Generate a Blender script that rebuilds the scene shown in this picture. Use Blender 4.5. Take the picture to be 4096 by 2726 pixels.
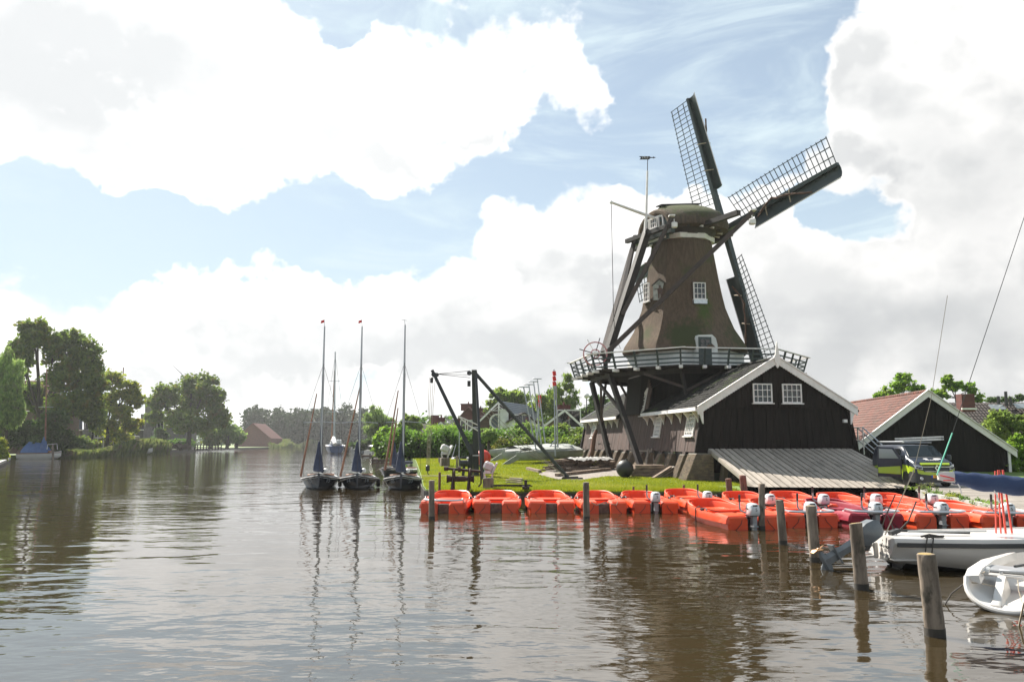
import bpy, bmesh, math, random
import numpy as np
from mathutils import Vector, Matrix
R = math.radians
rnd = random.Random(7)
nrg = np.random.default_rng(11)
for o in list(bpy.data.objects): bpy.data.objects.remove(o)
SC = bpy.context.scene
COL = SC.collection

# ------------------------------------------------------------------ camera
EYE = 2.6; FPX = 800.0; PITCH = R(7.231)
cam = bpy.data.cameras.new('camera'); cam.sensor_width = 36; cam.lens = 36*FPX/1024
cam.clip_start = 0.1; cam.clip_end = 6000
co = bpy.data.objects.new('camera', cam); COL.objects.link(co)
co.location = (0, 0, EYE); co.rotation_euler = (math.pi/2+PITCH, 0, 0)
SC.camera = co

def ray(fx, fy):
    """direction through a pixel of the 4096 px photograph"""
    cx = (fx/4-512)/FPX; cy = (340.5-fy/4)/FPX
    return Vector((cx, math.cos(PITCH)-cy*math.sin(PITCH), math.sin(PITCH)+cy*math.cos(PITCH)))
def at(fx, fy, Y=None, z=None):
    d = ray(fx, fy)
    t = Y/d.y if Y is not None else (z-EYE)/d.z
    return Vector((d.x*t, d.y*t, EYE+d.z*t))

# ------------------------------------------------------------------ light
SUN_AZ, SUN_EL = -35.0, 45.0            # degrees, azimuth from +Y to the right
SUN_STR, SKY_STR, EXPO = 5.0, 0.05, 1.24
SUN_DIR = Vector((math.sin(R(SUN_AZ))*math.cos(R(SUN_EL)), math.cos(R(SUN_AZ))*math.cos(R(SUN_EL)), math.sin(R(SUN_EL))))
sl = bpy.data.lights.new('sun', 'SUN'); sl.energy = SUN_STR; sl.angle = R(0.55); sl.color = (1, .95, .86)
so = bpy.data.objects.new('sun', sl); COL.objects.link(so)
so.rotation_euler = SUN_DIR.to_track_quat('Z', 'Y').to_euler()
vs = SC.view_settings; vs.view_transform = 'Standard'; vs.look = 'None'; vs.gamma = 1; vs.exposure = EXPO; vs.use_curve_mapping = False
SC.display_settings.display_device = 'sRGB'
SC.cycles.max_bounces = 7; SC.cycles.transparent_max_bounces = 8; SC.cycles.sample_clamp_indirect = 6
SC.cycles.caustics_reflective = False; SC.cycles.caustics_refractive = False

class X:
    """tiny algebra on node sockets"""
    def __init__(s, nt, v): s.nt = nt; s.v = v
    def _op(s, op, *a):
        n = s.nt.nodes.new('ShaderNodeMath'); n.operation = op
        for i, b in enumerate((s,)+a):
            b = b.v if isinstance(b, X) else b
            if isinstance(b, (int, float)): n.inputs[i].default_value = b
            else: s.nt.links.new(b, n.inputs[i])
        return X(s.nt, n.outputs[0])
    def __add__(s, o): return s._op('ADD', o)
    def __radd__(s, o): return s._op('ADD', o)
    def __sub__(s, o): return s._op('SUBTRACT', o)
    def __rsub__(s, o): return (s*-1)+o
    def __mul__(s, o): return s._op('MULTIPLY', o)
    __rmul__ = __mul__
    def __truediv__(s, o): return s._op('DIVIDE', o)
    def mx(s, o): return s._op('MAXIMUM', o)
    def mn(s, o): return s._op('MINIMUM', o)
    def fn(s, name, *a): return s._op(name, *a)
    def ss(s, a, b):
        n = s.nt.nodes.new('ShaderNodeMapRange'); n.interpolation_type = 'SMOOTHSTEP'
        s.nt.links.new(s.v, n.inputs[0]); n.inputs[1].default_value = a; n.inputs[2].default_value = b
        return X(s.nt, n.outputs[0])
def mixc(nt, f, a, b):
    n = nt.nodes.new('ShaderNodeMix'); n.data_type = 'RGBA'
    for k, v in ((0, f), (6, a), (7, b)):
        v = v.v if isinstance(v, X) else v
        if isinstance(v, (int, float)): n.inputs[k].default_value = v
        elif isinstance(v, tuple): n.inputs[k].default_value = (*v, 1)
        else: nt.links.new(v, n.inputs[k])
    return n.outputs[2]

# world: physical sky with cumulus in direction space
wd = bpy.data.worlds.new('World'); SC.world = wd; wd.use_nodes = True
nt = wd.node_tree; nt.nodes.clear()
wd.cycles.sampling_method = 'MANUAL'; wd.cycles.sample_map_resolution = 512
wo = nt.nodes.new('ShaderNodeOutputWorld'); bg = nt.nodes.new('ShaderNodeBackground'); bg.inputs[1].default_value = SKY_STR
nt.links.new(bg.outputs[0], wo.inputs[0])
sky = nt.nodes.new('ShaderNodeTexSky'); sky.sky_type = 'NISHITA'; sky.sun_disc = False
sky.sun_elevation = R(SUN_EL); sky.sun_rotation = R(SUN_AZ); sky.air_density = 1.0; sky.dust_density = .6; sky.ozone_density = 1.0
tc = nt.nodes.new('ShaderNodeTexCoord'); sx = nt.nodes.new('ShaderNodeSeparateXYZ'); nt.links.new(tc.outputs['Generated'], sx.inputs[0])
dx, dy, dz = (X(nt, sx.outputs[i]) for i in range(3))
def vscale(src, s, off=(0, 0, 0)):
    m = nt.nodes.new('ShaderNodeMapping'); nt.links.new(src, m.inputs[0]); m.inputs['Scale'].default_value = s; m.inputs['Location'].default_value = off
    return m.outputs[0]
def noise(src, scale, det, rough=.5, dist=0., off=(0, 0, 0), sv=(1, 1, 1)):
    n = nt.nodes.new('ShaderNodeTexNoise'); nt.links.new(vscale(src, sv, off), n.inputs['Vector'])
    n.inputs['Scale'].default_value = scale; n.inputs['Detail'].default_value = det
    n.inputs['Roughness'].default_value = rough; n.inputs['Distortion'].default_value = dist
    return X(nt, n.outputs[0])
az = dx.fn('ARCTAN2', dy); el = dz.fn('ARCSINE')
# ragged edges: the coverage is looked up at wobbled angles
wob1 = noise(tc.outputs['Generated'], 8, 5, .55); wob2 = noise(tc.outputs['Generated'], 8, 5, .55, off=(7, 3, 1))
wa = az+(wob1-.5)*.24; we = el+(wob2-.5)*.17
CLOUDS = [  # centre and radii in pixels of the 1024 px picture, weight
 (60, 60, 330, 140, 1.), (300, 100, 190, 80, .8), (470, 75, 130, 52, .62), (560, 105, 70, 28, .55), (250, 175, 110, 42, .75), (570, 50, 40, 34, .42), (400, 120, 90, 44, .4), (500, 20, 90, 26, .22),
 (430, 205, 120, 46, -.7), (60, 232, 220, 50, -.95), (715, 60, 85, 130, -1.2), (640, 15, 60, 50, -.6), (700, 150, 90, 50, -.8), (850, 214, 55, 26, -1.1), (390, 240, 80, 44, -.5), (330, 14, 40, 16, -.4), (430, 40, 40, 24, -.35),
 (270, 325, 130, 52, .8), (190, 305, 55, 48, .55), (290, 300, 60, 44, .5), (370, 320, 50, 40, .35), (560, 290, 150, 66, .85), (600, 225, 100, 46, .75), (520, 225, 34, 30, .3), (690, 230, 90, 60, .55), (60, 345, 140, 30, .25), (440, 345, 120, 36, .35),
 (970, 110, 120, 200, 1.0), (885, 60, 58, 74, .7), (980, 300, 230, 120, .85), (800, 310, 150, 100, .85), (850, 135, 64, 30, .6), (790, 175, 60, 22, .4)]
def coverage(wa, we, table):
    cov = None
    for (cx, cy, rx, ry, w) in table:
        d0 = ray(cx*4, cy*4).normalized(); d1 = ray((cx+rx)*4, cy*4).normalized(); d2 = ray(cx*4, (cy-ry)*4).normalized()
        a0 = math.atan2(d0.x, d0.y); e0 = math.asin(d0.z)
        ra = abs(math.atan2(d1.x, d1.y)-a0); re = abs(math.asin(d2.z)-e0)
        qa = (wa-a0)*(1/ra); qe = (we-e0)*(1/re)
        t = (qa*qa+qe*qe).ss(2.0, 0.05)*w
        cov = t if cov is None else cov+t
    return cov
cov = coverage(wa, we, CLOUDS)
POS = [c for c in CLOUDS if c[4] >= .4]
body = coverage(wa, we, POS); body2 = coverage(wa+.012, we+.030, POS)       # a step towards the sun, for lit tops and grey bases
band = el.ss(.25, .06)*.75                       # cumulus thickens to the horizon
big = noise(tc.outputs['Generated'], 2.6, 4, .5, off=(3.1, 1.7, .4), sv=(1, 1, 1.6))
side = az.fn('ABSOLUTE').ss(.62, .95)            # away from the framed part the field is broken cumulus
free = (big-.47)*2.6
def voro(src, scale, sm=.35):
    n = nt.nodes.new('ShaderNodeTexVoronoi'); n.feature = 'F1'; n.inputs['Scale'].default_value = scale
    nt.links.new(src, n.inputs['Vector']); return X(nt, n.outputs['Distance'])
def height(off, full=True):
    """billowed cloud field: fractal noise with rounded puffs on it"""
    base = vscale(tc.outputs['Generated'], (1, 1, 1.15), off)
    wn = nt.nodes.new('ShaderNodeTexNoise'); nt.links.new(base, wn.inputs['Vector']); wn.inputs['Scale'].default_value = 11; wn.inputs['Detail'].default_value = 4; wn.inputs['Roughness'].default_value = .6
    wv = nt.nodes.new('ShaderNodeVectorMath'); wv.operation = 'SCALE'; nt.links.new(wn.outputs['Color'], wv.inputs[0]); wv.inputs['Scale'].default_value = .075
    ad = nt.nodes.new('ShaderNodeVectorMath'); nt.links.new(base, ad.inputs[0]); nt.links.new(wv.outputs[0], ad.inputs[1])
    f = nt.nodes.new('ShaderNodeTexNoise'); nt.links.new(base, f.inputs['Vector']); f.inputs['Scale'].default_value = 6.5; f.inputs['Detail'].default_value = 7; f.inputs['Roughness'].default_value = .58
    p1 = .45-voro(ad.outputs[0], 14); p2 = .45-voro(ad.outputs[0], 36)
    return (X(nt, f.outputs[0])-.5)*1.35+p1*.42+p2*.26
h1 = height((1, 2, 3)); h2 = height((1.014, 1.980, 2.955))
f3 = noise(tc.outputs['Generated'], 4.2, 5, .55, .2, off=(5, 2, 8), sv=(1, 1, 1.9))
g1 = noise(tc.outputs['Generated'], 9, 5, .5, 0, off=(3, 6, 2), sv=(1, 1, 1.25)); g2 = noise(tc.outputs['Generated'], 9, 3, .5, 0, off=(3.02, 5.97, 1.925), sv=(1, 1, 1.25))
wisp = noise(tc.outputs['Generated'], 16, 5, .62, .5, off=(4, 4, 1), sv=(1, 1, 1.5))
dens = cov.mx(-1).mn(1.05)*(1-side)*1.05+free*side+free*.16+band+h1*1.25+(g1-.5)*1.3+(wisp-.5)*.62-.36
alpha = dens.ss(-.13, .36)
thick = dens.ss(.25, 1.15)
relief = ((h1-h2)*.95+(g1-g2)*2.2+(body-body2)*1.1*(1-side)+.50).mx(0).mn(1)
shade = f3.ss(.40, .64)*thick                    # thick middles turn grey
glow = (dx*SUN_DIR.x+dy*SUN_DIR.y+dz*SUN_DIR.z).ss(.72, .995)
rim = dens.ss(.12, .62)*.85+.15                  # thin edges let the sun through
core = coverage(wa, we, [(110, 80, 190, 62, .50), (40, 30, 120, 60, .3), (330, 60, 60, 36, .15), (300, 350, 120, 34, .30), (640, 320, 120, 46, .34), (520, 350, 80, 30, .25), (960, 330, 120, 50, .34), (930, 170, 60, 90, .22), (800, 340, 60, 40, .25)])    # the thickest parts let less sun through
lit = 1-rim*(1-(relief*1.05+.27).mn(1)*(1-shade*.6)*(1-core*1.5).mx(.05))
ccol = mixc(nt, (lit+glow*.08).mn(1), (4.9, 5.05, 5.15), (8.5, 8.42, 8.28))
# thin high veil keeps the blue pale, as in the picture
cir = noise(tc.outputs['Generated'], 3.4, 7, .62, .9, off=(2, 9, 4), sv=(1, 1, 3.6))
glow2 = (dx*SUN_DIR.x+dy*SUN_DIR.y+dz*SUN_DIR.z).ss(.35, .97)*.42+1.02
vm = nt.nodes.new('ShaderNodeVectorMath'); vm.operation = 'SCALE'; nt.links.new(ccol, vm.inputs[0]); nt.links.new(glow2.v, vm.inputs['Scale']); ccol = vm.outputs[0]     # clouds nearer the sun are brighter
hz = mixc(nt, (el.ss(.45, .0)*.42+.42+(cir.ss(.44, .74)*.55)+glow*.20).mn(.95), sky.outputs[0], (6.6, 7.8, 8.4))
nt.links.new(mixc(nt, alpha*(el.ss(-.02, .02)), hz, ccol), bg.inputs[0])

# ------------------------------------------------------------------ materials
MATS = {}
def pmat(name, c1, c2=None, scale=(1, 1, 1), det=5, rough=.6, bump=0., metal=0., spec=.5, rndv=0., c3=None, s3=.3, t3=(.52, .62), obj=False, rough2=None, bscale=None, edges=(.35, .65), coat=0., transl=0., stains=()):
    m = bpy.data.materials.new(name); m.use_nodes = True; MATS[name] = m
    t = m.node_tree; b = t.nodes['Principled BSDF']; L = t.links.new
    b.inputs['Roughness'].default_value = rough; b.inputs['Metallic'].default_value = metal; b.inputs['Specular IOR Level'].default_value = spec
    b.inputs['Coat Weight'].default_value = coat
    m.diffuse_color = (*c1, 1)
    src = None
    def nz(sc, d, seed=0.):
        nonlocal src
        if src is None:
            g = t.nodes.new('ShaderNodeTexCoord') if obj else t.nodes.new('ShaderNodeNewGeometry')
            src = g.outputs['Object'] if obj else g.outputs['Position']
        mp = t.nodes.new('ShaderNodeMapping'); L(src, mp.inputs[0]); mp.inputs['Scale'].default_value = sc; mp.inputs['Location'].default_value = (seed, seed*.7, seed*1.3)
        n = t.nodes.new('ShaderNodeTexNoise'); L(mp.outputs[0], n.inputs['Vector']); n.inputs['Scale'].default_value = 1; n.inputs['Detail'].default_value = d; n.inputs['Roughness'].default_value = .6
        return X(t, n.outputs[0])
    col = None
    if c2 is not None:
        f = nz(scale, det); col = mixc(t, f.ss(*edges), c1, c2)
        if rough2 is not None:
            r = f.ss(*edges)*(rough2-rough)+rough; L(r.v, b.inputs['Roughness'])
    if c3 is not None:
        g = nz((s3, s3, s3) if isinstance(s3, (int, float)) else s3, 5, 5.3); col = mixc(t, g.ss(*t3), col if col is not None else c1, c3)
    for (ctr, rad, sc_) in stains:          # patches of their own shape (moss)
        if src is None: nz((1, 1, 1), 1)
        mp = t.nodes.new('ShaderNodeMapping'); mp.vector_type = 'TEXTURE'; L(src, mp.inputs[0]); mp.inputs['Location'].default_value = ctr; mp.inputs['Scale'].default_value = rad
        ln = t.nodes.new('ShaderNodeVectorMath'); ln.operation = 'LENGTH'; L(mp.outputs[0], ln.inputs[0])
        g = X(t, ln.outputs['Value'])+(nz((2.2, 2.2, 1.6), 7, 8.1)-.5)*1.5
        col = mixc(t, g.ss(1.35, .5)*.92, col, sc_)
    if rndv:
        oi = t.nodes.new('ShaderNodeObjectInfo'); k = X(t, oi.outputs['Random'])*(2*rndv)+(1-rndv)
        hs = t.nodes.new('ShaderNodeHueSaturation'); L(k.v, hs.inputs['Value'])
        if col is None: hs.inputs['Color'].default_value = (*c1, 1)
        else: L(col, hs.inputs['Color'])
        col = hs.outputs[0]
    if col is None: b.inputs['Base Color'].default_value = (*c1, 1)
    else: L(col, b.inputs['Base Color'])
    if bump:
        bs = bscale or tuple(4*s for s in scale)
        h = nz(bs, 6, 2.1); bp = t.nodes.new('ShaderNodeBump'); bp.inputs['Strength'].default_value = 1; bp.inputs['Distance'].default_value = bump
        L(h.v, bp.inputs['Height']); L(bp.outputs[0], b.inputs['Normal'])
    if transl:
        tr = t.nodes.new('ShaderNodeBsdfTranslucent'); mx = t.nodes.new('ShaderNodeMixShader'); mx.inputs[0].default_value = transl
        if col is None: tr.inputs[0].default_value = (*c1, 1)
        else: L(col, tr.inputs[0])
        out = t.nodes['Material Output']; L(b.outputs[0], mx.inputs[1]); L(tr.outputs[0], mx.inputs[2]); L(mx.outputs[0], out.inputs[0])
    return m

# ------------------------------------------------------------------ mesh building
class MB:
    def __init__(s): s.v = []; s.f = []
    def add(s, vs, fs):
        k = len(s.v); s.v += [Vector(p) for p in vs]; s.f += [tuple(i+k for i in f) for f in fs]; return s
    def box(s, c, d, ax=None):
        """centre, full sizes, optional 3 axes"""
        ax = ax or (Vector((1, 0, 0)), Vector((0, 1, 0)), Vector((0, 0, 1))); c = Vector(c)
        vs = [c+ax[0]*(d[0]/2*i)+ax[1]*(d[1]/2*j)+ax[2]*(d[2]/2*k) for k in (-1, 1) for j in (-1, 1) for i in (-1, 1)]
        return s.add(vs, [(0, 2, 3, 1), (4, 5, 7, 6), (0, 1, 5, 4), (2, 6, 7, 3), (0, 4, 6, 2), (1, 3, 7, 5)])
    def bev(s, c, d, b, ax=None):
        """box with chamfered long edges (8-gon section in first two axes) and inset top"""
        ax = ax or (Vector((1, 0, 0)), Vector((0, 1, 0)), Vector((0, 0, 1))); c = Vector(c); x, y, z = d[0]/2, d[1]/2, d[2]/2
        def ring(i, zz): return [c+ax[0]*p+ax[1]*q+ax[2]*zz for p, q in ((x-i-b, y-i), (x-i, y-i-b), (x-i, -y+i+b), (x-i-b, -y+i), (-x+i+b, -y+i), (-x+i, -y+i+b), (-x+i, y-i-b), (-x+i+b, y-i))]
        return s.loft([ring(b, -z), ring(0, -z+b), ring(0, z-b), ring(b, z)])
    def beam(s, a, b, w, h=None, up=(0, 0, 1), w2=None, h2=None):
        a = Vector(a); b = Vector(b); h = h or w; t = (b-a).normalized(); u = Vector(up)
        if abs(t.dot(u)) > .98: u = Vector((0, 1, 0))
        r = t.cross(u).normalized(); u = r.cross(t)
        w2 = w2 or w; h2 = h2 or h
        vs = [p+r*(ww/2*i)+u*(hh/2*j) for p, ww, hh in ((a, w, h), (b, w2, h2)) for i, j in ((-1, -1), (1, -1), (1, 1), (-1, 1))]
        return s.add(vs, [(3, 2, 1, 0), (4, 5, 6, 7), (0, 1, 5, 4), (1, 2, 6, 5), (2, 3, 7, 6), (3, 0, 4, 7)])
    def tube(s, pts, r, n=6, cap=True):
        pts = [Vector(p) for p in pts]; m = len(pts); rr = r if isinstance(r, (list, tuple)) else [r]*m
        t0 = (pts[1]-pts[0]).normalized(); u = Vector((0, 0, 1)) if abs(t0.z) < .9 else Vector((1, 0, 0)); rings = []
        for i, p in enumerate(pts):
            t = (pts[min(i+1, m-1)]-pts[max(i-1, 0)])
            t = t.normalized() if t.length > 1e-9 else t0
            x = t.cross(u); x = x.normalized() if x.length > 1e-6 else Vector((1, 0, 0)); u = x.cross(t).normalized()
            rings.append([p+(x*math.cos(2*math.pi*k/n)+u*math.sin(2*math.pi*k/n))*rr[i] for k in range(n)])
        return s.loft(rings, cap=cap)
    def loft(s, rings, closed=True, cap=True, capa=None, capb=None):
        n = len(rings[0]); vs = [p for r in rings for p in r]; fs = []
        for i in range(len(rings)-1):
            for k in range(n if closed else n-1):
                k2 = (k+1) % n; fs.append((i*n+k, i*n+k2, (i+1)*n+k2, (i+1)*n+k))
        if cap if capa is None else capa: fs.append(tuple(range(n-1, -1, -1)))
        if cap if capb is None else capb: fs.append(tuple((len(rings)-1)*n+k for k in range(n)))
        return s.add(vs, fs)
    def lathe(s, c, prof, n=12, ax=(0, 0, 1)):
        a = Vector(ax).normalized(); x = a.orthogonal().normalized(); y = a.cross(x); c = Vector(c)
        return s.loft([[c+a*z+(x*math.cos(2*math.pi*k/n)+y*math.sin(2*math.pi*k/n))*max(r, 1e-4) for k in range(n)] for r, z in prof])
    def prism(s, poly, off):
        """polygon (3D points) extruded by a vector"""
        off = Vector(off); n = len(poly); vs = [Vector(p) for p in poly]+[Vector(p)+off for p in poly]
        return s.add(vs, [tuple(range(n-1, -1, -1)), tuple(range(n, 2*n))]+[(k, (k+1) % n, n+(k+1) % n, n+k) for k in range(n)])
    def ball(s, c, r, nu=12, nv=8):
        c = Vector(c); r = Vector(r) if isinstance(r, (tuple, list, Vector)) else Vector((r, r, r))
        return s.loft([[c+Vector((r.x*math.sin(t)*math.cos(a), r.y*math.sin(t)*math.sin(a), -r.z*math.cos(t))) for a in [2*math.pi*k/nu for k in range(nu)]] for t in [math.pi*(i+.02)/(nv+.04) for i in range(nv+1)]])
    def mesh(s, name, mat, M=None, smooth=35, flip=True):
        me = bpy.data.meshes.new(name)
        vs = [M @ p for p in s.v] if M is not None else s.v
        me.from_pydata(vs, [], s.f); me.materials.append(mat)
        if flip:
            bm = bmesh.new(); bm.from_mesh(me); bmesh.ops.recalc_face_normals(bm, faces=bm.faces); bm.to_mesh(me); bm.free()
        if smooth:
            me.polygons.foreach_set('use_smooth', [True]*len(me.polygons)); me.set_sharp_from_angle(angle=R(smooth))
        return me
INV = {}                                       # world -> local of each thing and of its parts
def tag(o, label=None, cat=None, group=None, kind=None):
    for k, v in (('label', label), ('category', cat), ('group', group), ('kind', kind)):
        if v: o[k] = v
    return o
def thing(name, label, cat, loc=(0, 0, 0), rz=0., group=None):
    o = bpy.data.objects.new(name, None); o.empty_display_size = .3; COL.objects.link(o)
    o.location = loc; o.rotation_euler = (0, 0, rz); tag(o, label, cat, group)
    INV[o] = (Matrix.Translation(Vector(loc)) @ Matrix.Rotation(rz, 4, 'Z')).inverted(); return o
def part(name, mb, mat, parent, world=False, smooth=35, label=None, kind=None, flip=True):
    me = mb if isinstance(mb, bpy.types.Mesh) else mb.mesh(name, mat, INV[parent] if world else None, smooth, flip)
    o = bpy.data.objects.new(name, me); COL.objects.link(o); o.parent = parent; INV[o] = INV.get(parent)
    tag(o, label, None, None, kind); return o
def solo(name, mb, mat, label, cat, group=None, smooth=35):
    """a thing that is one mesh; built in world coordinates, origin moved to its base centre"""
    lo = Vector((min(p[i] for p in mb.v) for i in range(3))); hi = Vector((max(p[i] for p in mb.v) for i in range(3)))
    b = Vector(((lo.x+hi.x)/2, (lo.y+hi.y)/2, lo.z))
    o = bpy.data.objects.new(name, mb.mesh(name, mat, Matrix.Translation(-b), smooth)); o.location = b; COL.objects.link(o)
    return tag(o, label, cat, group)
def struct(name, mb, mat, kind='structure', smooth=35, flip=True):
    o = bpy.data.objects.new(name, mb if isinstance(mb, bpy.types.Mesh) else mb.mesh(name, mat, None, smooth, flip)); COL.objects.link(o); return tag(o, kind=kind)
def dup(root, loc, rz=0., label=None, scale=None):
    def cp(o, par):
        c = o.copy(); COL.objects.link(c); c.parent = par
        for ch in o.children: cp(ch, c)
        return c
    r = cp(root, None); r.location = loc; r.rotation_euler = (0, 0, rz)
    if label: r['label'] = label
    if scale: r.scale = (scale,)*3 if isinstance(scale, (int, float)) else scale
    return r
def qmesh(name, V, n, mat, smooth=False):
    """numpy quads or triangles -> mesh (n verts per face)"""
    V = np.asarray(V, dtype=np.float32).reshape(-1, 3); nf = len(V)//n
    me = bpy.data.meshes.new(name); me.vertices.add(len(V)); me.vertices.foreach_set('co', V.ravel())
    me.loops.add(len(V)); me.loops.foreach_set('vertex_index', np.arange(len(V), dtype=np.int32))
    me.polygons.add(nf); me.polygons.foreach_set('loop_start', np.arange(0, nf*n, n, dtype=np.int32))
    me.update(calc_edges=True); me.materials.append(mat); return me
def text(s, size, depth=.004):
    c = bpy.data.curves.new('lettering', 'FONT'); c.body = s; c.size = size; c.align_x = 'CENTER'; c.align_y = 'CENTER'; c.extrude = depth; c.resolution_u = 3
    o = bpy.data.objects.new('lettering', c); COL.objects.link(o); bpy.context.view_layer.update()
    me = bpy.data.meshes.new_from_object(o.evaluated_get(bpy.context.evaluated_depsgraph_get())); bpy.data.objects.remove(o); me.name = 'lettering'; return me
def letter(s, size, mat, parent, pos, xd, yd, depth=.004, bold=1.0):
    """lettering at world position with given right and up directions (in the parent's local space)"""
    me = text(s, size, depth); me.materials.clear(); me.materials.append(mat)
    xd = Vector(xd).normalized(); yd = Vector(yd); yd = (yd-xd*yd.dot(xd)).normalized(); zd = xd.cross(yd)
    me.transform(Matrix(((xd.x*bold, yd.x, zd.x, pos[0]), (xd.y*bold, yd.y, zd.y, pos[1]), (xd.z*bold, yd.z, zd.z, pos[2]), (0, 0, 0, 1))))
    return part('lettering', me, mat, parent)

# ------------------------------------------------------------------ water, land
def water_mat():
    m = bpy.data.materials.new('water'); m.use_nodes = True; t = m.node_tree; b = t.nodes['Principled BSDF']; L = t.links.new
    b.inputs['Base Color'].default_value = (.032, .022, .009, 1); b.inputs['Roughness'].default_value = .035; b.inputs['IOR'].default_value = 2.35
    g = t.nodes.new('ShaderNodeNewGeometry')
    def nz(sc, d, off, dist=0.):
        mp = t.nodes.new('ShaderNodeMapping'); L(g.outputs['Position'], mp.inputs[0]); mp.inputs['Scale'].default_value = sc; mp.inputs['Location'].default_value = off; mp.inputs['Rotation'].default_value = (0, 0, R(8))
        n = t.nodes.new('ShaderNodeTexNoise'); L(mp.outputs[0], n.inputs['Vector']); n.inputs['Scale'].default_value = 1; n.inputs['Detail'].default_value = d; n.inputs['Roughness'].default_value = .45; n.inputs['Distortion'].default_value = dist
        return X(t, n.outputs[0])
    big = nz((.10, .16, .1), 2, (1, 2, 0)); mid = nz((.55, 1.05, 1), 2, (5, 1, 0), .3); sm = nz((2.0, 3.6, 1), 2, (3, 8, 0), .2); fi = nz((8, 12, 1), 2, (2, 2, 0))
    gust = nz((.035, .09, .1), 2, (7, 4, 0)).ss(.38, .64)
    h = big*.065+mid*.032+sm*.0115*(gust*.9+.35)+fi*.0012*(gust+.25)
    bp = t.nodes.new('ShaderNodeBump'); bp.inputs['Strength'].default_value = 1; bp.inputs['Distance'].default_value = 1.0
    L(h.v, bp.inputs['Height']); L(bp.outputs[0], b.inputs['Normal']); return m
M_water = water_mat()
w = MB()
w.add([(-1000, -60, 0), (1000, -60, 0), (1000, 1500, 0), (-1000, 1500, 0)], [(0, 1, 2, 3)])
struct('water', w, M_water, smooth=0)

M_lawn = pmat('lawn', (.09, .15, .015), (.12, .18, .02), (.8, .8, .8), 6, .8, .03, c3=(.06, .12, .015), s3=2.0, t3=(.5, .7))
M_earth = pmat('earth', (.06, .07, .03), (.10, .09, .05), (.5, .5, .5), 6, .9, .03)
RIGHT = [(-205, 1495), (-150, 900), (-95, 600), (-62, 400), (-38, 270), (-25, 180), (-15.5, 110), (-9, 75), (-5.9, 52), (-4.6, 42), (-4.1, 38.6), (-3.2, 37.2), (3, 37), (9.6, 36.9), (10.7, 37.4), (11.5, 41.2), (19.9, 40.9), (19.0, 38.6), (18.4, 36.7), (17.5, 33), (16.6, 28), (16.0, 24.5), (16.0, 18), (16.0, 2), (16, -50)]
def land_z(x, y):
    return .40+max(0, min(.62, (y-42)*.024))-(.0 if y > 36 else 0)
def sheet(poly, zf, ins=None, skirt=-1.2, n=26):
    """land as a triangulated grid clipped to a bank polyline, with a skirt down the bank"""
    return poly
def land(name, bank, far, mat, zf):
    mb = MB(); k = len(bank); cols = 24
    for i, p in enumerate(bank):
        for c in range(cols+1):
            t = (c/cols)**2.2; x = p[0]+(far-p[0])*t; mb.v.append(Vector((x, p[1], zf(x, p[1]))))
    for i in range(k-1):
        for c in range(cols): a = i*(cols+1)+c; mb.f.append((a, a+1, a+cols+2, a+cols+1))
    n0 = len(mb.v)
    for p in bank: mb.v.append(Vector((p[0], p[1], -1.0)))
    for i in range(k-1): mb.f.append((i*(cols+1), (i+1)*(cols+1), n0+i+1, n0+i))
    return struct(name, mb, mat, smooth=50)
def dens(poly, step=4.0):
    out = []
    for a, b in zip(poly[:-1], poly[1:]):
        m = max(1, int(min(40, math.hypot(b[0]-a[0], b[1]-a[1])/step)))
        out += [(a[0]+(b[0]-a[0])*i/m, a[1]+(b[1]-a[1])*i/m) for i in range(m)]
    return out+[poly[-1]]
land('lawn', dens(RIGHT), 995, M_lawn, land_z)
LEFT = [(-40, -50), (-46, 60), (-53, 83), (-68.6, 110), (-75, 112), (-88, 122), (-84, 134), (-80, 145), (-81, 160), (-85, 188), (-91, 207), (-100, 255), (-109, 304), (-112, 370), (-133, 450), (-110, 520), (-100, 700), (-160, 905), (-206, 1495)]
land('left_bank', dens(LEFT, 6), -995, M_lawn, lambda x, y: .55)

# ------------------------------------------------------------------ shared materials
M_white = pmat('white_paint', (.80, .76, .735), (.70, .665, .64), (3, 3, 3), 5, .5)
M_black = pmat('black_tar_boards', (.0095, .0072, .0056), (.017, .0128, .010), (6, 6, .5), 5, .8, .004, spec=.2)
M_board = pmat('weathered_brown_boards', (.076, .041, .031), (.046, .026, .020), (5, 5, .45), 6, .75, .006, rndv=.18, c3=(.105, .066, .052), s3=(3, 3, .6), t3=(.58, .72))
M_beam = pmat('dark_timber', (.028, .020, .016), (.016, .012, .010), (3, 3, 3), 5, .7, .004)
M_green = pmat('dark_green_paint', (.020, .034, .032), (.028, .042, .040), (1, 1, 1), 4, .45)
M_thatch = pmat('thatch', (.128, .085, .053), (.082, .055, .035), (7, 7, 1.1), 8, .95, .06, c3=(.060, .064, .022), s3=.35, t3=(.56, .72), bscale=(22, 22, 4), stains=(((13.75, 55.6, 12.6), (.66, 1.6, 1.8), (.050, .080, .008)), ((12.2, 55.0, 10.3), (1.5, 1.6, 1.1), (.040, .048, .012)), ((16.6, 55.6, 10.6), (1.5, 1.8, 1.5), (.040, .050, .012)), ((11.6, 54.8, 10.0), (.8, 1.5, 1.2), (.045, .052, .014))))
M_moss = pmat('mossy_thatch', (.105, .076, .052), (.066, .048, .034), (6, 6, 1.3), 8, .95, .06, bscale=(20, 20, 5), stains=(((12.9, 59.3, 20.9), (4.2, 4.2, 1.9), (.040, .046, .010)), ((13.4, 57.5, 19.9), (2.0, 2.2, 1.1), (.050, .060, .010))))
M_glass = pmat('window_glass', (.012, .014, .016), rough=.04, spec=.7)
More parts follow.
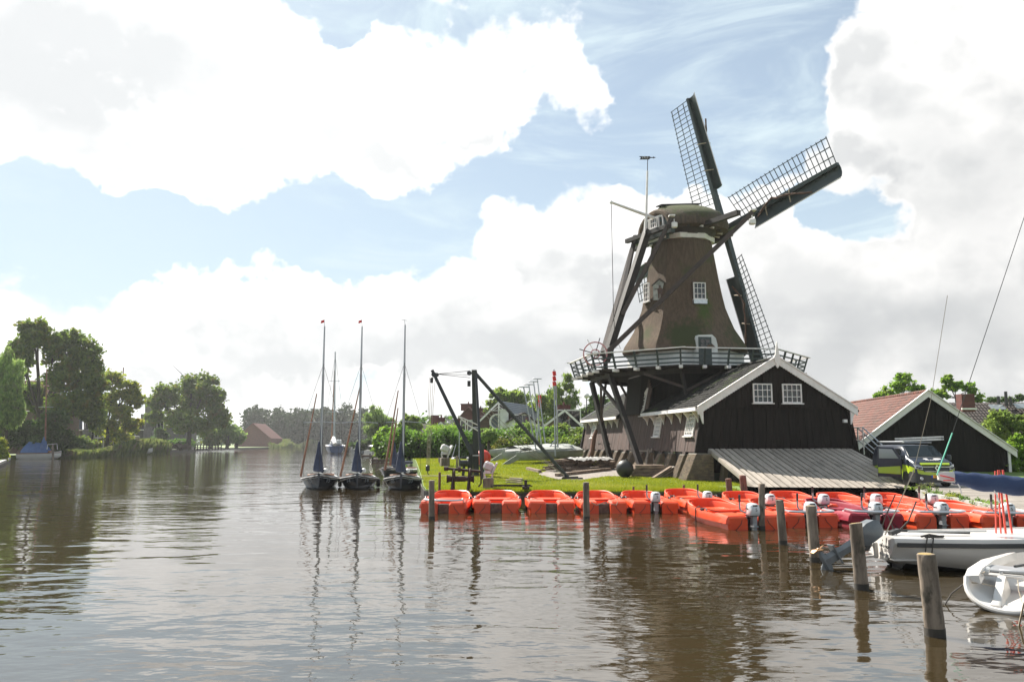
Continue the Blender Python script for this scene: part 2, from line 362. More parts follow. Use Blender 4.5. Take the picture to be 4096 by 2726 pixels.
M_brick = pmat('yellow_grey_brick', (.20, .145, .095), (.13, .095, .070), (4, 4, 4), 6, .9, .01, rndv=.25, c3=(.10, .11, .06), s3=1.2, t3=(.55, .7))
M_mortar = pmat('mortar', (.20, .18, .15), (.12, .11, .09), (3, 3, 3), 6, .95, .01)
M_tile = pmat('dark_pantile', (.012, .0115, .010), (.030, .028, .025), (3, 3, 3), 5, .75, .004, spec=.12, rndv=.35, c3=(.040, .060, .015), s3=.8, t3=(.55, .68))
M_redtile = pmat('red_pantile', (.150, .042, .023), (.100, .031, .019), (2, 2, 2), 5, .7, .004, rndv=.38, c3=(.11, .06, .04), s3=1.3, t3=(.5, .75))
M_rope = pmat('rope', (.38, .32, .24), rough=.9)
M_dkrope = pmat('dark_rope', (.05, .045, .04), rough=.9)
M_sailcloth = pmat('brown_sailcloth', (.13, .075, .05), (.09, .05, .035), (3, 3, 3), 4, .9)
M_steel = pmat('galvanised_steel', (.55, .56, .57), (.45, .46, .47), (6, 6, 6), 4, .35, metal=.9)
M_whitewash = pmat('whitewash', (.72, .71, .68), (.60, .59, .56), (1.2, 1.2, 1.2), 6, .8, .006)
M_blackpaint = pmat('black_paint', (.02, .02, .02), rough=.4)

BA = R(8.5); U = Vector((-math.sin(BA), math.cos(BA), 0)); W = Vector((math.cos(BA), math.sin(BA), 0)); ZA = Vector((0, 0, 1))
FL = Vector((10.119, 45.671, .45))
def bp(s, t, z): return FL+W*s+U*t+ZA*(z-.45)

def window(parent, c, xd, yd, w, h, nx, ny, mat=None, sill=True, glass=None, fw=.07, name='window'):
    """framed window with glazing bars; xd to the right seen from outside, yd up"""
    xd = Vector(xd).normalized(); yd = Vector(yd).normalized(); zd = xd.cross(yd).normalized(); ax = (xd, yd, zd); c = Vector(c); mb = MB()
    for sg in (-1, 1):
        mb.box(c+xd*sg*(w/2-fw/2), (fw, h, .09), ax); mb.box(c+yd*sg*(h/2-fw/2)+zd*.003, (w-fw*.5, fw, .09), ax)
    for i in range(1, nx): mb.box(c+xd*(w*(i/nx-.5))+zd*.002, (.035, h-fw, .05), ax)
    for j in range(1, ny): mb.box(c+yd*(h*(j/ny-.5))+zd*.005, (w-fw, .035, .05), ax)
    if sill: mb.box(c-yd*(h/2+.03)+zd*.05, (w+.14, .06, .18), ax)
    f = part(name, mb, mat or M_white, parent, True, smooth=0)
    part('pane', MB().box(c-zd*.03, (w-.04, h-.04, .02), ax), glass or M_glass, f, True, smooth=0)
    return f

# ------------------------------------------------------------------ saw barn
barn = thing('saw_barn', 'long black boarded saw barn with white bargeboards under the windmill stage', 'barn', bp(5.2, 13, .45), 0)
EZ, RZ, RS = 4.6, 7.42, 5.28        # eave height, ridge height, ridge offset
def sl_(z): return .77*(z-.45)/3.95  # batter of the left wall
def sr_(z): return 10.42-.77*(z-.45)/3.95
# end gable at the camera: vertical tarred boards, lower tier and upper tier
lo, up = MB(), MB(); n = 46
for i in range(n):
    a, b = i/n, (i+1)/n-.0012; j = .012*math.sin(i*2.7)
    z0, z1 = (.9, 4.62); pts = []
    l0, r0, l1, r1 = sl_(z0), sr_(z0), sl_(z1), sr_(z1)
    q = [bp(l0+(r0-l0)*a, .02+j, z0), bp(l0+(r0-l0)*b, .02+j, z0), bp(l1+(r1-l1)*b, .02+j, z1), bp(l1+(r1-l1)*a, .02+j, z1)]
    lo.prism(q, U*.06)
    sa, sb = l1+(r1-l1)*a, l1+(r1-l1)*b
    zt = lambda s: RZ-.05-(RZ-EZ)*abs(s-RS)/(RS-.6)
    if zt(sa) > 4.66 or zt(sb) > 4.66:
        up.prism([bp(sa, -.05-j, 4.60), bp(sb, -.05-j, 4.60), bp(sb, -.05-j, max(4.62, zt(sb))), bp(sa, -.05-j, max(4.62, zt(sa)))], U*.06)
part('gable_boards', lo, M_black, barn, True, smooth=0, kind='stuff'); part('gable_boards', up, M_black, barn, True, smooth=0, kind='stuff')
core = MB()                          # dark inner shell so nothing shows through the joints
for (t0, t1) in ((.12, 10.), (16.2, 27.6)):
    pr = [(sl_(2.0)+.12, 2.0), (sr_(2.0)-.12, 2.0), (sr_(4.6)-.15, 4.6), (RS, RZ-.25), (sl_(4.6)+.15, 4.6)]
    core.prism([bp(s, t0, z) for s, z in pr], U*(t1-t0))
core.prism([bp(s, 10., z) for s, z in [(.5, 2.0), (9.6, 2.0), (9.2, 6.4), (8.0, 7.12), (2.4, 7.12), (1.35, 6.4)]], U*6.2)
part('inner_wall', core, M_black, barn, True, smooth=0)
# tapering corner posts
part('corner_post', MB().beam(bp(-.02, -.02, .35), bp(.78, -.02, 4.55), .20, .20), M_black, barn, True, smooth=0)
part('corner_post', MB().beam(bp(10.45, -.02, .35), bp(9.66, -.02, 4.55), .20, .20), M_black, barn, True, smooth=0)
part('corner_post', MB().beam(bp(-.05, 27.6, .8), bp(.75, 27.6, 4.55), .22, .22), M_black, barn, True, smooth=0)
# long wall: one board mesh, every board an object
bm_unit = MB().box((.5, .5, .5), (1, 1, 1)).mesh('board', M_board, None, 0)
def board(t0, t1, z0, z1, s0=None, jit=0.):
    a = bp(sl_(z0) if s0 is None else s0, t0, z0); b = bp(sl_(z1) if s0 is None else s0, t0, z1)
    hgt = b-a; nrm = U.cross(hgt.normalized())       # outward
    if nrm.dot(W) > 0: nrm = -nrm
    M = Matrix.Identity(4)
    for i in range(3): M[i][0] = U[i]*(t1-t0-.012); M[i][1] = nrm[i]*(.035+jit); M[i][2] = hgt[i]; M[i][3] = a[i]
    o = bpy.data.objects.new('board', bm_unit); COL.objects.link(o); o.parent = barn; o.matrix_local = INV[barn] @ M
    return o
t = 0.1; bays = [(.35, 1.3), (2.3, 3.2), (4.2, 5.2), (6.3, 7.3), (8.6, 9.5)]
while t < 27.5:
    w_ = rnd.uniform(.19, .27); t1 = min(t+w_, 27.55); low = 2.06-.04*(t > 16)
    ph = (t % 2.02)/2.02
    if ph > .74: low -= .34                        # strips run down between the piers' openings
    if t < 10 or t > 16.2: board(t, t1, low, 4.58, jit=rnd.uniform(0, .018))
    else: board(t, t1, low, min(7.05, 6.35+min(.75, (t-10)*.9) if t < 13.6 else 7.1-(t-13.6)*.42), jit=rnd.uniform(0, .018))
    t = t1
# front cheek of the raised middle bay
part('cheek_wall', MB().prism([bp(1.35, 9.93, 5.0), bp(9.2, 9.93, 5.0), bp(9.2, 9.93, 6.4), bp(8, 9.93, 7.1), bp(2.3, 9.93, 7.1), bp(1.28, 9.93, 6.42)], U*.06), M_black, barn, True, smooth=0)
# black sheets stand in for the shade in the openings below the boards
op = MB(); k = 0
t = .28
while t < 27:
    op.box(bp(.42, t+.72, 1.55), (1.35, .05, 1.3), (U, W, ZA)); t += 2.02
part('crawl_space_shade', op, M_blackpaint, barn, True, smooth=0)

# roof: pantiles, the nearest 300 as parts
def pantile(w=.26, l=.38, amp=.048):
    mb = MB(); n = 6
    prof = [(w*(i/n), amp*math.sin(math.pi*2*i/n-.6)) for i in range(n+1)]
    vs = []
    for y, zz in ((0, .040), (l, 0)):
        vs += [(x, y, z+zz) for x, z in prof]
    vs += [(x, 0, z-.0) for x, z in prof]
    m = n+1
    mb.add(vs, [(i, i+1, m+i+1, m+i) for i in range(n)]+[(2*m+i, 2*m+i+1, i+1, i) for i in range(n)])
    return mb
def tiled(parent, origin, along, upslope, ncol, nrow, mat, w=.25, l=.34, nparts=300, order='near'):
    """tiles on a slope: along = unit vector of a row, upslope = unit vector up the slope"""
    mb0 = pantile(w*1.04, l*1.12); me = mb0.mesh('tile', mat, None, 60, flip=False)
    nrm = along.cross(upslope).normalized()
    if nrm.z < 0: nrm = -nrm
    flipx = along.cross(upslope).z < 0
    rest = MB(); cnt = 0
    for c in range(ncol):
        for r in range(nrow):
            j = rnd.uniform(-.012, .012)
            p = origin+along*(c*w)+upslope*(r*l+j)+nrm*(.03+rnd.uniform(0, .012))
            M = Matrix.Identity(4); ang = rnd.uniform(-.02, .02); ax = along*math.cos(ang)+upslope*math.sin(ang)
            for i in range(3): M[i][0] = ax[i]; M[i][1] = upslope[i]; M[i][2] = nrm[i]; M[i][3] = p[i]
            if cnt < nparts:
                o = bpy.data.objects.new('tile', me); COL.objects.link(o); o.parent = parent; o.matrix_local = INV[parent] @ M; cnt += 1
            else: rest.add([M @ Vector(q) for q in mb0.v], mb0.f)
    if rest.v: part('roof_tiles', rest, mat, parent, True, smooth=60, kind='stuff', flip=False)
e0 = bp(.30, -.12, 4.52); r0 = bp(RS, -.12, RZ); upv = (r0-e0).normalized(); slen = (r0-e0).length
tiled(barn, e0, U, upv, 42, int(slen/.34), M_tile)
for (t0, t1, sd) in ((16.2, 27.9, 0),):
    tiled(barn, bp(.30, t0, 4.52), U, upv, int((t1-t0)/.25), int(slen/.34), M_tile, nparts=0)
rf = MB()                             # roof boarding under the tiles and the hidden right-hand slope
for (t0, t1) in ((-.18, 10.), (16.2, 27.9)):
    rf.prism([bp(.28, t0, 4.48), bp(RS, t0, RZ-.02), bp(10.3, t0, 4.48), bp(10.3, t0, 4.38), bp(RS, t0, RZ-.14), bp(.28, t0, 4.38)], U*(t1-t0))
part('roof', rf, M_tile, barn, True, smooth=0)
part('ridge_tiles', MB().tube([bp(RS, -.1+i*.4, RZ+.05+.012*(i % 2)) for i in range(26)], .11, 8), M_tile, barn, True)
# bargeboards with scalloped edge, finial, eave boards and brackets
def barge(sg, name='bargeboard'):
    mb = MB(); n = 34; top = []; bot = []
    for i in range(n*4+1):
        f = i/(n*4); s = RS+sg*(.04+(RS-.42)*f); z = RZ+.10-(RZ+.10-EZ+.02)*f
        d = .40+.035*abs(math.sin(f*n*math.pi)); top.append((s, z)); bot.append((s, z-d))
    m = len(top)
    vs = [bp(s, -.26, z) for s, z in top]+[bp(s, -.26, z) for s, z in bot]+[bp(s, -.20, z) for s, z in top]+[bp(s, -.20, z) for s, z in bot]
    fs = []
    for i in range(m-1): fs += [(i, i+1, m+i+1, m+i), (2*m+i, 3*m+i, 3*m+i+1, 2*m+i+1), (m+i, m+i+1, 3*m+i+1, 3*m+i), (i, 2*m+i, 2*m+i+1, i+1)]
    fs += [(0, m, 3*m, 2*m), (m-1, 3*m-1, 4*m-1, 2*m-1)]
    mb.add(vs, fs)
    e = top[-1]; mb.beam(bp(RS+sg*.05, -.23, RZ+.14), bp(e[0], -.23, e[1]+.04), .16, .06)   # capping strip
    part(name, mb, M_white, barn, True, smooth=0)
barge(-1); barge(1)
fin = MB(); pr = [(.0, -.55), (.10, -.42), (.05, -.30), (.16, -.2), (.20, .1), (.12, .25), (.09, .45), (.05, .75), (.02, .98), (0, 1.0)]
fin.prism([bp(RS-x, -.33, RZ+z) for x, z in pr]+[bp(RS+x, -.33, RZ+z) for x, z in reversed(pr[:-1])], U*.07)
part('finial', fin, M_white, barn, True, smooth=0)
def bracket(s, t, z, out=-1):
    pr = [(0, 0), (.42, 0), (.42, -.07), (.30, -.16), (.17, -.34), (.10, -.62), (.05, -.78), (0, -.80)]
    part('eave_bracket', MB().prism([bp(s+out*x, t, z+zz) for x, zz in pr], U*.10), M_white, barn, True, smooth=0)
for (a, b, bs) in ((-.2, 9.96, (.3, 1.75, 3.1, 4.7, 6.2, 8.1, 9.5)), (16.2, 27.85, (17, 18.6, 20.3, 22.0, 23.5, 25.3, 27.2))):
    part('eave_board', MB().box(bp(.28, (a+b)/2, 4.50), (b-a, .09, .20), (U, W, ZA)).box(bp(.30, (a+b)/2, 4.385), (b-a, .50, .03), (U, W, ZA)), M_white, barn, True, smooth=0)
    for t in bs: bracket(.70, t, 4.36)
bracket(9.75, -.2, 4.45, 1); bracket(.72, -.22, 4.45)
part('verge_board', MB().beam(bp(.26, 27.95, 4.56), bp(RS, 27.95, RZ+.1), .06, .22), M_white, barn, True, smooth=0)
# windows
for s0, s1 in ((3.78, 4.95), (5.58, 6.77)): window(barn, bp((s0+s1)/2, -.14, 5.42), W, ZA, s1-s0, 1.12, 4, 3)
bt = Vector((W*.77+ZA*3.95)).normalized()
M_skyglass = pmat('reflected_sky_glass', (.25, .27, .28), rough=.05, spec=1.0, metal=.0)  # pale base colour stands in for sky mirrored in the panes
for t, h, w_, z in ((1.35, 1.35, 1.35, 3.62), (7.2, 1.35, 1.25, 3.62), (24.2, 1.3, 1.2, 3.62)): window(barn, bp(sl_(z)-.08, t, z), -U, bt, w_, h, 5 if w_ > 1.22 else 3, 5, glass=M_skyglass)
tw = MB(); a = bp(sl_(4.75)-.09, 12.9, 4.75); b_ = bp(sl_(4.75)-.09, 10.9, 4.75); c_ = bp(sl_(6.4)-.09, 10.75, 6.4)   # the tapering window beside the tower
for p, q in ((a, b_), (b_, c_), (c_, a)): tw.beam(p, q, .09, .09)
for f in (.25, .5, .75): tw.beam(a.lerp(b_, f), c_.lerp(b_, f) if f > .5 else c_, .04, .05)
for f in (.25, .5, .75): tw.beam(b_.lerp(c_, f), a.lerp(c_, f), .04, .05)
f = part('triangular_window', tw, M_white, barn, True, smooth=0); part('pane', MB().prism([a, b_, c_], W*.03), M_skyglass, f, True, smooth=0)
part('wall_lamp', MB().box(bp(9.42, -.12, 3.85), (.22, .16, .18), (W, U, ZA)), M_white, barn, True, smooth=0)
# iron tie bars on the long wall
ti = MB()
for t in (18.2, 21.0): ti.tube([bp(sl_(2.6)-.12, t, 2.6), bp(sl_(2.6)-.12, t+1.1, 2.6)], .025, 6)
part('tie_bar', ti, M_blackpaint, barn, True)
# brick piers, tapering; real bricks stand proud of the mortar core
def pier(s, t, w, zb, zt, foot=.55, one=False):
    ax0 = bp(s, t, 0)
    def ring(z, g=0.):
        f = (zt-z)/(zt-zb); o = .42+foot*f; return [bp(s-o-g, t-g, z), bp(s+.55+g, t-g, z), bp(s+.55+g, t+w+g, z), bp(s-o-g, t+w+g, z)]
    p = part('brick_pier', MB().loft([ring(zb), ring(zt)]), M_mortar, barn, True, smooth=0)
    rest = MB(); nz_ = int((zt-zb)/.075)
    for c in range(nz_):
        z = zb+.0375+c*.075; f = (zt-z)/(zt-zb); L = .97+foot*f
        for face in (0, 1):
            span = L if face == 0 else w; nb = max(2, round(span/.23)); off = (c % 2)*.5
            for i in range(-1, nb):
                a_ = max(0, (i+off)/nb); b2 = min(1, (i+1+off)/nb)
                if b2-a_ < .12/nb: continue
                x0, x1 = a_*span+.006, b2*span-.006; j = rnd.uniform(.004, .018)
                if face == 0: c0 = bp(s-(L-.55)+(x0+x1)/2, t-j/2, z); d = (x1-x0, .03+j, .062); ax = (W, U, ZA)
                else: c0 = bp(s-(L-.55)-j/2, t+(x0+x1)/2, z); d = (.03+j, x1-x0, .062); ax = (W, U, ZA)
                if one: part('brick', MB().box(c0, d, ax), M_brick, p, True, smooth=0)
                else: rest.box(c0, d, ax)
    if rest.v: part('bricks', rest, M_brick, p, True, smooth=0, kind='stuff')
pier(.55, -.55, 1.25, .30, 2.0, .75, True)
pier(2.1, -.9, .5, .30, 1.75, .25); pier(3.3, -1.9, .45, .30, 1.35, .15)
for i in range(13):
    t = 1.55+i*2.02; zb = land_z(0, (bp(0, t, 0)).y)-.15
    pier(.62, t, .78, zb, 1.92+.06*(i % 2), .62 if i < 7 else .45)
bm_u2 = None

# ------------------------------------------------------------------ windmill
MC = FL+U*13.1+W*4.75; MC.z = 0
def oc(r, k, z, da=0.): a = R(22.5+45*k+da); return MC+(W*math.cos(a)+U*math.sin(a))*r+ZA*z
AXA, TILT = R(62), R(9)
AX = Vector((math.sin(AXA), math.cos(AXA), 0)); PP = Vector((math.cos(AXA), -math.sin(AXA), 0))   # towards the sails / towards the camera
mill = thing('windmill', 'tall thatched smock windmill with four lattice sails and a white railed stage', 'windmill', (MC.x, MC.y, .9))
def P_(name, mb, m, par=None, **k): return part(name, mb, m, par or mill, True, **k)
DZ = 7.60
# thatched body: octagon softened at the corners
prof = [(9.02, 4.62), (9.12, 4.74), (9.55, 4.58), (10.0, 4.28), (10.7, 3.84), (11.5, 3.52), (12.3, 3.22), (13.4, 2.98), (14.6, 2.76), (16, 2.54), (17.3, 2.33), (17.5, 2.2)]
def octring(r, z, n=48, soft=.45):
    out = []
    for i in range(n):
        a = 2*math.pi*i/n; loc = (math.degrees(a)-22.5) % 45-22.5; ap = math.cos(R(22.5))/math.cos(R(22.5-abs(loc)) if False else R(22.5)-abs(R(loc)))
        rr = r*(1-soft+soft*1.0) if False else r*(soft*(math.cos(R(22.5))/max(.924, math.cos(R(22.5)-abs(R(loc)))))+(1-soft)*.975)
        out.append(MC+(W*math.cos(a)+U*math.sin(a))*rr+ZA*z)
    return out
P_('thatched_body', MB().loft([octring(r*1.02, z, soft=.8) for z, r in prof]), M_thatch, smooth=30)
P_('plaster_base', MB().loft([[oc(4.25, k, z) for k in range(8)] for z in (DZ-.02, 9.3)]), M_whitewash, smooth=0)
P_('lower_body', MB().loft([[oc(r, k, z) for k in range(8)] for z, r in ((4.6, 4.5), (DZ-.03, 4.2))]), M_black, smooth=0)
P_('frieze', MB().loft([[oc(r, k, z) for k in range(8)] for z, r in ((17.48, 2.42), (17.84, 2.45), (17.84, 2.3))]), M_white, smooth=0)
P_('curb_ring', MB().loft([octring(r, z) for z, r in ((17.8, 2.38), (18.1, 2.5), (18.32, 2.8), (18.4, 2.6))]), M_beam)
# windows in the thatch, moss below the sill, door with arched white surround, painted plaque
def on_body(fx, fy, r):      # point on the body under a photo pixel: march along the ray
    d = ray(fx, fy).normalized(); p = Vector((0, 0, EYE)); best = None
    for i in range(4000):
        q = p+d*(50+i*.005); rr = math.hypot(q.x-MC.x, q.y-MC.y)
        pr_ = np.interp(q.z, [a for a, b in prof], [b for a, b in prof])*.97
        if rr < pr_+r: return q
    return q
def outw(q): v = Vector((q.x-MC.x, q.y-MC.y, 0)).normalized(); return v
FN = -U                       # normal of the octagon side that faces the camera
q = on_body(2792, 1165, -.02); window(mill, q-U*.30, W, ZA, .92, 1.22, 3, 3); P_('window_reveal', MB().box(q+U*.12, (.96, .70, 1.26), (W, U, ZA)), M_thatch, smooth=0)
P_('window_sill', MB().box(q-U*.22-ZA*.80, (1.0, .45, .28), (W, U, ZA)), M_steel, smooth=0)
mo = MB(); rows = []
for i in range(7):
    z = q.z-.9-i*.42; r = np.interp(z, [a for a, b in prof], [b for a, b in prof])
    hw = .52-.04*i+.08*math.sin(i*2.1); base = MC-U*(r*.967+.02)+ZA*z; cx = (q-MC).dot(W)
    rows.append([base+W*(cx-hw+.1*math.sin(i*1.3)), base+W*(cx+hw*(.9+.1*math.cos(i)))])
q = on_body(2640, 1165, -.02); pn = (-U*.9-W*.35).normalized(); px_ = pn.cross(ZA)*-1; px_ = ZA.cross(pn).normalized()
pl = MB(); w_, h_ = .48, .62
pl.prism([q+pn*.16+px_*x+ZA*z for x, z in ((-w_, -h_), (w_, -h_), (w_, h_*.75), (0, h_*1.35), (-w_, h_*.75))], -pn*.12)
pq = P_('plaque', pl, pmat('painted_plaque', (.50, .50, .44), (.25, .26, .22), (3.5, 3.5, 3.5), 6, .6), smooth=0)
P_('plaque_roof', MB().beam(q+pn*.16+px_*-.58+ZA*.42, q+pn*.16+ZA*.92, .30, .05, up=ZA).beam(q+pn*.16+px_*.58+ZA*.42, q+pn*.16+ZA*.92, .30, .05, up=ZA), M_beam, pq, smooth=0)
fg = MB(); o_ = q+pn*.19     # a painted man with a tool over his shoulder
fg.prism([o_+px_*x+ZA*z for x, z in ((-.13, -.52), (-.03, -.52), (-.02, -.2), (.02, -.2), (.04, -.52), (.13, -.52), (.14, -.1), (.19, .02), (.17, .22), (.05, .26), (-.05, .26), (-.18, .2), (-.16, -.05))], pn*.02)
fg.prism([o_+px_*(.08*math.cos(a))+ZA*(.35+.09*math.sin(a)) for a in [k*math.pi/4 for k in range(8)]], pn*.02)
fg.prism([o_+px_*x+ZA*z for x, z in ((-.38, .20), (-.36, .14), (.25, .10), (.25, .15))], pn*.025)
P_('painted_figure', fg, pmat('plaque_figure', (.13, .06, .035), (.07, .05, .04), (8, 8, 8), 3, .6), pq, smooth=0)
q = on_body(2600, 1170, -.02); n_ = (-W*.95-U*.2).normalized(); window(mill, q+n_*.28, ZA.cross(n_), ZA, .8, 1.4, 3, 4)
# stage door
dq = on_body(2815, 1400, 0); dq = MC+W*((dq-MC).dot(W)+.02)-U*4.02
P_('door_surround', MB().prism([dq-U*.62+W*x+ZA*z for x, z in ((-.56, DZ), (-.56, 9.75), (-.46, 9.95), (.55, 10.0), (.82, 9.75), (.92, 9.3), (.92, DZ))], U*.85), M_whitewash, smooth=0)
do = P_('door', MB().box(dq-U*.64+ZA*(DZ+1.12), (.92, .10, 2.2), (W, U, ZA)), M_green, smooth=0)
P_('door_pane', MB().box(dq-U*.70+ZA*(DZ+1.75), (.62, .02, .62), (W, U, ZA)), M_glass, do, smooth=0)
mb = MB()
for x in (0,): mb.box(dq-U*.715+ZA*(DZ+1.75)+W*x, (.05, .03, .62), (W, U, ZA))
mb.box(dq-U*.718+ZA*(DZ+1.75), (.62, .03, .05), (W, U, ZA)); P_('glazing_bar', mb, M_green, do, smooth=0)
# cap: thatched, blunt oval with a long ridge, cut off at the tail end
def capring(z, f, b, w, p=2.6, n=40):
    out = []
    for i in range(n):
        a = 2*math.pi*i/n; c, s = math.cos(a), math.sin(a)
        x = math.copysign(abs(c)**(2/p), c)*(f if c > 0 else b); y = math.copysign(abs(s)**(2/p), s)*w
        out.append(MC+AX*x+PP*y+ZA*(z+.16*x*max(0, z-18.6)/1.9))
    return out
cr = [(18.22, 2.95, 2.4, 2.75), (18.32, 3.24, 2.55, 3.08), (18.7, 3.34, 2.58, 3.16), (19.15, 3.24, 2.52, 2.98), (19.6, 2.95, 2.42, 2.48), (19.98, 2.5, 2.3, 1.78), (20.28, 2.05, 2.1, 1.05), (20.5, 1.7, 1.95, .38)]
P_('cap', MB().loft([capring(z, f, b, w) for z, f, b, w in cr]), M_moss, smooth=50)
P_('cap_ridge', MB().beam(MC-AX*2.1+ZA*20.24, MC+AX*1.75+ZA*20.86, .70, .07), M_beam, smooth=0)
# flared eave rafters under the cap
for i in range(18):
    a = 2*math.pi*i/18; d = AX*math.cos(a)+PP*math.sin(a)
    P_('rafter_end', MB().beam(MC+d*2.4+ZA*18.36, MC+d*3.02+ZA*18.16, .13, .13), M_white if i % 3 else M_beam, smooth=0)
# tail gable with a window
TG = MC-AX*2.42
gp = [(-1.5, 17.35), (1.5, 17.35), (1.6, 18.5), (1.3, 19.1), (.65, 19.45), (-.65, 19.45), (-1.3, 19.1), (-1.6, 18.5)]
P_('tail_gable', MB().prism([TG+PP*y+ZA*z for y, z in gp], -AX*.12), M_green, smooth=0)
tg = MB()
for y in (-1.3, -.68, .68, 1.3): tg.beam(TG-AX*.15+PP*y+ZA*17.4, TG-AX*.15+PP*y*.8+ZA*19.2, .22, .06, up=PP)
for z in (17.5, 18.35, 19.2): tg.box(TG-AX*.16+ZA*z, (.05, 2.4, .16), (AX, PP, ZA))
P_('gable_trim', tg, M_white, smooth=0)
window(mill, TG-AX*.22+ZA*18.8, PP, ZA, .8, .75, 3, 2)
th = MB(); pts = [TG-AX*.05+PP*(1.85*math.cos(a))+ZA*(17.75+1.85*math.sin(a)**.8) for a in [math.pi*(i/14) for i in range(15)]]
th.tube(pts, .24, 8); P_('thatch_verge', th, M_thatch)
P_('gable_beam', MB().beam(TG-AX*.3+PP*2.3+ZA*17.75, TG-AX*.3-PP*2.3+ZA*17.75, .34, .34), M_green, smooth=0)
# hub and four sails
HUB = MC+AX*3.9+ZA*18.95; WX = (AX*math.cos(TILT)+ZA*math.sin(TILT)).normalized()
E1 = Vector((math.cos(AXA), -math.sin(AXA), 0)); E2 = E1.cross(WX)
if E2.z < 0: E2 = -E2
P_('windshaft', MB().tube([MC+AX*1.5+ZA*18.6, HUB+WX*.1], .34, 10).bev(HUB+WX*.25, (.9, .9, 1.5), .1, (E1, E2, WX)), M_beam)
P_('breast_beam', MB().beam(MC+AX*3.15+PP*1.7+ZA*18.2, MC+AX*3.15-PP*1.7+ZA*18.2, .5, .5), M_beam, smooth=0)
PHI = R(9.3); SR = 11.65
for k in range(4):
    a = PHI+k*math.pi/2; d = E1*math.cos(a)+E2*math.sin(a); sd = E2*math.cos(a)-E1*math.sin(a)   # along the sail / lattice side
    hub = HUB+WX*(.55 if k % 2 else .05)
    s = P_('sail', MB().beam(hub, hub+d*SR, .42, .42, up=WX, w2=.22, h2=.22), M_green, smooth=0)
    tilt = -WX*.20                       # weather of the lattice
    nb = 23; x0, x1 = 2.55, SR-.1
    lat = 1.95
    for i in range(nb):
        r = x0+(x1-x0)*i/(nb-1); tw = .45-.35*i/(nb-1); ld = (sd*math.cos(tw)-WX*math.sin(tw))
        p = hub+d*r; P_('sail_bar', MB().beam(p-ld*.30, p+ld*(lat+.10), .042, .05, up=WX), M_green, s, smooth=0)
    for j, y in enumerate((.62, 1.28, lat)):
        pts = []
        for i in range(nb):
            r = x0+(x1-x0)*i/(nb-1); tw = .45-.35*i/(nb-1); ld = (sd*math.cos(tw)-WX*math.sin(tw)); pts.append(hub+d*r+ld*y)
        m_ = MB()
        for p, q in zip(pts[:-1:4], pts[4::4]): m_.beam(p, q, .045, .04, up=WX)
        m_.beam(pts[20], pts[22], .06, .05, up=WX)
        P_('hemlath', m_, M_green, s, smooth=0)
    # streamlined leading edge board, curved in section
    sec = [(.05, .16), (-.35, .30), (-.75, .25), (-1.10, .02), (-1.20, -.18), (-1.08, -.08), (-.72, .14), (-.35, .18)]
    rings = [[hub+d*r-sd*(-y)*sc+WX*z*sc*.9 for y, z in sec] for r, sc in ((3.55, .92), (5.5, .90), (8.5, .86), (SR, .78))]
    P_('leading_edge', MB().loft(rings), M_green, s, smooth=40)
    wl = rings[0][4], rings[-1][4]; P_('edge_strip', MB().beam(wl[0]-sd*.03, wl[1]-sd*.03, .05, .05), M_white, s, smooth=0)
    # rolled sail cloth tied to the stock
    rp = [hub+d*(4.3+i*.42)+sd*(-.55+.75*math.sin(i*.33)*(.7 if i > 4 else 1)-.0)+WX*(.34 if k == 1 else -.34)*(1 if True else 0) for i in range(13)]
    P_('sail_cloth', MB().tube([p for p in rp], [.05+.05*math.sin(i*1.1)**2 for i in range(13)], 6), M_sailcloth, s)
    for rr in (5.0, 7.3): P_('tie_rope', MB().tube([hub+d*rr-sd*.75+WX*.30, hub+d*(rr+.15)-sd*.3+WX*.42, hub+d*(rr+.3)+sd*.12+WX*.3], .035, 5).tube([hub+d*rr-sd*.75-WX*.16, hub+d*(rr+.15)-sd*.3-WX*.3, hub+d*(rr+.3)+sd*.12-WX*.3], .045, 5), M_rope, s)
# tail: spreader beams and braces down to the winding wheel
TE = MC-AX*7.15+ZA*8.3
P_('spreader', MB().beam(MC-AX*.2+PP*6.3+ZA*18.35, MC-AX*.2-PP*6.0+ZA*18.35, .34, .34), M_beam, smooth=0)
P_('spreader', MB().beam(MC-AX*3.3+PP*2.7+ZA*17.9, MC-AX*3.3-PP*2.5+ZA*17.9, .30, .30), M_beam, smooth=0)
M_oak = pmat('brown_brace_timber', (.055, .034, .026), (.032, .022, .018), (2, 2, 2), 5, .65)
def brace(a, b, w, name='tail_brace', m=M_oak): return P_(name, MB().beam(a, b, w, w*1.15, w2=w*1.15), m, smooth=0)
NE = at(3011, 848, Y=(MC+PP*6.2).y); FE = MC-AX*.2-PP*6.0+ZA*18.4
brace(NE, TE+PP*.3+ZA*.6, .26); brace(FE, TE-PP*.3+ZA*.6, .26)
brace(MC-AX*3.2+ZA*18.2, TE, .42, 'tail_pole', M_beam)
MID = (MC-AX*3.2+ZA*18.2).lerp(TE, .66)
brace(at(2687, 871, Y=(MC-AX*3.3+PP*2.6).y), MID+PP*.25, .24); brace(at(2541, 943, Y=(MC-AX*3.3-PP*2.4).y), MID-PP*.25, .24)
P_('brace_cap', MB().box(NE+ZA*.15, (.42, .42, .10)), M_white, smooth=0); P_('brace_cap', MB().box(at(2687, 862, Y=(MC-AX*3.3+PP*2.6).y), (.42, .42, .10)), M_white, smooth=0)
for p in (NE+Vector((-.15, -.3, -.75)), at(2697, 899, Y=(MC-AX*3.3+PP*2.6).y)):
    P_('flood_lamp', MB().bev(p, (.42, .34, .40), .05).beam(p+ZA*.2, p+ZA*.45, .06), M_white)
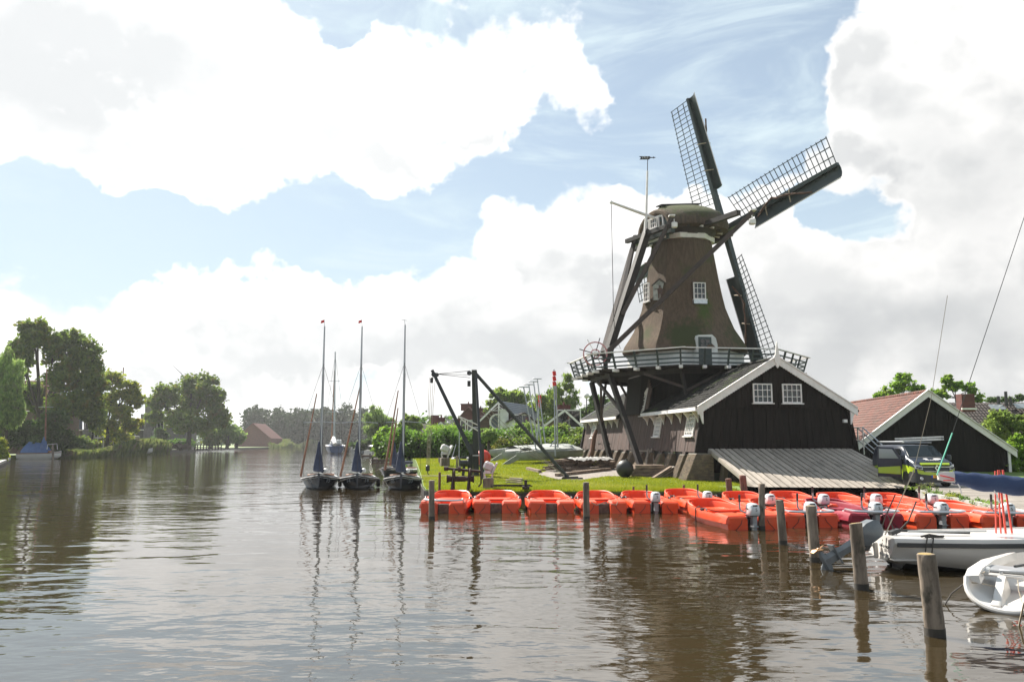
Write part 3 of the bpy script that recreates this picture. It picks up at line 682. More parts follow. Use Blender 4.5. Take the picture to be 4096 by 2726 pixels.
# winding wheel in pink and white
wc = MC-AX*8.0+ZA*8.75; wn = (PP*.75-AX*.55).normalized(); wx = wn.cross(ZA).normalized()
wh = MB(); ring = lambda r: [wc+(wx*math.cos(t_)+ZA*math.sin(t_))*r for t_ in [2*math.pi*i/24 for i in range(25)]]
M_pink = pmat('faded_red_paint', (.42, .14, .15), (.50, .25, .25), (6, 6, 6), 3, .6)
wheel = P_('winding_wheel', wh.tube(ring(.82), .05, 6, False).tube(ring(.30), .05, 6, False), M_pink)
for i in range(8):
    t_ = 2*math.pi*i/8+.3; d = wx*math.cos(t_)+ZA*math.sin(t_); P_('spoke', MB().beam(wc+d*.1, wc+d*1.15, .07, .06), M_white if i % 2 else M_beam, wheel, smooth=0)
P_('wheel_axle', MB().tube([wc-wn*.5, wc+wn*.5], .14, 8), M_white, wheel)
P_('wheel_frame', MB().beam(TE+ZA*.4, wc-wn*.2, .22, .22).beam(TE, TE-ZA*.7, .3, .3), M_beam, smooth=0)
# white boom from the tail gable with its long rope, and the pole with the dated vane
BE = at(2445, 808, Y=(MC-AX*7.2).y); BS = MC-AX*2.4+ZA*19.2
P_('boom', MB().tube([BS, BE], [.13, .085], 8).ball(BE, .13, 8, 5), M_white)
P_('boom_rope', MB().tube([BE, Vector((BE.x+.03, BE.y, 12.0)), Vector((BE.x+.1, BE.y, 10.2)), Vector((BE.x+.5, BE.y+.1, 9.15)), TE+ZA*1.0-PP*.1+Vector((.4, 0, 0))], .022, 5), M_dkrope)
VB = at(2581, 973, Y=(MC-AX*3.6).y); VT = at(2591, 640, Y=(MC-AX*3.6).y)
vp = P_('vane_pole', MB().tube([VB, VB.lerp(VT, .87)], [.12, .07], 8), M_white); P_('vane_spindle', MB().tube([VB.lerp(VT, .87), VT+ZA*.1], .03, 6), M_blackpaint, vp)
vn = P_('wind_vane', MB().prism([VT+ZA*z+Vector((x, 0, 0)) for x, z in ((-.62, .06), (-.50, .19), (-.64, .31), (.15, .31), (.22, .25), (.42, .24), (.42, .19), (.2, .17), (.1, .06))], (0, .03, 0)).prism([VT+ZA*z+Vector((x, 0, 0)) for x, z in ((.40, .14), (.62, .215), (.40, .29))], (0, .03, 0)), M_blackpaint, smooth=0)
letter('1711', .26, M_white, vn, INV[mill] @ (VT+ZA*.185+Vector((-.2, -.02, 0))), (1, 0, 0), (0, 0, 1), .003)
# stage: joists, boards, leaning rail
SRAD = 8.25; stg = P_('stage', MB().loft([[oc(r, k, z) for k in range(8)] for z, r in ((DZ-.46, 7.1), (DZ-.12, 7.1))], cap=False).loft([[oc(r, k, z) for k in range(8)] for z, r in ((DZ-.46, 6.85), (DZ-.12, 6.85))], cap=False), M_beam, smooth=0)
for k in range(8):
    n = 12; A0, A1, B0, B1 = oc(4.35, k, DZ), oc(4.35, k+1, DZ), oc(SRAD, k, DZ), oc(SRAD, k+1, DZ)
    for i in range(n):
        f0, f1 = i/n, (i+.90)/n; q = [A0.lerp(B0, f0), A0.lerp(B0, f1), A1.lerp(B1, f1), A1.lerp(B1, f0)]
        P_('deck_board', MB().prism(q, (0, 0, -.06)), M_beam, stg, smooth=0)
    posts = [i/4 for i in range(4)]
    for f in posts:
        b = oc(SRAD-.08, k, DZ-.06).lerp(oc(SRAD-.08, k+1, DZ-.06), f); inn = oc(4.3, k, DZ-.06).lerp(oc(4.3, k+1, DZ-.06), f); o_ = (b-inn).normalized()
        P_('joist', MB().beam(inn-ZA*.085, b-o_*.1-ZA*.085, .16, .17), M_beam, stg, smooth=0)
        P_('joist_end', MB().beam(b-o_*.099-ZA*.085, b+o_*.36-ZA*.085, .24, .19), M_white, stg, smooth=0)
        P_('rail_post', MB().beam(b+o_*.10-ZA*.05, b+o_*.46+ZA*1.10, .11, .11), M_green, stg, smooth=0)
    for z, w_, h_, m in ((.20, .05, .10, M_green), (.47, .05, .10, M_green), (.77, .05, .10, M_green), (1.12, .16, .07, M_white)):
        e = .10+.36*(z+.05)/1.15
        a, b = oc(SRAD-.08+e*1.06, k, DZ+z-.06), oc(SRAD-.08+e*1.06, k+1, DZ+z-.06); ext = (b-a).normalized()*(.35 if z > 1 and k % 2 == 0 else .0)
        P_('rail' if z < 1 else 'hand_rail', MB().beam(a-ext, b+ext, w_, h_), m, stg, smooth=0)
# struts carrying the stage
def strut(a, b, w=.24): P_('stage_strut', MB().beam(a, b, w, w), M_oak if w < .2 else M_beam, stg, smooth=0)
def ring_at(fx, r=7.0): # point of the ring beam under a photo column, camera side
    best = None
    for k in range(8):
        for f in np.linspace(0, 1, 60):
            p = oc(r, k, DZ-.5).lerp(oc(r, k+1, DZ-.5), f); x = 4*(512+FPX*p.x/(p.y*math.cos(PITCH)+(p.z-EYE)*math.sin(PITCH)))
            if best is None or abs(x-fx)+p.y*2 < best[0]: best = (abs(x-fx)+p.y*2, p)
    return best[1]
def wall_at(fx, s, z):
    return min((bp(s, .1*i, z) for i in range(280)), key=lambda p: abs(4*(512+FPX*p.x/(p.y*math.cos(PITCH)+(p.z-EYE)*math.sin(PITCH)))-fx))
f1, f2 = wall_at(2448, -.9, .85), wall_at(2572, -.9, .72)
S1, S2 = oc(7.0, 3, DZ-.45), oc(7.0, 4, DZ-.45)
strut(S1, f1, .30); strut(S2, f2, .32)
strut(S1.lerp(S2, .30), S2.lerp(f2, .40), .19); strut(S1.lerp(oc(7, 2, DZ-.45), .4), S1.lerp(f1, .45), .17); strut(S1.lerp(S2, .5), S1.lerp(f1, .50), .17)
for x, y, z in ((2463, 1650, 5.2),):
    p = bp(2.0, 18.5, 5.4); strut(Vector((p.x, p.y, DZ-.4)), p, .22); strut(S2.lerp(oc(7, 3, DZ-.45), .6)*.3+Vector((p.x, p.y, DZ-.45))*.7, Vector((p.x, p.y, 6.0)), .14)
p = bp(2.2, 6.2, 5.55); tp = oc(7.0, 5, DZ-.45); strut(tp, p, .20)
strut(tp+Vector((-2.4, .6, 0)), p.lerp(tp, .4), .17); strut(tp+Vector((2.6, -.2, 0)), p.lerp(tp, .25), .17)
p = bp(8.3, 6.2, 5.55); strut(oc(7.0, 6, DZ-.45), p, .2)

# ------------------------------------------------------------------ log ramp in front of the barn
M_grey = pmat('grey_weathered_plank', (.34, .30, .26), (.20, .175, .15), (1.2, 6, 6), 7, .85, .006, rndv=.14, c3=(.11, .10, .085), s3=(.9, 2.2, 2), t3=(.56, .74))
M_ramp = pmat('bleached_ramp_plank', (.36, .31, .26), (.30, .26, .22), (5, 1.2, 1.2), 7, .85, .003, rndv=.16, c3=(.17, .15, .125), s3=(2.2, 1.1, 1.1), t3=(.52, .76), bscale=(14, 2.2, 2.2))
ramp = thing('log_ramp', 'sloping grey plank ramp leading up from the water to the black gable', 'ramp', bp(5, -3, .4))
TL, TR = bp(1.0, -.1, 2.26), bp(9.80, -.1, 2.26); BL, BR = at(3022, 1949, z=.36), at(3722, 1954, z=.36)
cut = [0]
while cut[-1] < 1: cut.append(cut[-1]+rnd.uniform(.036, .056))
cut = [c/cut[-1] for c in cut]
for a, b in zip(cut[:-1], cut[1:]):
    b -= .010; j = rnd.uniform(-.02, .02)
    q = [TL.lerp(TR, a), TL.lerp(TR, b), BL.lerp(BR, b), BL.lerp(BR, a)]
    part('plank', MB().prism([p+ZA*j*.4 for p in q], (0, 0, -.06)), M_ramp, ramp, True, smooth=0)
for f in (.12, .45, .8): part('bearer', MB().beam(TL.lerp(BL, f)-ZA*.14, TR.lerp(BR, f)-ZA*.14, .16, .14), M_beam, ramp, True, smooth=0)
part('edge_beam', MB().beam(TL-ZA*.14+W*.03, BL-ZA*.13+W*.03, .14, .15), M_ramp, ramp, True, smooth=0)
for i in range(24):        # lower slope into the water
    a, b = i/24, (i+1)/24-.004; d0, d1 = Vector((-.12, -.25, -.06)), Vector((.5, -3.2, -.75))
    part('plank', MB().prism([BL.lerp(BR, a)+d0, BL.lerp(BR, b)+d0, BL.lerp(BR, b)+d1, BL.lerp(BR, a)+d1], (0, 0, -.06)), M_ramp, ramp, True, smooth=0)
part('sill_beam', MB().beam(BL+Vector((-.2, -.14, -.10)), BR+Vector((.2, -.14, -.10)), .20, .14), M_ramp, ramp, True, smooth=0)
part('ramp_post', MB().beam(bp(1.6, -1.6, .3), bp(1.6, -1.6, 1.45), .2), M_beam, ramp, True, smooth=0); part('ramp_post', MB().beam(bp(1.6, -3.6, .3), bp(1.6, -3.6, .55), .2), M_beam, ramp, True, smooth=0)
# steel stair rail at the far corner of the ramp
sr = thing('stair_railing', 'pale steel stair railing between the ramp and the red roofed shed', 'railing', bp(10.6, .4, .5))
for off in (0, .55):
    a, b, c = bp(9.9, .5+off, 3.45), bp(10.9, .5+off, 3.50), bp(11.9, -2.0+off, 1.2)
    part('rail', MB().tube([a, b, c], .04, 6), M_steel, sr, True); part('rail', MB().tube([a-ZA*.75, b-ZA*.75, c-ZA*.6], .03, 6), M_steel, sr, True)
    part('rail_post', MB().tube([b, b-ZA*1.6], .04, 6).tube([c, c-ZA*.8], .04, 6), M_steel, sr, True)

# ------------------------------------------------------------------ red roofed shed
M_darkshed = pmat('black_shed_boards', (.007, .0058, .0048), (.012, .0098, .008), (4, 4, .4), 5, .85, .004, spec=.2)
SA = R(5.4); SD = Vector((math.sin(SA), math.cos(SA), 0)); SW = Vector((math.cos(SA), -math.sin(SA), 0)); SO = Vector((28.0, 54.0, 0))
def sp(s, t, z): return SO+SW*s+SD*t+ZA*z
shed = thing('boat_shed', 'wide black shed with red tiled roof and white bargeboards behind the van', 'shed', SO+ZA*.5)
SEZ, SRZ, SH = 2.2, 5.95, 4.95
gb = MB(); n = 40
for i in range(n):
    a, b = -SH+2*SH*i/n, -SH+2*SH*(i+1)/n-.012; zt = lambda s: SRZ-.1-(SRZ-SEZ)*abs(s)/SH; j = .01*math.sin(i*1.9)
    gb.prism([sp(a, j, .3), sp(b, j, .3), sp(b, j, zt(b)), sp(a, j, zt(a))], SD*.05)
part('gable_boards', gb, M_darkshed, shed, True, smooth=0, kind='stuff')
part('wall', MB().prism([sp(-SH+.1, .07, .3), sp(SH-.1, .07, .3), sp(SH-.1, .07, SEZ-.05), sp(0, .07, SRZ-.25), sp(-SH+.1, .07, SEZ-.05)], SD*20), M_darkshed, shed, True, smooth=0)
e0, r0 = sp(-SH-.35, -.15, SEZ-.22), sp(0, -.15, SRZ+.02); up_ = (r0-e0).normalized(); sl2 = (r0-e0).length
part('roof', MB().prism([e0-ZA*.02, r0-ZA*.02, sp(SH+.35, -.15, SEZ-.24), sp(SH+.35, -.15, SEZ-.34), r0-ZA*.14, e0-ZA*.12], SD*20.3), M_redtile, shed, True, smooth=0)
tiled(shed, e0, SD, up_, 76, int(sl2/.34), M_redtile, w=.265, l=.34)
tiled(shed, sp(SH+.35, 20, SEZ-.22), -SD, (r0-sp(SH+.35, -.15, SEZ-.22)).normalized(), 76, int(sl2/.34), M_redtile, w=.265, l=.34, nparts=0)
for i in range(48): part('ridge_tile', MB().tube([sp(0, -.1+i*.42, SRZ+.08), sp(0, .30+i*.42, SRZ+.075)], [.13, .115], 7), M_redtile, shed, True)
for sg in (-1, 1):
    a, b = sp(0, -.22, SRZ+.13), sp(sg*(SH+.42), -.22, SEZ-.17)
    part('bargeboard', MB().prism([a, b, b-ZA*.42, a-ZA*.44], SD*.06), M_white, shed, True, smooth=0)
    part('capping', MB().beam(a+ZA*.04, b+ZA*.04, .22, .05), M_white, shed, True, smooth=0)
part('corner_board', MB().box(sp(SH-.02, .0, 1.25), (.16, .2, 1.9), (SW, SD, ZA)), M_white, shed, True, smooth=0)
dl = part('shed_door', MB().box(sp(2.0, -.04, 1.5), (3.4, .05, 2.0), (SW, SD, ZA)), M_darkshed, shed, True, smooth=0)
part('chimney', MB().box(sp(-1.2, 17.5, 5.9), (.9, .9, 1.2), (SW, SD, ZA)).box(sp(-1.2, 17.5, 6.52), (1.0, 1.0, .1), (SW, SD, ZA)), M_redtile, shed, True, smooth=0)

# ------------------------------------------------------------------ boardwalk on the right
bwk = thing('boardwalk', 'grey plank boardwalk beside the orange boats on the right bank', 'boardwalk', (24, 32, .4))
y = 21.0; pm = MB().box((.5, .5, .5), (1, 1, 1)).mesh('plank', M_grey, None, 0)
while y < 43.4:
    w_ = .195; x0 = np.interp(y, [18, 24.5, 28, 33, 36.7, 38.9, 39.5, 44], [16, 16.0, 16.6, 17.5, 18.4, 19.6, 20.0, 20.6])
    o = bpy.data.objects.new('plank', pm); COL.objects.link(o); o.parent = bwk
    o.matrix_local = INV[bwk] @ Matrix.Translation((x0+.25, y, .445+rnd.uniform(-.006, .006))) @ Matrix.Diagonal((20, w_-.022, .05, 1)); y += w_
kb = MB()
for a, b in (((16.05, 20, .30), (16.05, 24.5, .30)), ((16.05, 24.5, .30), (16.65, 28, .30)), ((16.65, 28, .30), (17.55, 33, .30)), ((17.55, 33, .30), (18.6, 37.2, .30)), ((18.6, 37.2, .30), (19.4, 38.6, .30))): kb.beam(a, b, .22, .34)
part('quay_edge', kb, pmat('pale_concrete', (.42, .40, .36), (.28, .27, .24), (2, 2, 2), 6, .9, .01), bwk, True, smooth=0)

# timber sheeting along the lawn bank
M_wet = pmat('wet_dark_timber', (.035, .028, .020), (.018, .015, .011), (3, 3, 3), 5, .6, .01)
sh = thing('bank_sheeting', 'low dark timber sheeting holding up the lawn edge behind the orange boats', 'retaining wall', (3, 37, 0))
pts = [(-15.5, 110), (-9, 75), (-5.9, 52), (-4.6, 42), (-4.1, 38.6), (-3.2, 37.2), (3, 37), (9.6, 36.9), (10.7, 37.4), (11.4, 40.9)]
for a, b in zip(pts[:-1], pts[1:]):
    d = Vector((b[0]-a[0], b[1]-a[1], 0)); m = max(1, int(d.length/(.3 if a[1] < 45 else 3)))
    nrm = Vector((d.y, -d.x, 0)).normalized()*.03
    for i in range(m):
        p, q = Vector((*a, 0))+d*(i/m), Vector((*a, 0))+d*((i+.93)/m); zt = .33+rnd.uniform(-.03, .02)
        part('sheet_board', MB().prism([p+nrm-ZA*.6, q+nrm-ZA*.6, q+nrm+ZA*zt, p+nrm+ZA*zt], nrm*1.6), M_wet, sh, True, smooth=0)

# ------------------------------------------------------------------ mooring posts
M_post = pmat('weathered_mooring_post', (.27, .215, .165), (.115, .088, .066), (5, 5, 1.1), 8, .9, .012, c3=(.055, .048, .034), s3=(4, 4, 2.2), t3=(.52, .70), bscale=(16, 16, 4))
M_lich = pmat('lichen_top', (.32, .22, .06), (.22, .17, .12), (6, 6, 6), 5, .95, .01)
M_redpost = pmat('red_brown_post', (.20, .095, .065), (.12, .06, .045), (6, 6, 1.5), 6, .85, .01)
def post(fx, fyt, fyb, dpx, label, name='mooring_post', fxt=None, z=0., mat=None, cap=None, n=18, cut=0., grp='mooring posts in the water'):
    b = at(fx, fyb, z=z); t = at(fxt or fx, fyt, Y=b.y+.02); r = dpx/4/FPX*b.y/2
    th_ = thing(name, label, 'post', b, 0, grp); a = b-ZA*(1.0 if z == 0 else .1)*Vector((0, 0, 1)).z
    d = (t-b); k = 9; rings = []
    x = Vector((1, 0, 0)); y_ = Vector((0, 1, 0))
    for i in range(-2, k+1):
        f = i/k; c = b+d*f; rr = r*(1.03-.06*f)*(1+.02*math.sin(i*2.3+fx))
        rings.append([c+x*math.cos(2*math.pi*j/n)*rr*(1+.035*math.sin(3*2*math.pi*j/n+fx))+y_*math.sin(2*math.pi*j/n)*rr*(1+.03*math.cos(2*2*math.pi*j/n+fx))+ZA*(cut*math.sin(2*math.pi*j/n+2.5) if i == k else 0) for j in range(n)])
    c = sum((p for p in rings[-1]), Vector())/n
    rings.append([c+(p-c)*.9+ZA*r*.08 for p in rings[-1]])
    part('shaft', MB().loft(rings, cap=False, capa=True), mat or M_post, th_, True, smooth=50)
    part('post_top', MB().loft([[c+(p-c)*.9+ZA*r*.078 for p in rings[-2]], [c+(p-c)*.55+ZA*r*.16 for p in rings[-2]]]), cap or M_lich, th_, True)
    if z == 0: part('wet_base', MB().tube([b-ZA*.3, b+d.normalized()*.11], r*1.075, n), M_wet, th_, True)
    return th_
post(1727, 1920, 2075, 23, 'grey mooring post in front of the leftmost orange boat', cap=M_post)
post(2346, 1928, 2075, 25, 'grey mooring post in front of the fourth orange boat from the left', fxt=2344, cap=M_post)
post(3047, 1933, 2115, 25, 'dark mooring post beside the white motor of the turned orange boat', cap=M_post)
post(3133, 1998, 2175, 32, 'two toned leaning mooring post, bleached at its lower half', fxt=3118, cap=M_post)
post(3262, 2022, 2245, 40, 'stout mooring post beside the propeller of the grey outboard', fxt=3243)
post(3448, 2092, 2355, 50, 'tall split mooring post at the stern of the white sailboat', fxt=3423, cut=.02)
post(3742, 2215, 2540, 71, 'nearest mooring post with yellow lichen on its top', fxt=3704, n=28)
G2 = 'red brown posts on the bank'
post(2921, 1913, 2005, 24, 'shorter red brown post on the bank beside the ramp', 'bank_post', 2914, 0, M_redpost, M_redpost, grp=G2)
post(2981, 1900, 2012, 27, 'taller red brown post on the bank beside the ramp', 'bank_post', 2970, 0, M_redpost, M_redpost, grp=G2)
post(1758, 1887, 1966, 10, 'thin red brown post at the left end of the lawn', 'bank_post', 1759, .35, M_redpost, M_redpost, n=10, grp=G2)
G3 = 'small bollards on the lawn'
for fx, yt, yb, w_, l_ in ((2534, 1944, 1968, 8, 'stubby red brown bollard on the lawn edge behind the fifth boat'), (2735, 1937, 1966, 9, 'stubby red brown bollard on the lawn edge behind the sixth boat'), (1736, 1838, 1868, 8, 'short dark stake on the lawn behind the dark sailboats'), (1757, 1828, 1875, 7, 'leaning stake with a board beside the distant floodlight'), (1762, 1850, 1878, 7, 'short grey stake in front of the distant floodlight'), (1828, 1822, 1893, 8, 'thin post wrapped with rope beside the crane')):
    post(fx, yt, yb, w_, l_, 'bollard', None, .45, M_redpost if 'red' in l_ else M_post, M_post, n=9, grp=G3)
cp = at(2103, 1962, z=.4); cl = thing('cleat_post', 'dark iron mooring cleat on the lawn edge between two orange boats', 'bollard', cp)
part('post', MB().beam(cp, cp+ZA*.5, .13), M_beam, cl, True, smooth=0); part('horn', MB().tube([cp+Vector((-.16, 0, .16)), cp+Vector((.16, 0, .16))], .09, 8), M_dkrope, cl, True)

# ------------------------------------------------------------------ timber crane
KB = at(1905, 1905, z=.52); KT = at(1897, 1478, Y=KB.y)
crane = thing('timber_crane', 'old timber derrick crane with a leaning jib and long back strut on the lawn', 'crane', KB)
M_crane = pmat('dark_green_timber', (.040, .044, .036), (.022, .025, .021), (3, 3, .7), 6, .7, .006)
def K_(n_, mb, m=M_crane, **k): return part(n_, mb, m, crane, True, **k)
K_('mast', MB().beam(KB, KT, .35, .35, w2=.31, h2=.31), smooth=0)
for sx_ in (-.34, .34): K_('mast_cheek', MB().beam(KB+Vector((sx_, 0, 0)), KB+Vector((sx_, 0, 2.0)), .26, .34), smooth=0)
SF = at(2278, 1915, z=.5); K_('back_strut', MB().beam(SF, KT-ZA*.12, .17, .17)); K_('back_strut', MB().beam(at(1928, 1918, z=.5), KT-ZA*.1+Vector((.1, 0, 0)), .14, .14), M_blackpaint)
JF = Vector((KB.x-.45, KB.y-.25, 1.9)); JT = at(1728, 1478, Y=KB.y-.6)
K_('jib', MB().beam(JF+Vector((.2, 0, 0)), JT, .25, .25, w2=.18, h2=.18), pmat('blue_black_timber', (.030, .036, .042), (.018, .022, .026), (3, 3, 1), 5, .6))
K_('jib_head', MB().lathe(JT+Vector((.12, 0, -.28)), [(.0, -.06), (.16, -.06), (.10, 0), (.16, .06), (0, .06)], 10, (0, 1, 0)).lathe(JT+Vector((.3, 0, -.3)), [(.0, -.05), (.13, -.05), (.13, .05), (0, .05)], 10, (0, 1, 0)), M_blackpaint)
K_('mast_head', MB().lathe(KT+Vector((-.3, -.1, -.2)), [(.0, -.06), (.15, -.06), (.09, 0), (.15, .06), (0, .06)], 10, (0, 1, 0)).box(KT+Vector((-.32, 0, -.85)), (.2, .2, .35)), M_blackpaint)
st = MB()
for dz in (-.05, -.30, -.48): st.tube([JT+Vector((.25, 0, -.25)), KT+Vector((-.25, 0, dz))], .016, 4)
K_('stay', st, M_dkrope)
HK = at(1711, 1888, Y=JT.y); HK.z = .95; tk = MB()
for d in (-.16, -.05, .08, .20): tk.tube([JT+Vector((d, 0, -.45)), HK+Vector((d*.45, 0, .3))], .013, 4)
K_('tackle', tk, M_rope); K_('block', MB().bev(HK+ZA*.12, (.24, .14, .36), .04).bev(JT+Vector((-.02, 0, -.62)), (.18, .14, .36), .04).tube([HK-ZA*.06, HK-ZA*.2, HK+Vector((.08, 0, -.28))], .03, 5), M_blackpaint)
rp = MB(); q0, q1 = at(2030, 1772, Y=KB.y-.5), at(2258, 1912, z=.75)
for d in (0, .10, .2): rp.tube([KB+Vector((.3, -.2, 4.6-d*3)), (KB+Vector((.3, -.2, 4.6-d*3))).lerp(SF+Vector((-.3, 0, .3)), .5)-ZA*(.25+d), SF+Vector((-.3, 0, .2+d*.3))], .014, 4)
K_('guy_rope', rp, M_rope)
K_('bunting_rope', MB().tube([at(1838, 1664, Y=KB.y-.4), at(1880, 1683, Y=KB.y-.4), at(1918, 1701, Y=KB.y-.2)], .035, 5).tube([at(1838, 1666, Y=KB.y-.4), at(1870, 1697, Y=KB.y-.4), at(1915, 1722, Y=KB.y-.2)], .045, 5).ball(at(1836, 1664, Y=KB.y-.4), .09, 8, 5), M_white)
dr = MB().lathe(Vector((KB.x-.75, KB.y-.35, 1.35)), [(0, -.3), (.34, -.3), (.34, -.24), (.2, -.22), (.2, .22), (.34, .24), (.34, .3), (0, .3)], 14, (1, .15, 0))
K_('winch_drum', dr, M_blackpaint); K_('winch_leg', MB().beam(Vector((KB.x-.8, KB.y-.45, .5)), Vector((KB.x-.7, KB.y-.35, 1.4)), .16), M_beam, smooth=0)
K_('mast_band', MB().box(KB+ZA*1.3, (.44, .44, .05)).box(KB+ZA*3.0, (.44, .44, .05)), M_steel, smooth=0)
K_('strut_anchor', MB().box(SF+Vector((.15, -.1, .03)), (1.2, .3, .16)).box(SF+Vector((.1, .15, .0)), (.4, .9, .14)).tube([SF+Vector((-.4, -.15, .1)), SF+Vector((.5, .1, .12))], .06, 5), M_beam, smooth=0)
by = at(1932, 1829, Y=52.0); buoy = thing('buoy', 'round orange buoy on a dark stand beside the crane mast', 'buoy', (by.x, by.y, .6))
M_buoy = pmat('orange_red_buoy', (.70, .045, .020), (.60, .06, .03), (4, 4, 4), 3, .45)
part('float', MB().ball(by, .52, 18, 12), M_buoy, buoy, True); part('stand', MB().tube([Vector((by.x, by.y, .5)), by-ZA*.4], .12, 8).lathe(by-ZA*.55, [(0, -.1), (.2, -.1), (.3, .12), (0, .12)], 10), M_blackpaint, buoy, True)

# rusty windlass
wl = at(1868, 1962, z=.42); wl.z = .42
M_rust = pmat('rusty_iron', (.060, .030, .024), (.030, .018, .016), (8, 8, 8), 6, .8, .004)
wind = thing('windlass', 'rusty iron hand windlass with two drums on the lawn edge', 'windlass', wl)
def L_(n_, mb): return part(n_, mb, M_rust, wind, True)
for dx_ in (-.62, .10): L_('frame', MB().beam(wl+Vector((dx_-.04, 0, -.05)), wl+Vector((dx_, 0, 1.0)), .10, .16).beam(wl+Vector((dx_-.08, -.45, -.05)), wl+Vector((dx_, 0, .8)), .06, .06).beam(wl+Vector((dx_+.02, .45, -.05)), wl+Vector((dx_, 0, .8)), .06, .06))
L_('upper_shaft', MB().tube([wl+Vector((-1.05, -.02, 1.04)), wl+Vector((-.8, -.02, 1.0)), wl+Vector((.62, 0, .88))], .06, 8).lathe(wl+Vector((-.95, 0, 1.01)), [(0, -.1), (.10, -.1), (.10, .1), (0, .1)], 8, (1, 0, 0)).lathe(wl+Vector((-.35, 0, .98)), [(0, -.06), (.13, -.06), (.13, .06), (0, .06)], 10, (1, 0, 0)))
L_('drum', MB().lathe(wl+Vector((-.3, 0, .55)), [(0, -.62), (.19, -.62), (.16, -.55), (.10, -.30), (.13, -.28), (.13, .2), (.10, .26), (.13, .5), (.19, .62), (0, .62)], 14, (1, 0, 0)))
L_('brake_band', MB().tube([wl+Vector((.14, .3*math.cos(a), .72+.3*math.sin(a))) for a in [2*math.pi*i/16 for i in range(17)]], .03, 5, False).tube([wl+Vector((-.58, .26*math.cos(a), .72+.26*math.sin(a))) for a in [2*math.pi*i/16 for i in range(17)]], .03, 5, False))
L_('crank', MB().tube([wl+Vector((.62, 0, .88)), wl+Vector((.64, -.05, .35)), wl+Vector((.52, -.05, .2))], .04, 6).tube([wl+Vector((.66, 0, .9)), wl+Vector((.72, .05, 1.3)), wl+Vector((.68, .05, 1.45))], .035, 6))

# floodlights on wooden blocks
M_lightbox = pmat('pale_grey_casing', (.62, .58, .57), (.52, .49, .48), (5, 5, 5), 4, .45)
def floodlight(p, sc, label, rz=0.):
    f = thing('floodlight', label, 'floodlight', p, rz, 'floodlights standing on wooden blocks')
    b = MB(); part('block', b.bev((0, 0, .31*sc), (.62*sc, .55*sc, .74*sc), .02), M_post, f)
    part('bracket', MB().prism([(-.26*sc, 0, .66*sc), (-.10*sc, 0, .66*sc), (-.24*sc, 0, 1.0*sc), (-.3*sc, 0, 1.0*sc)], (0, .04, 0)).prism([(.16*sc, 0, .66*sc), (.26*sc, 0, .66*sc), (.30*sc, 0, 1.02*sc), (.22*sc, 0, 1.02*sc)], (0, .04, 0)), M_steel, f, smooth=0)
    ax = (Vector((.9, 0, -.42)), Vector((0, 1, 0)), Vector((.42, 0, .9)))
    part('casing', MB().bev((.02*sc, 0, 1.34*sc), (.62*sc, .52*sc, .52*sc), .10*sc, ax), M_lightbox, f)
    part('glass_frame', MB().bev((.36*sc, 0, 1.22*sc), (.13*sc, .66*sc, .74*sc), .03*sc, ax), M_lightbox, f)
    part('gear_box', MB().bev((-.02*sc, 0, 1.02*sc), (.42*sc, .4*sc, .24*sc), .04*sc), M_steel, f)
    part('hinge', MB().box((-.05*sc, -.15*sc, 1.60*sc), (.10*sc, .06*sc, .08*sc)), M_white, f, smooth=0); part('hinge', MB().box((.18*sc, .15*sc, 1.52*sc), (.10*sc, .06*sc, .08*sc)), M_white, f, smooth=0)
    return f
floodlight(at(1953, 1956, z=.42), .80, 'nearer floodlight with pale casing on a wooden block beside the windlass')
floodlight(at(1779, 1868, z=.75), 1.05, 'farther floodlight with pale casing on the lawn behind the dark sailboats', .3)

# ------------------------------------------------------------------ gravel and timber along the barn
gv = MB(); out = [(2150, 1895), (2230, 1917), (2330, 1918), (2430, 1903), (2560, 1905), (2640, 1912), (2660, 1890), (2560, 1868), (2440, 1850), (2300, 1862), (2200, 1872)]
pp = []
for fx, fy in out:
    zz = .5
    for _ in range(8): p = at(fx, fy, z=zz); zz = land_z(p.x, p.y)
    pp.append(Vector((p.x, p.y, zz+.02)))
c = sum(pp, Vector())/len(pp); gv.add(pp+[c], [(i, (i+1) % len(pp), len(pp)) for i in range(len(pp))])
struct('gravel', gv, pmat('pinkish_gravel', (.30, .26, .23), (.17, .14, .12), (9, 9, 9), 8, .95, .02, c3=(.16, .17, .07), s3=.9, t3=(.55, .72)), smooth=0)
def gpt(fx, fy):
    zz = .5
    for _ in range(8): p = at(fx, fy, z=zz); zz = land_z(p.x, p.y)
    return Vector((p.x, p.y, zz))
M_log = pmat('split_timber', (.26, .19, .14), (.12, .085, .065), (2, 6, 6), 6, .9, .01, rndv=.3)
a, b = gpt(2215, 1884), gpt(2455, 1868)
pile = thing('timber_pile', 'long heap of old split timber under a pale crumpled sheet', 'timber pile', a.lerp(b, .5))
dirp = (b-a); dirp.z = 0; L0 = dirp.length; dn = dirp.normalized(); sn = Vector((-dn.y, dn.x, 0))
for i in range(64):
    lv = i//16; f = rnd.uniform(.03, .93); w_ = rnd.uniform(.10, .24); l_ = rnd.uniform(.6, 2.4)
    p = a+dn*(f*L0)+sn*rnd.uniform(-.5, .8)+ZA*(.1+lv*.19+rnd.uniform(0, .08)); an = rnd.uniform(-.35, .35); e = (dn*math.cos(an)+sn*math.sin(an))*l_/2
    part('timber', MB().beam(p-e, p+e+ZA*rnd.uniform(-.05, .1), w_*1.6, w_*.7), M_log, pile, True, smooth=0)
sheet_ = MB(); nx_, ny_ = 26, 7
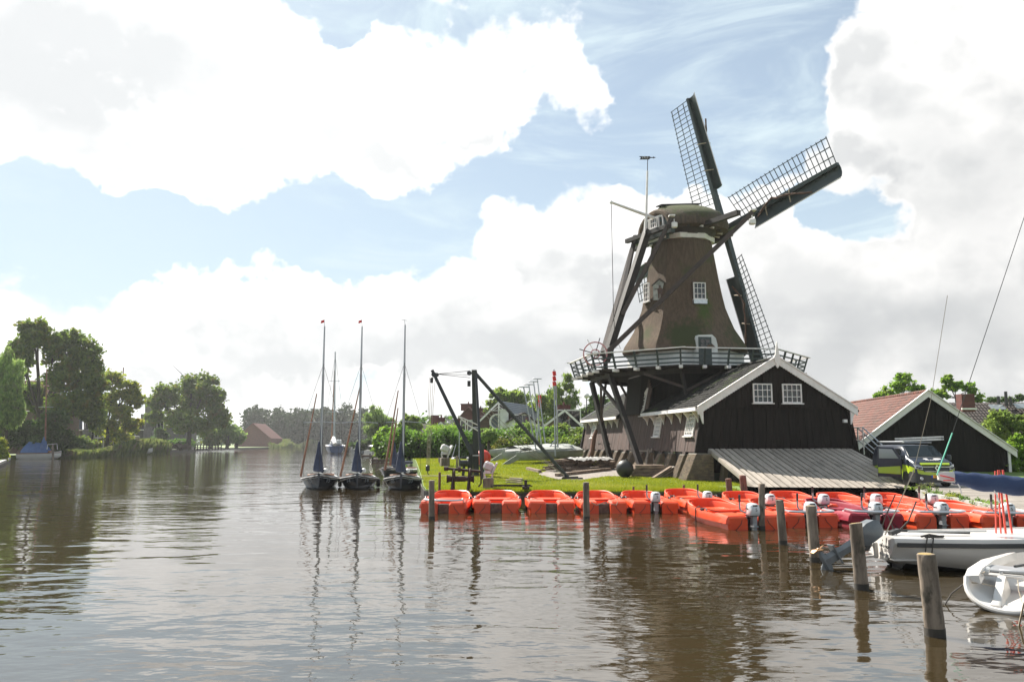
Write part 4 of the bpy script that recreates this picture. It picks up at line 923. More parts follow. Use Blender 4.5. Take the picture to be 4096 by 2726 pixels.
for j in range(ny_):
    for i in range(nx_):
        f = .22+.66*i/(nx_-1); g_ = j/(ny_-1); z = .93-.6*abs(g_-.4)**1.3+.05*math.sin(i*.9+j*2.1)+.035*math.sin(i*2.1-j*1.4)
        sheet_.v.append(a+dn*(f*L0)+sn*(-.75+1.7*g_)+ZA*z)
for j in range(ny_-1):
    for i in range(nx_-1): sheet_.f.append((j*nx_+i, j*nx_+i+1, (j+1)*nx_+i+1, (j+1)*nx_+i))
tag(solo('tarpaulin', sheet_, pmat('pale_grey_sheet', (.34, .33, .31), (.22, .21, .20), (2, 2, 2), 5, .6), 'pale crumpled sheet lying over the heap of old timber', 'tarpaulin', smooth=60))
for k_, (p, q, w_) in enumerate((((2110, 1875), (2160, 1890), .22), ((2225, 1905), (2400, 1884), .2), ((2290, 1893), (2440, 1880), .22))):
    p, q = gpt(*p), gpt(*q); solo('log', MB().beam(p+ZA*.12, q+ZA*.12, w_, w_*.8), M_log, ('short pale log lying at the left end of the timber heap', 'long squared log lying on the gravel in front of the timber heap', 'squared log lying against the foot of the timber heap')[k_], 'log', 'loose logs by the timber heap', 0)
bl = gpt(2500, 1908); solo('ball_fender', MB().ball(bl+ZA*.52, .52, 18, 12).tube([bl+Vector((.1, 0, 1.0)), bl+Vector((.12, 0, 1.1))], .08, 8), pmat('black_rubber', (.018, .017, .016), rough=.5), 'black round ball fender lying on the gravel by the barn', 'fender')
pa = gpt(2610, 1905); stack = thing('plank_stack', 'low stack of squared planks beside the black ball fender', 'plank stack', pa)
for i in range(9):
    r_, c_ = i//3, i % 3; p = pa+Vector((-1.3+r_*.12, .1+c_*.42, .14+r_*.23)); part('plank', MB().beam(p, p+Vector((2.1-r_*.15, .25, 0)), .38, .2), M_log, stack, True, smooth=0)
lean = thing('plank_heap', 'loose pale planks leaning in a row by the brick piers', 'plank heap', gpt(2660, 1905))
for i in range(8):
    p = gpt(2612+i*10, 1912-i*.8)+ZA*.05; part('plank', MB().beam(p, p+Vector((1.3, 1.2, .62-.02*i)), .2, .05), M_grey if i % 2 else M_log, lean, True, smooth=0)
tr = gpt(2602, 1885); trs = thing('trestle', 'grey wooden trestle standing against the brick piers', 'trestle', tr)
for d in ((-.35, 0), (.35, .0)): part('leg', MB().beam(tr+Vector((d[0], -.2, 0)), tr+Vector((d[0]*.3, 0, 1.55)), .09, .09), M_grey, trs, True, smooth=0); part('leg', MB().beam(tr+Vector((d[0], .4, 0)), tr+Vector((d[0]*.3, 0, 1.5)), .09, .09), M_grey, trs, True, smooth=0)
part('top_bar', MB().beam(tr+Vector((-.75, 0, 1.38)), tr+Vector((.75, .1, 1.38)), .14, .12), M_grey, trs, True, smooth=0)
tk_ = wall_at(2370, -.7, .9); solo('tree_trunk', MB().tube([tk_+Vector((-.3, 0, 0)), tk_+Vector((0, 0, 1.0)), tk_+Vector((.15, 0, 2.1)), tk_+Vector((.35, 0, 2.7))], [.22, .2, .18, .12], 8), M_redpost, 'bare brown log leaning upright against the far barn wall', 'log')
ch = thing('anchor_irons', 'low rusty iron frame with coiled rope on the lawn edge', 'scrap iron', gpt(2040, 1945))
ci = gpt(2040, 1950); part('iron_bar', MB().tube([ci+Vector((-1.1, 0, .14)), ci+Vector((1.0, .1, .14))], .04, 5).tube([ci+Vector((-.8, .4, .06)), ci+Vector((1.1, .5, .06))], .05, 5), M_rust, ch, True)
part('rope_coil', MB().tube([ci+Vector((.2+.42*math.cos(i*.7), .2+.2*math.sin(i*.7), .22+.012*i)) for i in range(22)], .03, 5), M_rope, ch, True)

# ------------------------------------------------------------------ orange rental boats
M_or = pmat('orange_plastic', (.74, .072, .014), (.64, .055, .012), (1.5, 1.5, 1.5), 5, .36, spec=.5, rndv=.07, c3=(.60, .12, .05), s3=1.3, t3=(.55, .8))
M_cr = pmat('crimson_plastic', (.27, .012, .032), (.23, .010, .026), (1.5, 1.5, 1.5), 5, .5, spec=.3, c3=(.30, .03, .05), s3=.8, t3=(.55, .8))
M_wood = pmat('grey_transom_board', (.16, .13, .10), (.08, .065, .05), (8, 2, 8), 6, .8)
M_cowl = pmat('silver_white_cowl', (.62, .64, .65), (.56, .58, .59), (3, 3, 3), 3, .28, spec=.6, coat=.4)
M_dgrey = pmat('dark_grey_plastic', (.035, .035, .036), rough=.5)
M_lgrey = pmat('grey_metal_leg', (.33, .34, .35), (.26, .27, .28), (5, 5, 5), 4, .4, metal=.3)
M_tube = pmat('brushed_tube', (.60, .61, .62), rough=.3, metal=.9)
def hull_rings():
    st = [(.0, .86, .76, .38, -.16), (.5, .92, .82, .40, -.18), (1.3, .95, .85, .42, -.18), (2.2, .93, .80, .44, -.17), (3.0, .82, .64, .48, -.12), (3.6, .62, .42, .51, -.02), (3.95, .42, .24, .52, .10), (4.15, .20, .10, .51, .22)]
    out = []
    for y, wr, wc, zr, zb in st:
        s = 1.0; half = [(0, zb), (wc*.6, zb+.01), (wc, zb+.14), (wr-.06, .16), (wr, .175), (wr+.015, zr-.06), (wr-.02, zr), (wr-.12, zr+.005), (wr-.15, zr-.04), (wr-.20, .12), (max(.02, wr-.36), .10), (0, .10)]
        half = [(max(0, x), z) for x, z in half]
        out.append([Vector((x, y+(.10 if i in (4, 5, 6) else 0)*(y > 3.9), z)) for i, (x, z) in enumerate(half)]+[Vector((-x, y+(.10 if i in (4, 5, 6) else 0)*(y > 3.9), z)) for i, (x, z) in reversed(list(enumerate(half))[1:-1])])
    return out
def make_boat(mat, label, group):
    b = thing('rental_boat', label, 'boat', (0, 0, 0), 0, group)
    part('hull', MB().loft(hull_rings()), mat, b, smooth=40)
    # raised bow coaming with a dip each side
    cm = MB(); n = 14; ri, ro = [], []
    for i in range(n+1):
        f = i/n; a = math.pi*f; x = .78*math.cos(a); y = 2.75+1.32*math.sin(a)**.75; z = .46+.13*min(1, math.sin(a)*1.5)
        ri.append(Vector((x*.93, y-.06, z))); ro.append(Vector((x, y, z)))
    for r_, dz in ((ri, 0), (ro, 0)): pass
    rings = [[o_-ZA*.30, o_+ZA*.0, (o_+i_)/2+ZA*.02, i_, i_-ZA*.42] for o_, i_ in zip(ro, ri)]
    part('bow_coaming', cm.loft(rings, closed=True), mat, b, smooth=50)
    for sg in (-1, 1):
        part('side_bench', MB().loft([[Vector((sg*x, y, z)) for x, z in ((.42, .10), (.44, zt), (.50, zt+.03), (.84, zt+.02), (.86, .15))] for y, zt in ((.05, .36), (.7, .36), (1.5, .27), (2.1, .25))]), mat, b, smooth=30)
        part('stern_pod', MB().loft([[Vector((sg*x, y, z)) for x, z in ((.22, zb), (.22, zt-.07), (.29, zt), (.80, zt), (.87*k, zt-.09), (.90*k, .19), (.84*k, .17), (.80*k, zb))] for y, zt, zb, k in ((-.42, .36, -.14, .92), (-.36, .42, -.16, .99), (.2, .44, -.16, 1.0), (.55, .44, .1, 1.0), (.78, .40, .1, .98))]), mat, b, smooth=30)
        part('rowlock', MB().box((sg*.90, 1.55, .46), (.10, .16, .05)).tube([(sg*.86, 1.2, .44), (sg*.86, 1.3, .50), (sg*.86, 1.45, .5), (sg*.86, 1.55, .44)], .02, 5), M_dgrey, b)
        part('grab_rope', MB().tube([(sg*.40, -.43, .30), (sg*.44, -.46, .19), (sg*.56, -.46, .06), (sg*.62, -.42, .0)], .009, 5), M_dkrope, b)
    part('thwart', MB().bev((0, 2.28, .33), (1.42, .36, .07), .02), mat, b); part('thwart_front', MB().box((0, 2.12, .20), (1.3, .05, .2)), mat, b, smooth=0)
    part('fore_bench', MB().bev((0, 3.2, .30), (1.15, .6, .06), .02), mat, b)
    part('drain_plug', MB().lathe((.36, 2.09, .22), [(0, 0), (.045, 0), (.045, .03), (0, .03)], 8, (0, -1, 0)), M_dgrey, b)
    part('transom', MB().bev((0, -.06, .10), (.44, .07, .48), .02), M_wood, b)
    part('badge', MB().lathe((.28, 4.00, .50), [(0, 0), (.10, 0), (.08, .02), (0, .02)], 12, (-.05, -1, .1)), M_lgrey, b)
    part('mooring_rope', MB().tube([(-.9, 1.9, .5), (-.3, 1.4, .36), (.3, 1.35, .37), (.92, 1.8, .5)], .013, 5), M_dkrope, b)
    return b
def add_motor(b, small=1.0, steer=0., hon=True):
    m = part('outboard_motor', MB().bev((0, -.22, .34), (.15, .22, .10), .02).box((0, -.12, .26), (.22, .10, .3)), M_dgrey, b)
    def Q(n_, mb, mat, **k): return part(n_, mb, mat, m, **k)
    rings = [[Vector((x*sx_, -.30+y*sy_, z)) for x, y in ((.13, -.24), (.17, -.12), (.17, .12), (.12, .22), (-.12, .22), (-.17, .12), (-.17, -.12), (-.13, -.24))] for z, sx_, sy_ in ((.40, .85, .80), (.46, 1.0, 1.0), (.62, 1.02, 1.0), (.72, .92, .90), (.77, .68, .62), (.785, .3, .3))]
    Q('cowl', MB().loft(rings), M_cowl, smooth=60)
    Q('cowl_band', MB().bev((0, -.30, .415), (.335, .44, .035), .03), M_dgrey)
    Q('cowl_vent', MB().bev((0, -.50, .715), (.17, .06, .06), .02), M_dgrey)
    Q('leg', MB().loft([[Vector((x*k, -.34+y*k, z)) for x, y in ((.07, -.12), (.07, .10), (-.07, .10), (-.07, -.12))] for z, k in ((.40, 1.1), (.2, .95), (-.35, .8))]).box((0, -.4, .10), (.17, .22, .03)), M_lgrey)
    Q('tiller', MB().tube([(-.1, -.2, .46), (-.22, .0, .52), (-.26, .03, .60)], .03, 6).tube([(-.26, .03, .58), (-.27, .0, .98)], [.035, .03], 8), M_lgrey); Q('grip', MB().tube([(-.27, .0, .80), (-.275, -.02, 1.02)], .036, 8), M_dgrey)
    Q('clamp', MB().beam((-.12, -.1, .05), (-.12, -.12, .36), .05, .08).beam((.12, -.1, .05), (.12, -.12, .36), .05, .08), M_lgrey)
    letter('5', .13, M_blackpaint, m, (0.02, -.545, .60), (1, 0, 0), (0, .12, 1))
    if hon:
        letter('HONDA', .052, M_blackpaint, m, (-.176, -.31, .62), (0, -1, 0), (0, 0, 1)); letter('HONDA', .052, M_blackpaint, m, (.176, -.31, .62), (0, 1, 0), (0, 0, 1))
    return m
def add_rail(b): part('stern_rail', MB().tube([(-.66, .42, .42), (-.66, .30, .50), (-.70, -.2, .50)]+[(.70*math.cos(a)*1.02, -.30-.42*math.sin(a), .50) for a in [math.pi-math.pi*i/10 for i in range(11)]]+[(.70, -.2, .50), (.66, .30, .50), (.66, .42, .42)], .035, 8), M_tube, b); part('rail_foot', MB().bev((-.66, .42, .42), (.12, .14, .06), .02).bev((.66, .42, .42), (.12, .14, .06), .02), M_tube, b)
G1 = 'orange plastic rental boats moored stern out along the bank'
proto = make_boat(M_or, 'orange rental boat with a steel stern hoop, at the left end of the lawn row', G1)
def stern(fx, fy): p = at(fx, fy, z=0); return Vector((p.x, p.y+.40, 0))
BO = {}
def boat(key, fx, fy, rz, label, motor=None, rail=False, src=proto):
    o = src if key == 'b1' else dup(src, (0, 0, 0)); o.location = stern(fx, fy); o.rotation_euler = (rnd.uniform(-.01, .01), rnd.uniform(-.015, .015), rz); o['label'] = label; BO[key] = o
    INV[o] = None
    if motor: add_motor(o, hon=motor == 'h')
    if rail: add_rail(o)
    return o
boat('b2', 1984, 2050, .0, 'orange rental boat without a motor, second from the left along the lawn')
boat('b3', 2207, 2050, .01, 'orange rental boat without a motor, third from the left along the lawn')
boat('b4', 2419, 2051, .0, 'orange rental boat with a pale rope across its stern, behind the second mooring post')
boat('b5', 2624, 2051, .015, 'orange rental boat with a small white motor, fully in view along the lawn', 's')
boat('b6', 2832, 2046, .06, 'orange rental boat with its motor half hidden by the turned boat in front', 's')
G2 = 'orange rental boats in the front row by the boardwalk'
dupl = dup
for k, fx, fy, rz, l_, m, r_ in (('a', 3012, 2116, .13, 'orange rental boat turned side on, with a black stripe rope over its left side', 'h', False), ('b', 3247, 2108, .03, 'orange rental boat with steel stern hoop behind the stout mooring posts', 's', True), ('d', 3774, 2110, .02, 'orange rental boat with stern hoop next to the crimson boat on its right', 'h', True), ('e', 4040, 2114, .0, 'orange rental boat with stern hoop cut off by the right edge of the photo', 'h', True)):
    boat(k, fx, fy, rz, l_, m, r_)['group'] = G2
G4 = 'orange rental boats in the back row below the ramp'
for k, fx, l_, m in (('f', 3085, 'orange rental boat nearest the red brown posts in the row below the ramp', 'h'), ('g', 3300, 'orange rental boat in the row below the ramp, second from its left', 's'), ('h', 3513, 'orange rental boat in the row below the ramp, behind the crimson boat', 's'), ('i', 3736, 'orange rental boat in the row below the ramp, nearest the boardwalk plants', 's')):
    boat(k, fx, 2062, .01, l_, m)['group'] = G4
cr_ = make_boat(M_cr, 'crimson rental boat with silver motor and steel stern hoop among the orange ones', None)
cr_.location = stern(3508, 2108); cr_.rotation_euler = (0, .01, .035); add_motor(cr_); add_rail(cr_)
proto.location = stern(1772, 2052); proto.rotation_euler = (0, .012, -.02); add_rail(proto); BO['b1'] = proto
# a pale stern rope on boat four and a black rope over the turned boat's side
part('stern_rope', MB().tube([(-.5, -.4, .42), (-.3, -.46, .30), (0, -.50, .42), (.2, -.46, .36), (.42, -.47, .30), (.5, -.4, .42)], .016, 5), M_rope, BO['b4'])
part('side_rope', MB().tube([(-.80, 2.0, .52), (-.97, 1.95, .45), (-.99, 1.9, .1), (-.98, 1.9, -.15)], .02, 5), M_dkrope, BO['a'])
lines = MB()
for p, q in (('b1', 'b2'), ('b2', 'b3'), ('b3', 'b4'), ('b4', 'b5'), ('b5', 'b6')):
    pass
for i, (x, y) in enumerate(((2110, 2040), (2525, 2040), (2745, 2035), (1888, 2035))):   # dark tyre fenders between hulls
    p = at(x, y, z=0.0); f = MB(); c = Vector((p.x, p.y+.9, .08)); f.tube([c+Vector((.02, .24*math.cos(a), .24*math.sin(a))) for a in [2*math.pi*j/14 for j in range(15)]], .09, 6, False)
    solo('tyre_fender', f, pmat('fender_rubber', (.02, .02, .02), rough=.7) if i == 0 else MATS['fender_rubber'], ('black tyre fender between the second and third orange boats', 'black tyre fender between the fourth and fifth orange boats', 'black tyre fender between the fifth and sixth orange boats', 'black tyre fender between the first two orange boats')[i], 'fender', 'tyre fenders between the orange boats')

# ------------------------------------------------------------------ dark sailing boats
M_navy = pmat('dark_navy_hull', (.016, .022, .032), (.022, .028, .038), (2, 2, 2), 4, .25, coat=.3)
M_deckp = pmat('pale_deck', (.55, .55, .54), (.45, .45, .44), (2, 2, 2), 4, .5)
M_alu = pmat('grey_mast', (.42, .44, .47), (.36, .38, .40), (2, 2, .6), 3, .4, metal=.4)
M_cover = pmat('navy_sail_cover', (.018, .026, .055), (.03, .04, .075), (5, 5, 3), 5, .85)
M_varn = pmat('varnished_spar', (.25, .11, .055), (.18, .08, .04), (3, 3, 1), 4, .45)
M_red = pmat('red_cloth', (.65, .03, .03), rough=.8)
def make_valk(label):
    v = thing('sailing_boat', label, 'sailboat', (0, 0, 0), 0, 'dark hulled open sailing boats moored in a row')
    st = [(0.0, .05, .02, .86, .12), (.22, .30, .10, .80, .02), (.8, .70, .38, .72, -.12), (1.8, 1.02, .72, .62, -.18), (3.2, 1.12, .86, .54, -.2), (4.8, 1.02, .78, .52, -.18), (6.4, .74, .5, .55, -.02)]
    rings = []
    for y, wr, wc, zr, zb in st:
        h = [(0, zb), (wc*.6, zb+.04), (wc, zb+.22), (wr, zr-.08), (wr+.015, zr-.04), (wr, zr), (wr*.92, zr+.02), (0, zr+.05)]
        rings.append([Vector((x, y, z)) for x, z in h]+[Vector((-x, y, z)) for x, z in reversed(h[1:-1])])
    part('hull', MB().loft(rings), M_navy, v, smooth=40)
    for sg in (-1, 1):
        part('rubbing_strip', MB().tube([(sg*(wr+.02), y, zr-.06) for y, wr, wc, zr, zb in st], .030, 6), M_white, v)
        part('cove_line', MB().tube([(sg*(wr*.985+.012), y, zr-.16) for y, wr, wc, zr, zb in st], .012, 4), M_deckp, v)
    part('deck', MB().loft([[Vector((-wr*.9, y, zr+.045)), Vector((0, y, zr+.085)), Vector((wr*.9, y, zr+.045))] for y, wr, wc, zr, zb in st], closed=False, cap=False), M_deckp, v, flip=False)
    part('coaming', MB().tube([(-.55, 2.5, .72), (-.75, 3.2, .70), (-.72, 5.2, .66), (.72, 5.2, .66), (.75, 3.2, .70), (.55, 2.5, .72), (-.55, 2.5, .72)], .05, 5), M_varn, v)
    mst = part('mast', MB().tube([(0, 2.1, .6), (0, 2.1, 6.2), (0, 2.1, 9.45)], [.075, .065, .04], 8), M_alu, v)
    part('mast_sleeve', MB().tube([(0, 2.12, .9), (0, 2.12, 6.6)], [.085, .07], 8), M_cover, mst)
    part('spreaders', MB().tube([(-1.05, 2.2, 3.75), (0, 2.12, 3.82), (1.05, 2.2, 3.75)], .02, 5), M_alu, mst)
    part('rigging', MB().tube([(-.98, 2.6, .62), (-1.05, 2.2, 3.75), (0, 2.1, 7.2)], .009, 4).tube([(.98, 2.6, .62), (1.05, 2.2, 3.75), (0, 2.1, 7.2)], .009, 4).tube([(0, .1, .85), (0, 2.05, 7.2)], .010, 4).tube([(0, 6.2, .6), (0, 2.15, 9.3)], .008, 4), M_dkrope, mst)
    part('furled_sail', MB().lathe((-.12, 2.05, .95), [(0, -.05), (.27, 0), (.30, .12), (.24, .6), (.15, 1.05), (.08, 1.55), (.03, 1.7), (0, 1.72)], 10), M_cover, v, smooth=40)
    part('sail_bundle', MB().tube([(.05, 2.3, .98), (.02, 3.6, 1.06), (0, 5.4, 1.05)], [.16, .15, .1], 8), M_cover, v)
    part('mooring_line', MB().tube([(-.05, .15, .86), (-.6, -.05, .6), (-1.05, .2, .42)], .012, 4).tube([(.05, .15, .86), (.8, -.1, .62), (1.25, .1, .6)], .014, 4), M_rope, v)
    part('fender', MB().lathe((1.13, 2.6, .1), [(0, -.1), (.11, -.04), (.12, .34), (.05, .42), (0, .44)], 8), M_blackpaint, v)
    part('outboard', MB().bev((.28, 2.6, .98), (.24, .3, .26), .06), M_deckp, v)
    return v
vk = make_valk('leftmost dark sailing boat, marked 15 on its bow, red pennant at its masthead')
VK = [(1274, 1957, .20), (1428, 1957, .155), (1604, 1960, .10)]
VL = ['leftmost dark sailing boat, marked 15 on its bow, red pennant at its masthead', 'middle dark sailing boat of the three moored side by side, red pennant aloft', 'rightmost dark sailing boat of the three moored side by side, next to the lawn']
VB_ = []
for i, (fx, fy, rz) in enumerate(VK):
    p = at(fx, fy, z=.0); o = vk if i == 0 else dup(vk, (0, 0, 0)); o.location = (p.x, p.y, 0); o.rotation_euler = (0, 0, rz); o['label'] = VL[i]; VB_.append(o)
M_faint = pmat('faded_lettering', (.20, .22, .24), rough=.6)
for o, t in zip(VB_, ('15', '14', '20')):
    INV[o] = None; letter(t[0] if False else t, .30, M_faint, o, (-.50, .40, .48), (.80, -.62, 0), (-.25, -.15, 1)); 
    letter(t, .30, M_faint, o, (.50, .40, .48), (.80, .62, 0), (.25, -.15, 1))
for o, sgn in zip(VB_[:2], (1, 1)):
    part('pennant_staff', MB().tube([(0, 2.1, 9.4), (-.03, 2.1, 9.85)], .012, 4), M_alu, o); part('pennant', MB().prism([(-.03, 2.1, 9.85), (-.03, 2.1, 9.70), (-.22, 2.1, 9.62), (-.22, 2.1, 9.78)], (0, .02, 0)), M_red, o, smooth=0)
part('wind_vane', MB().tube([(0, 2.1, 9.4), (-.05, 2.1, 9.75)], .012, 4).tube([(-.22, 2.1, 9.75), (.10, 2.1, 9.70)], .012, 4), M_alu, VB_[2])
G5 = 'varnished spars standing up in the dark sailing boats'
for (b0, b1, l_) in (((1203, 1893), (1267, 1573), 'varnished spar leaning up from the leftmost dark sailing boat'), ((1362, 1893), (1439, 1548), 'varnished spar leaning up from the middle dark sailing boat'), ((1540, 1868), (1593, 1560), 'varnished spar leaning up left of the rightmost dark sailing boat'), ((1560, 1850), (1592, 1630), 'thinner varnished spar behind the rightmost dark sailing boat')):
    p = at(*b0, Y=49); q = at(*b1, Y=50.5); solo('spar', MB().tube([p-ZA*.15, q], [.075, .035], 7), M_varn, l_, 'spar', G5)
v4 = dup(vk, (0, 0, 0)); p = at(1612, 1892, z=0); v4.location = (p.x, 58.5, 0); v4.rotation_euler = (0, 0, -.25); v4['label'] = 'dark sailing boat without its mast, moored farther back against the lawn'
for c in list(v4.children):
    if c.name.split('.')[0] in ('mast', 'pennant', 'pennant_staff', 'lettering'):
        for g in list(c.children): bpy.data.objects.remove(g)
        bpy.data.objects.remove(c)
part('crumpled_sail', MB().ball((.2, 2.4, 1.35), (.34, .3, .62), 10, 7).ball((.1, 2.3, 1.0), (.5, .4, .4), 10, 6), M_cover, v4)
part('white_sheet', MB().ball((.42, 2.0, 1.5), (.14, .2, .55), 8, 6), M_white, v4)
# line from the dark boats to the shore
q0 = VB_[2].location+Vector((.9, 1.2, .75)); q1 = at(1840, 1893, z=.9)
solo('shore_line', MB().tube([q0, q0.lerp(q1, .5)-ZA*.05, q1], .018, 4), M_rope, 'taut pale mooring line from the dark sailing boats to the windlass', 'rope')

# ------------------------------------------------------------------ white sailboat by the posts
M_gel = pmat('white_gelcoat', (.62, .59, .555), (.56, .535, .505), (.8, .8, .8), 4, .28, coat=.35)
M_bot = pmat('dark_antifouling', (.012, .010, .009), rough=.6)
SBX = at(3548, 2290, z=0); sb = thing('white_sailboat', 'white open sailboat with black rubbing strake and lettering on its transom', 'sailboat', (SBX.x+.26, SBX.y-.05, 0), R(-2.5))
st = [(0, .70, .60, .57, .16), (.5, .82, .66, .575, .0), (1.6, 1.02, .80, .59, -.10), (3.2, 1.12, .88, .62, -.14), (4.8, .92, .62, .70, -.10), (6.0, .45, .25, .82, .05), (6.5, .06, .03, .9, .2)]
yo = .95
def sring(x, wr, wc, zr, zb, rake=0.):
    h = [(0, zb), (wc*.55, zb+.02), (wc*.88, zb+.12), (wr*.97, zb+.40), (wr, zr-.02), (wr*.985, zr+.06), (wr*.90, zr+.08)]
    return [Vector((x+rake*(z-.4), yo+y, z)) for y, z in h]+[Vector((x+rake*(z-.4), yo-y, z)) for y, z in reversed(h)][:-1]
def srg(x, wr, wc, zr, zb, rake=0.): 
    h = [(0, zb), (wc*.55, zb+.02), (wc*.88, zb+.12), (wr*.97, zb+.40), (wr, zr-.02), (wr*.985, zr+.06), (wr*.86, zr+.09)]
    return [Vector((x+rake*(z-.4), yo+y, z)) for y, z in h]+[Vector((x+rake*(z-.4), yo-y, z)) for y, z in reversed(h[1:])]
rg = [srg(*s, rake=(.10 if i == 0 else 0)) for i, s in enumerate(st)]
part('hull', MB().loft(rg, closed=True, capa=False, capb=True), M_gel, sb, smooth=50)
tz = rg[0]; part('transom', MB().add([p for p in tz]+[p+Vector((.05, 0, 0)) for p in tz], [tuple(range(len(tz)-1, -1, -1)), tuple(range(len(tz), 2*len(tz)))]), M_gel, sb, smooth=0)
part('antifouling', MB().loft([[Vector((x+.02, yo+y, z)) for y, z in ((wc*.9, zb+.125), (wc*.57, zb-.0), (0, zb-.06), (-wc*.57, zb-.0), (-wc*.9, zb+.125))] for x, wr, wc, zr, zb in [(.25, .72, .62, .57, .02)]+st[1:6]], closed=False, cap=False), M_bot, sb)
part('keel_box', MB().loft([[Vector((x, yo+y, z)) for y, z in ((w_, .10), (w_*.6, -.3), (-w_*.6, -.3), (-w_, .10))] for x, w_ in ((.35, .35), (2, .6), (4, .6), (5.6, .2))]), M_bot, sb)
for sg in (-1, 1):
    part('rubbing_strake', MB().loft([[Vector((x+(.06 if i == 0 else 0), yo+sg*(wr+d), zr+z)) for d, z in ((-.01, -.085), (.03, -.075), (.03, .0), (-.01, .01))] for i, (x, wr, wc, zr, zb) in enumerate(st)]), M_dgrey, sb)
    part('side_deck', MB().loft([[Vector((x+(.02 if i == 0 else 0), yo+sg*y, z)) for y, z in ((wr*.99, zr+.02), (wr*.97, zr+.085), (max(wr-.36, .02), zr+.10), (max(wr-.40, .01), zr+.02))] for i, (x, wr, wc, zr, zb) in enumerate(st)]), M_gel, sb, smooth=40)
    part('boot_line', MB().tube([(x+.01, yo+sg*(wc*.885+.012), zb+.135) for x, wr, wc, zr, zb in st[1:6]], .010, 4), M_dgrey, sb)
    part('inner_side', MB().loft([[Vector((x, yo+sg*(wr-.40), zr+.06)), Vector((x, yo+sg*(wr-.46), .25))] for x, wr, wc, zr, zb in st[:5]], closed=False, cap=False), M_gel, sb, flip=False)
part('floor', MB().box((2.4, yo, .22), (4.8, 1.3, .03)), M_gel, sb, smooth=0); part('foredeck', MB().loft([[Vector((x, yo-wr*.6, zr+.10)), Vector((x, yo, zr+.15)), Vector((x, yo+wr*.6, zr+.10))] for x, wr, wc, zr, zb in st[4:]], closed=False, cap=False), M_gel, sb, flip=False)
part('far_coaming', MB().loft([[Vector((x, yo+(wr-.30)+d, z)) for d, z in ((0, zr+.05), (0, zr+.11), (.05, zr+.11), (.05, zr+.05))] for x, wr, wc, zr, zb in st[:5]]), M_gel, sb)
part('tiller', MB().beam((.25, yo-.1, .76), (1.75, yo-.25, .73), .05, .05).beam((.15, yo-.15, .70), (.35, yo-.1, .76), .12, .08), M_dgrey, sb, smooth=0); part('tiller_extension', MB().beam((.5, yo-.22, .75), (2.0, yo-.42, .79), .05, .035), M_deckp, sb, smooth=0)
part('rudder_fitting', MB().bev((-.10, yo+.02, .34), (.10, .10, .34), .02).beam((-.08, yo, .46), (-.34, yo+.05, .40), .05, .05).beam((-.08, yo, .22), (-.34, yo+.05, .18), .05, .05), M_gel, sb)
letter('sail-a-way', .125, M_dgrey, sb, (-.062, yo-.36, .47), (.0, -1, -.02), (.10, 0, 1)); letter('0515-555540', .085, M_lgrey, sb, (-.082, yo-.37, .29), (0, -1, -.02), (.10, 0, 1))
part('mooring_line', MB().tube([(.62, yo-.78, .68), (.60, yo-.86, .72), (.50, yo-.90, .3), (.30, yo-.95, -.15)], .014, 5).tube([(.72, yo-.80, .68), (.70, yo-.90, .70), (.62, yo-.93, .3), (.44, yo-.98, -.15)], .014, 5).tube([(.55, yo-.7, .70), (.75, yo-.62, .73), (.95, yo-.75, .70), (.6, yo-.78, .70), (1.0, yo-.7, .71)], .022, 5), M_dkrope, sb)
part('stern_bridle', MB().tube([(.1, yo+.2, .70), (.22, yo+.1, 1.12), (.30, yo-.05, .70)], .014, 5).tube([(.30, yo-.1, .68), (.62, yo, .95), (.85, yo+.1, 1.35)], .016, 6).tube([(.22, yo+.1, 1.10), (.42, yo+.1, 1.5)], .014, 5), M_dkrope, sb)
part('deck_block', MB().bev((3.55, yo-.95, .73), (.14, .08, .12), .03).tube([(3.5, yo-.95, .70), (3.55, yo-.95, .86)], .03, 6), M_dgrey, sb)
M_sheet = pmat('red_mainsheet', (.72, .10, .07), rough=.8)
part('mainsheet', MB().tube([(2.62, yo+.0, .7), (2.60, yo, 1.35), (2.58, yo, 2.02)], .022, 6).tube([(2.42, yo, .7), (2.50, yo, 2.0)], .016, 6).tube([(2.75, yo, .7), (2.66, yo, 2.02)], .020, 6).tube([(2.52, yo, .7), (2.56, yo, 2.02)], .016, 6), M_sheet, sb)
# boom with its blue cover
BT, BZ = at(3752, 1902, Y=SBX.y+1.0), at(4096, 1930, Y=SBX.y+.35)
wl_ = lambda p: INV[sb] @ p
bd = (BZ-BT); bm_ = part('boom', MB().bev(BT+bd*.10, (.02, .02, .02), .005), M_gel, sb, True)
part('boom_end', MB().loft([[BT+bd*f+Vector((0, sy, sz))*k for sy, sz in ((-.07, -.14), (.07, -.14), (.08, .06), (.04, .14), (-.04, .14), (-.08, .06))] for f, k in ((.0, .55), (.10, .75), (.19, .85))]), M_gel, bm_, True)
part('reef_line', MB().tube([BT+Vector((.0, -.09, .02)), BT+bd*.09+Vector((0, -.09, .0)), BT+bd*.17+Vector((0, -.09, -.03))], .012, 5).tube([BT+bd*.03+Vector((0, -.1, -.08)), BT+bd*.16+Vector((0, -.11, -.06))], .010, 5), M_red, bm_, True)
cv = MB(); rings = []; nn = 30
for i in range(nn+1):
    f = .185+(1.9-.185)*i/nn; c = BT+bd*f; dn = .15+.11*math.sin(min(1, (f-.185)/.6)*math.pi*.5)-.02*math.sin(i*.9); tp = .13+.02*math.sin(i*1.7)*math.sin(i*.5); w_ = .10+.02*math.sin(i*1.1)
    rings.append([c+Vector((0, y, z)) for y, z in ((0, tp), (w_*.6, tp*.7), (w_, 0), (w_*1.1, -dn*.5), (w_*.7, -dn*.9), (0, -dn), (-w_*.75, -dn*.9), (-w_*1.15, -dn*.5), (-w_, 0), (-w_*.6, tp*.7))])
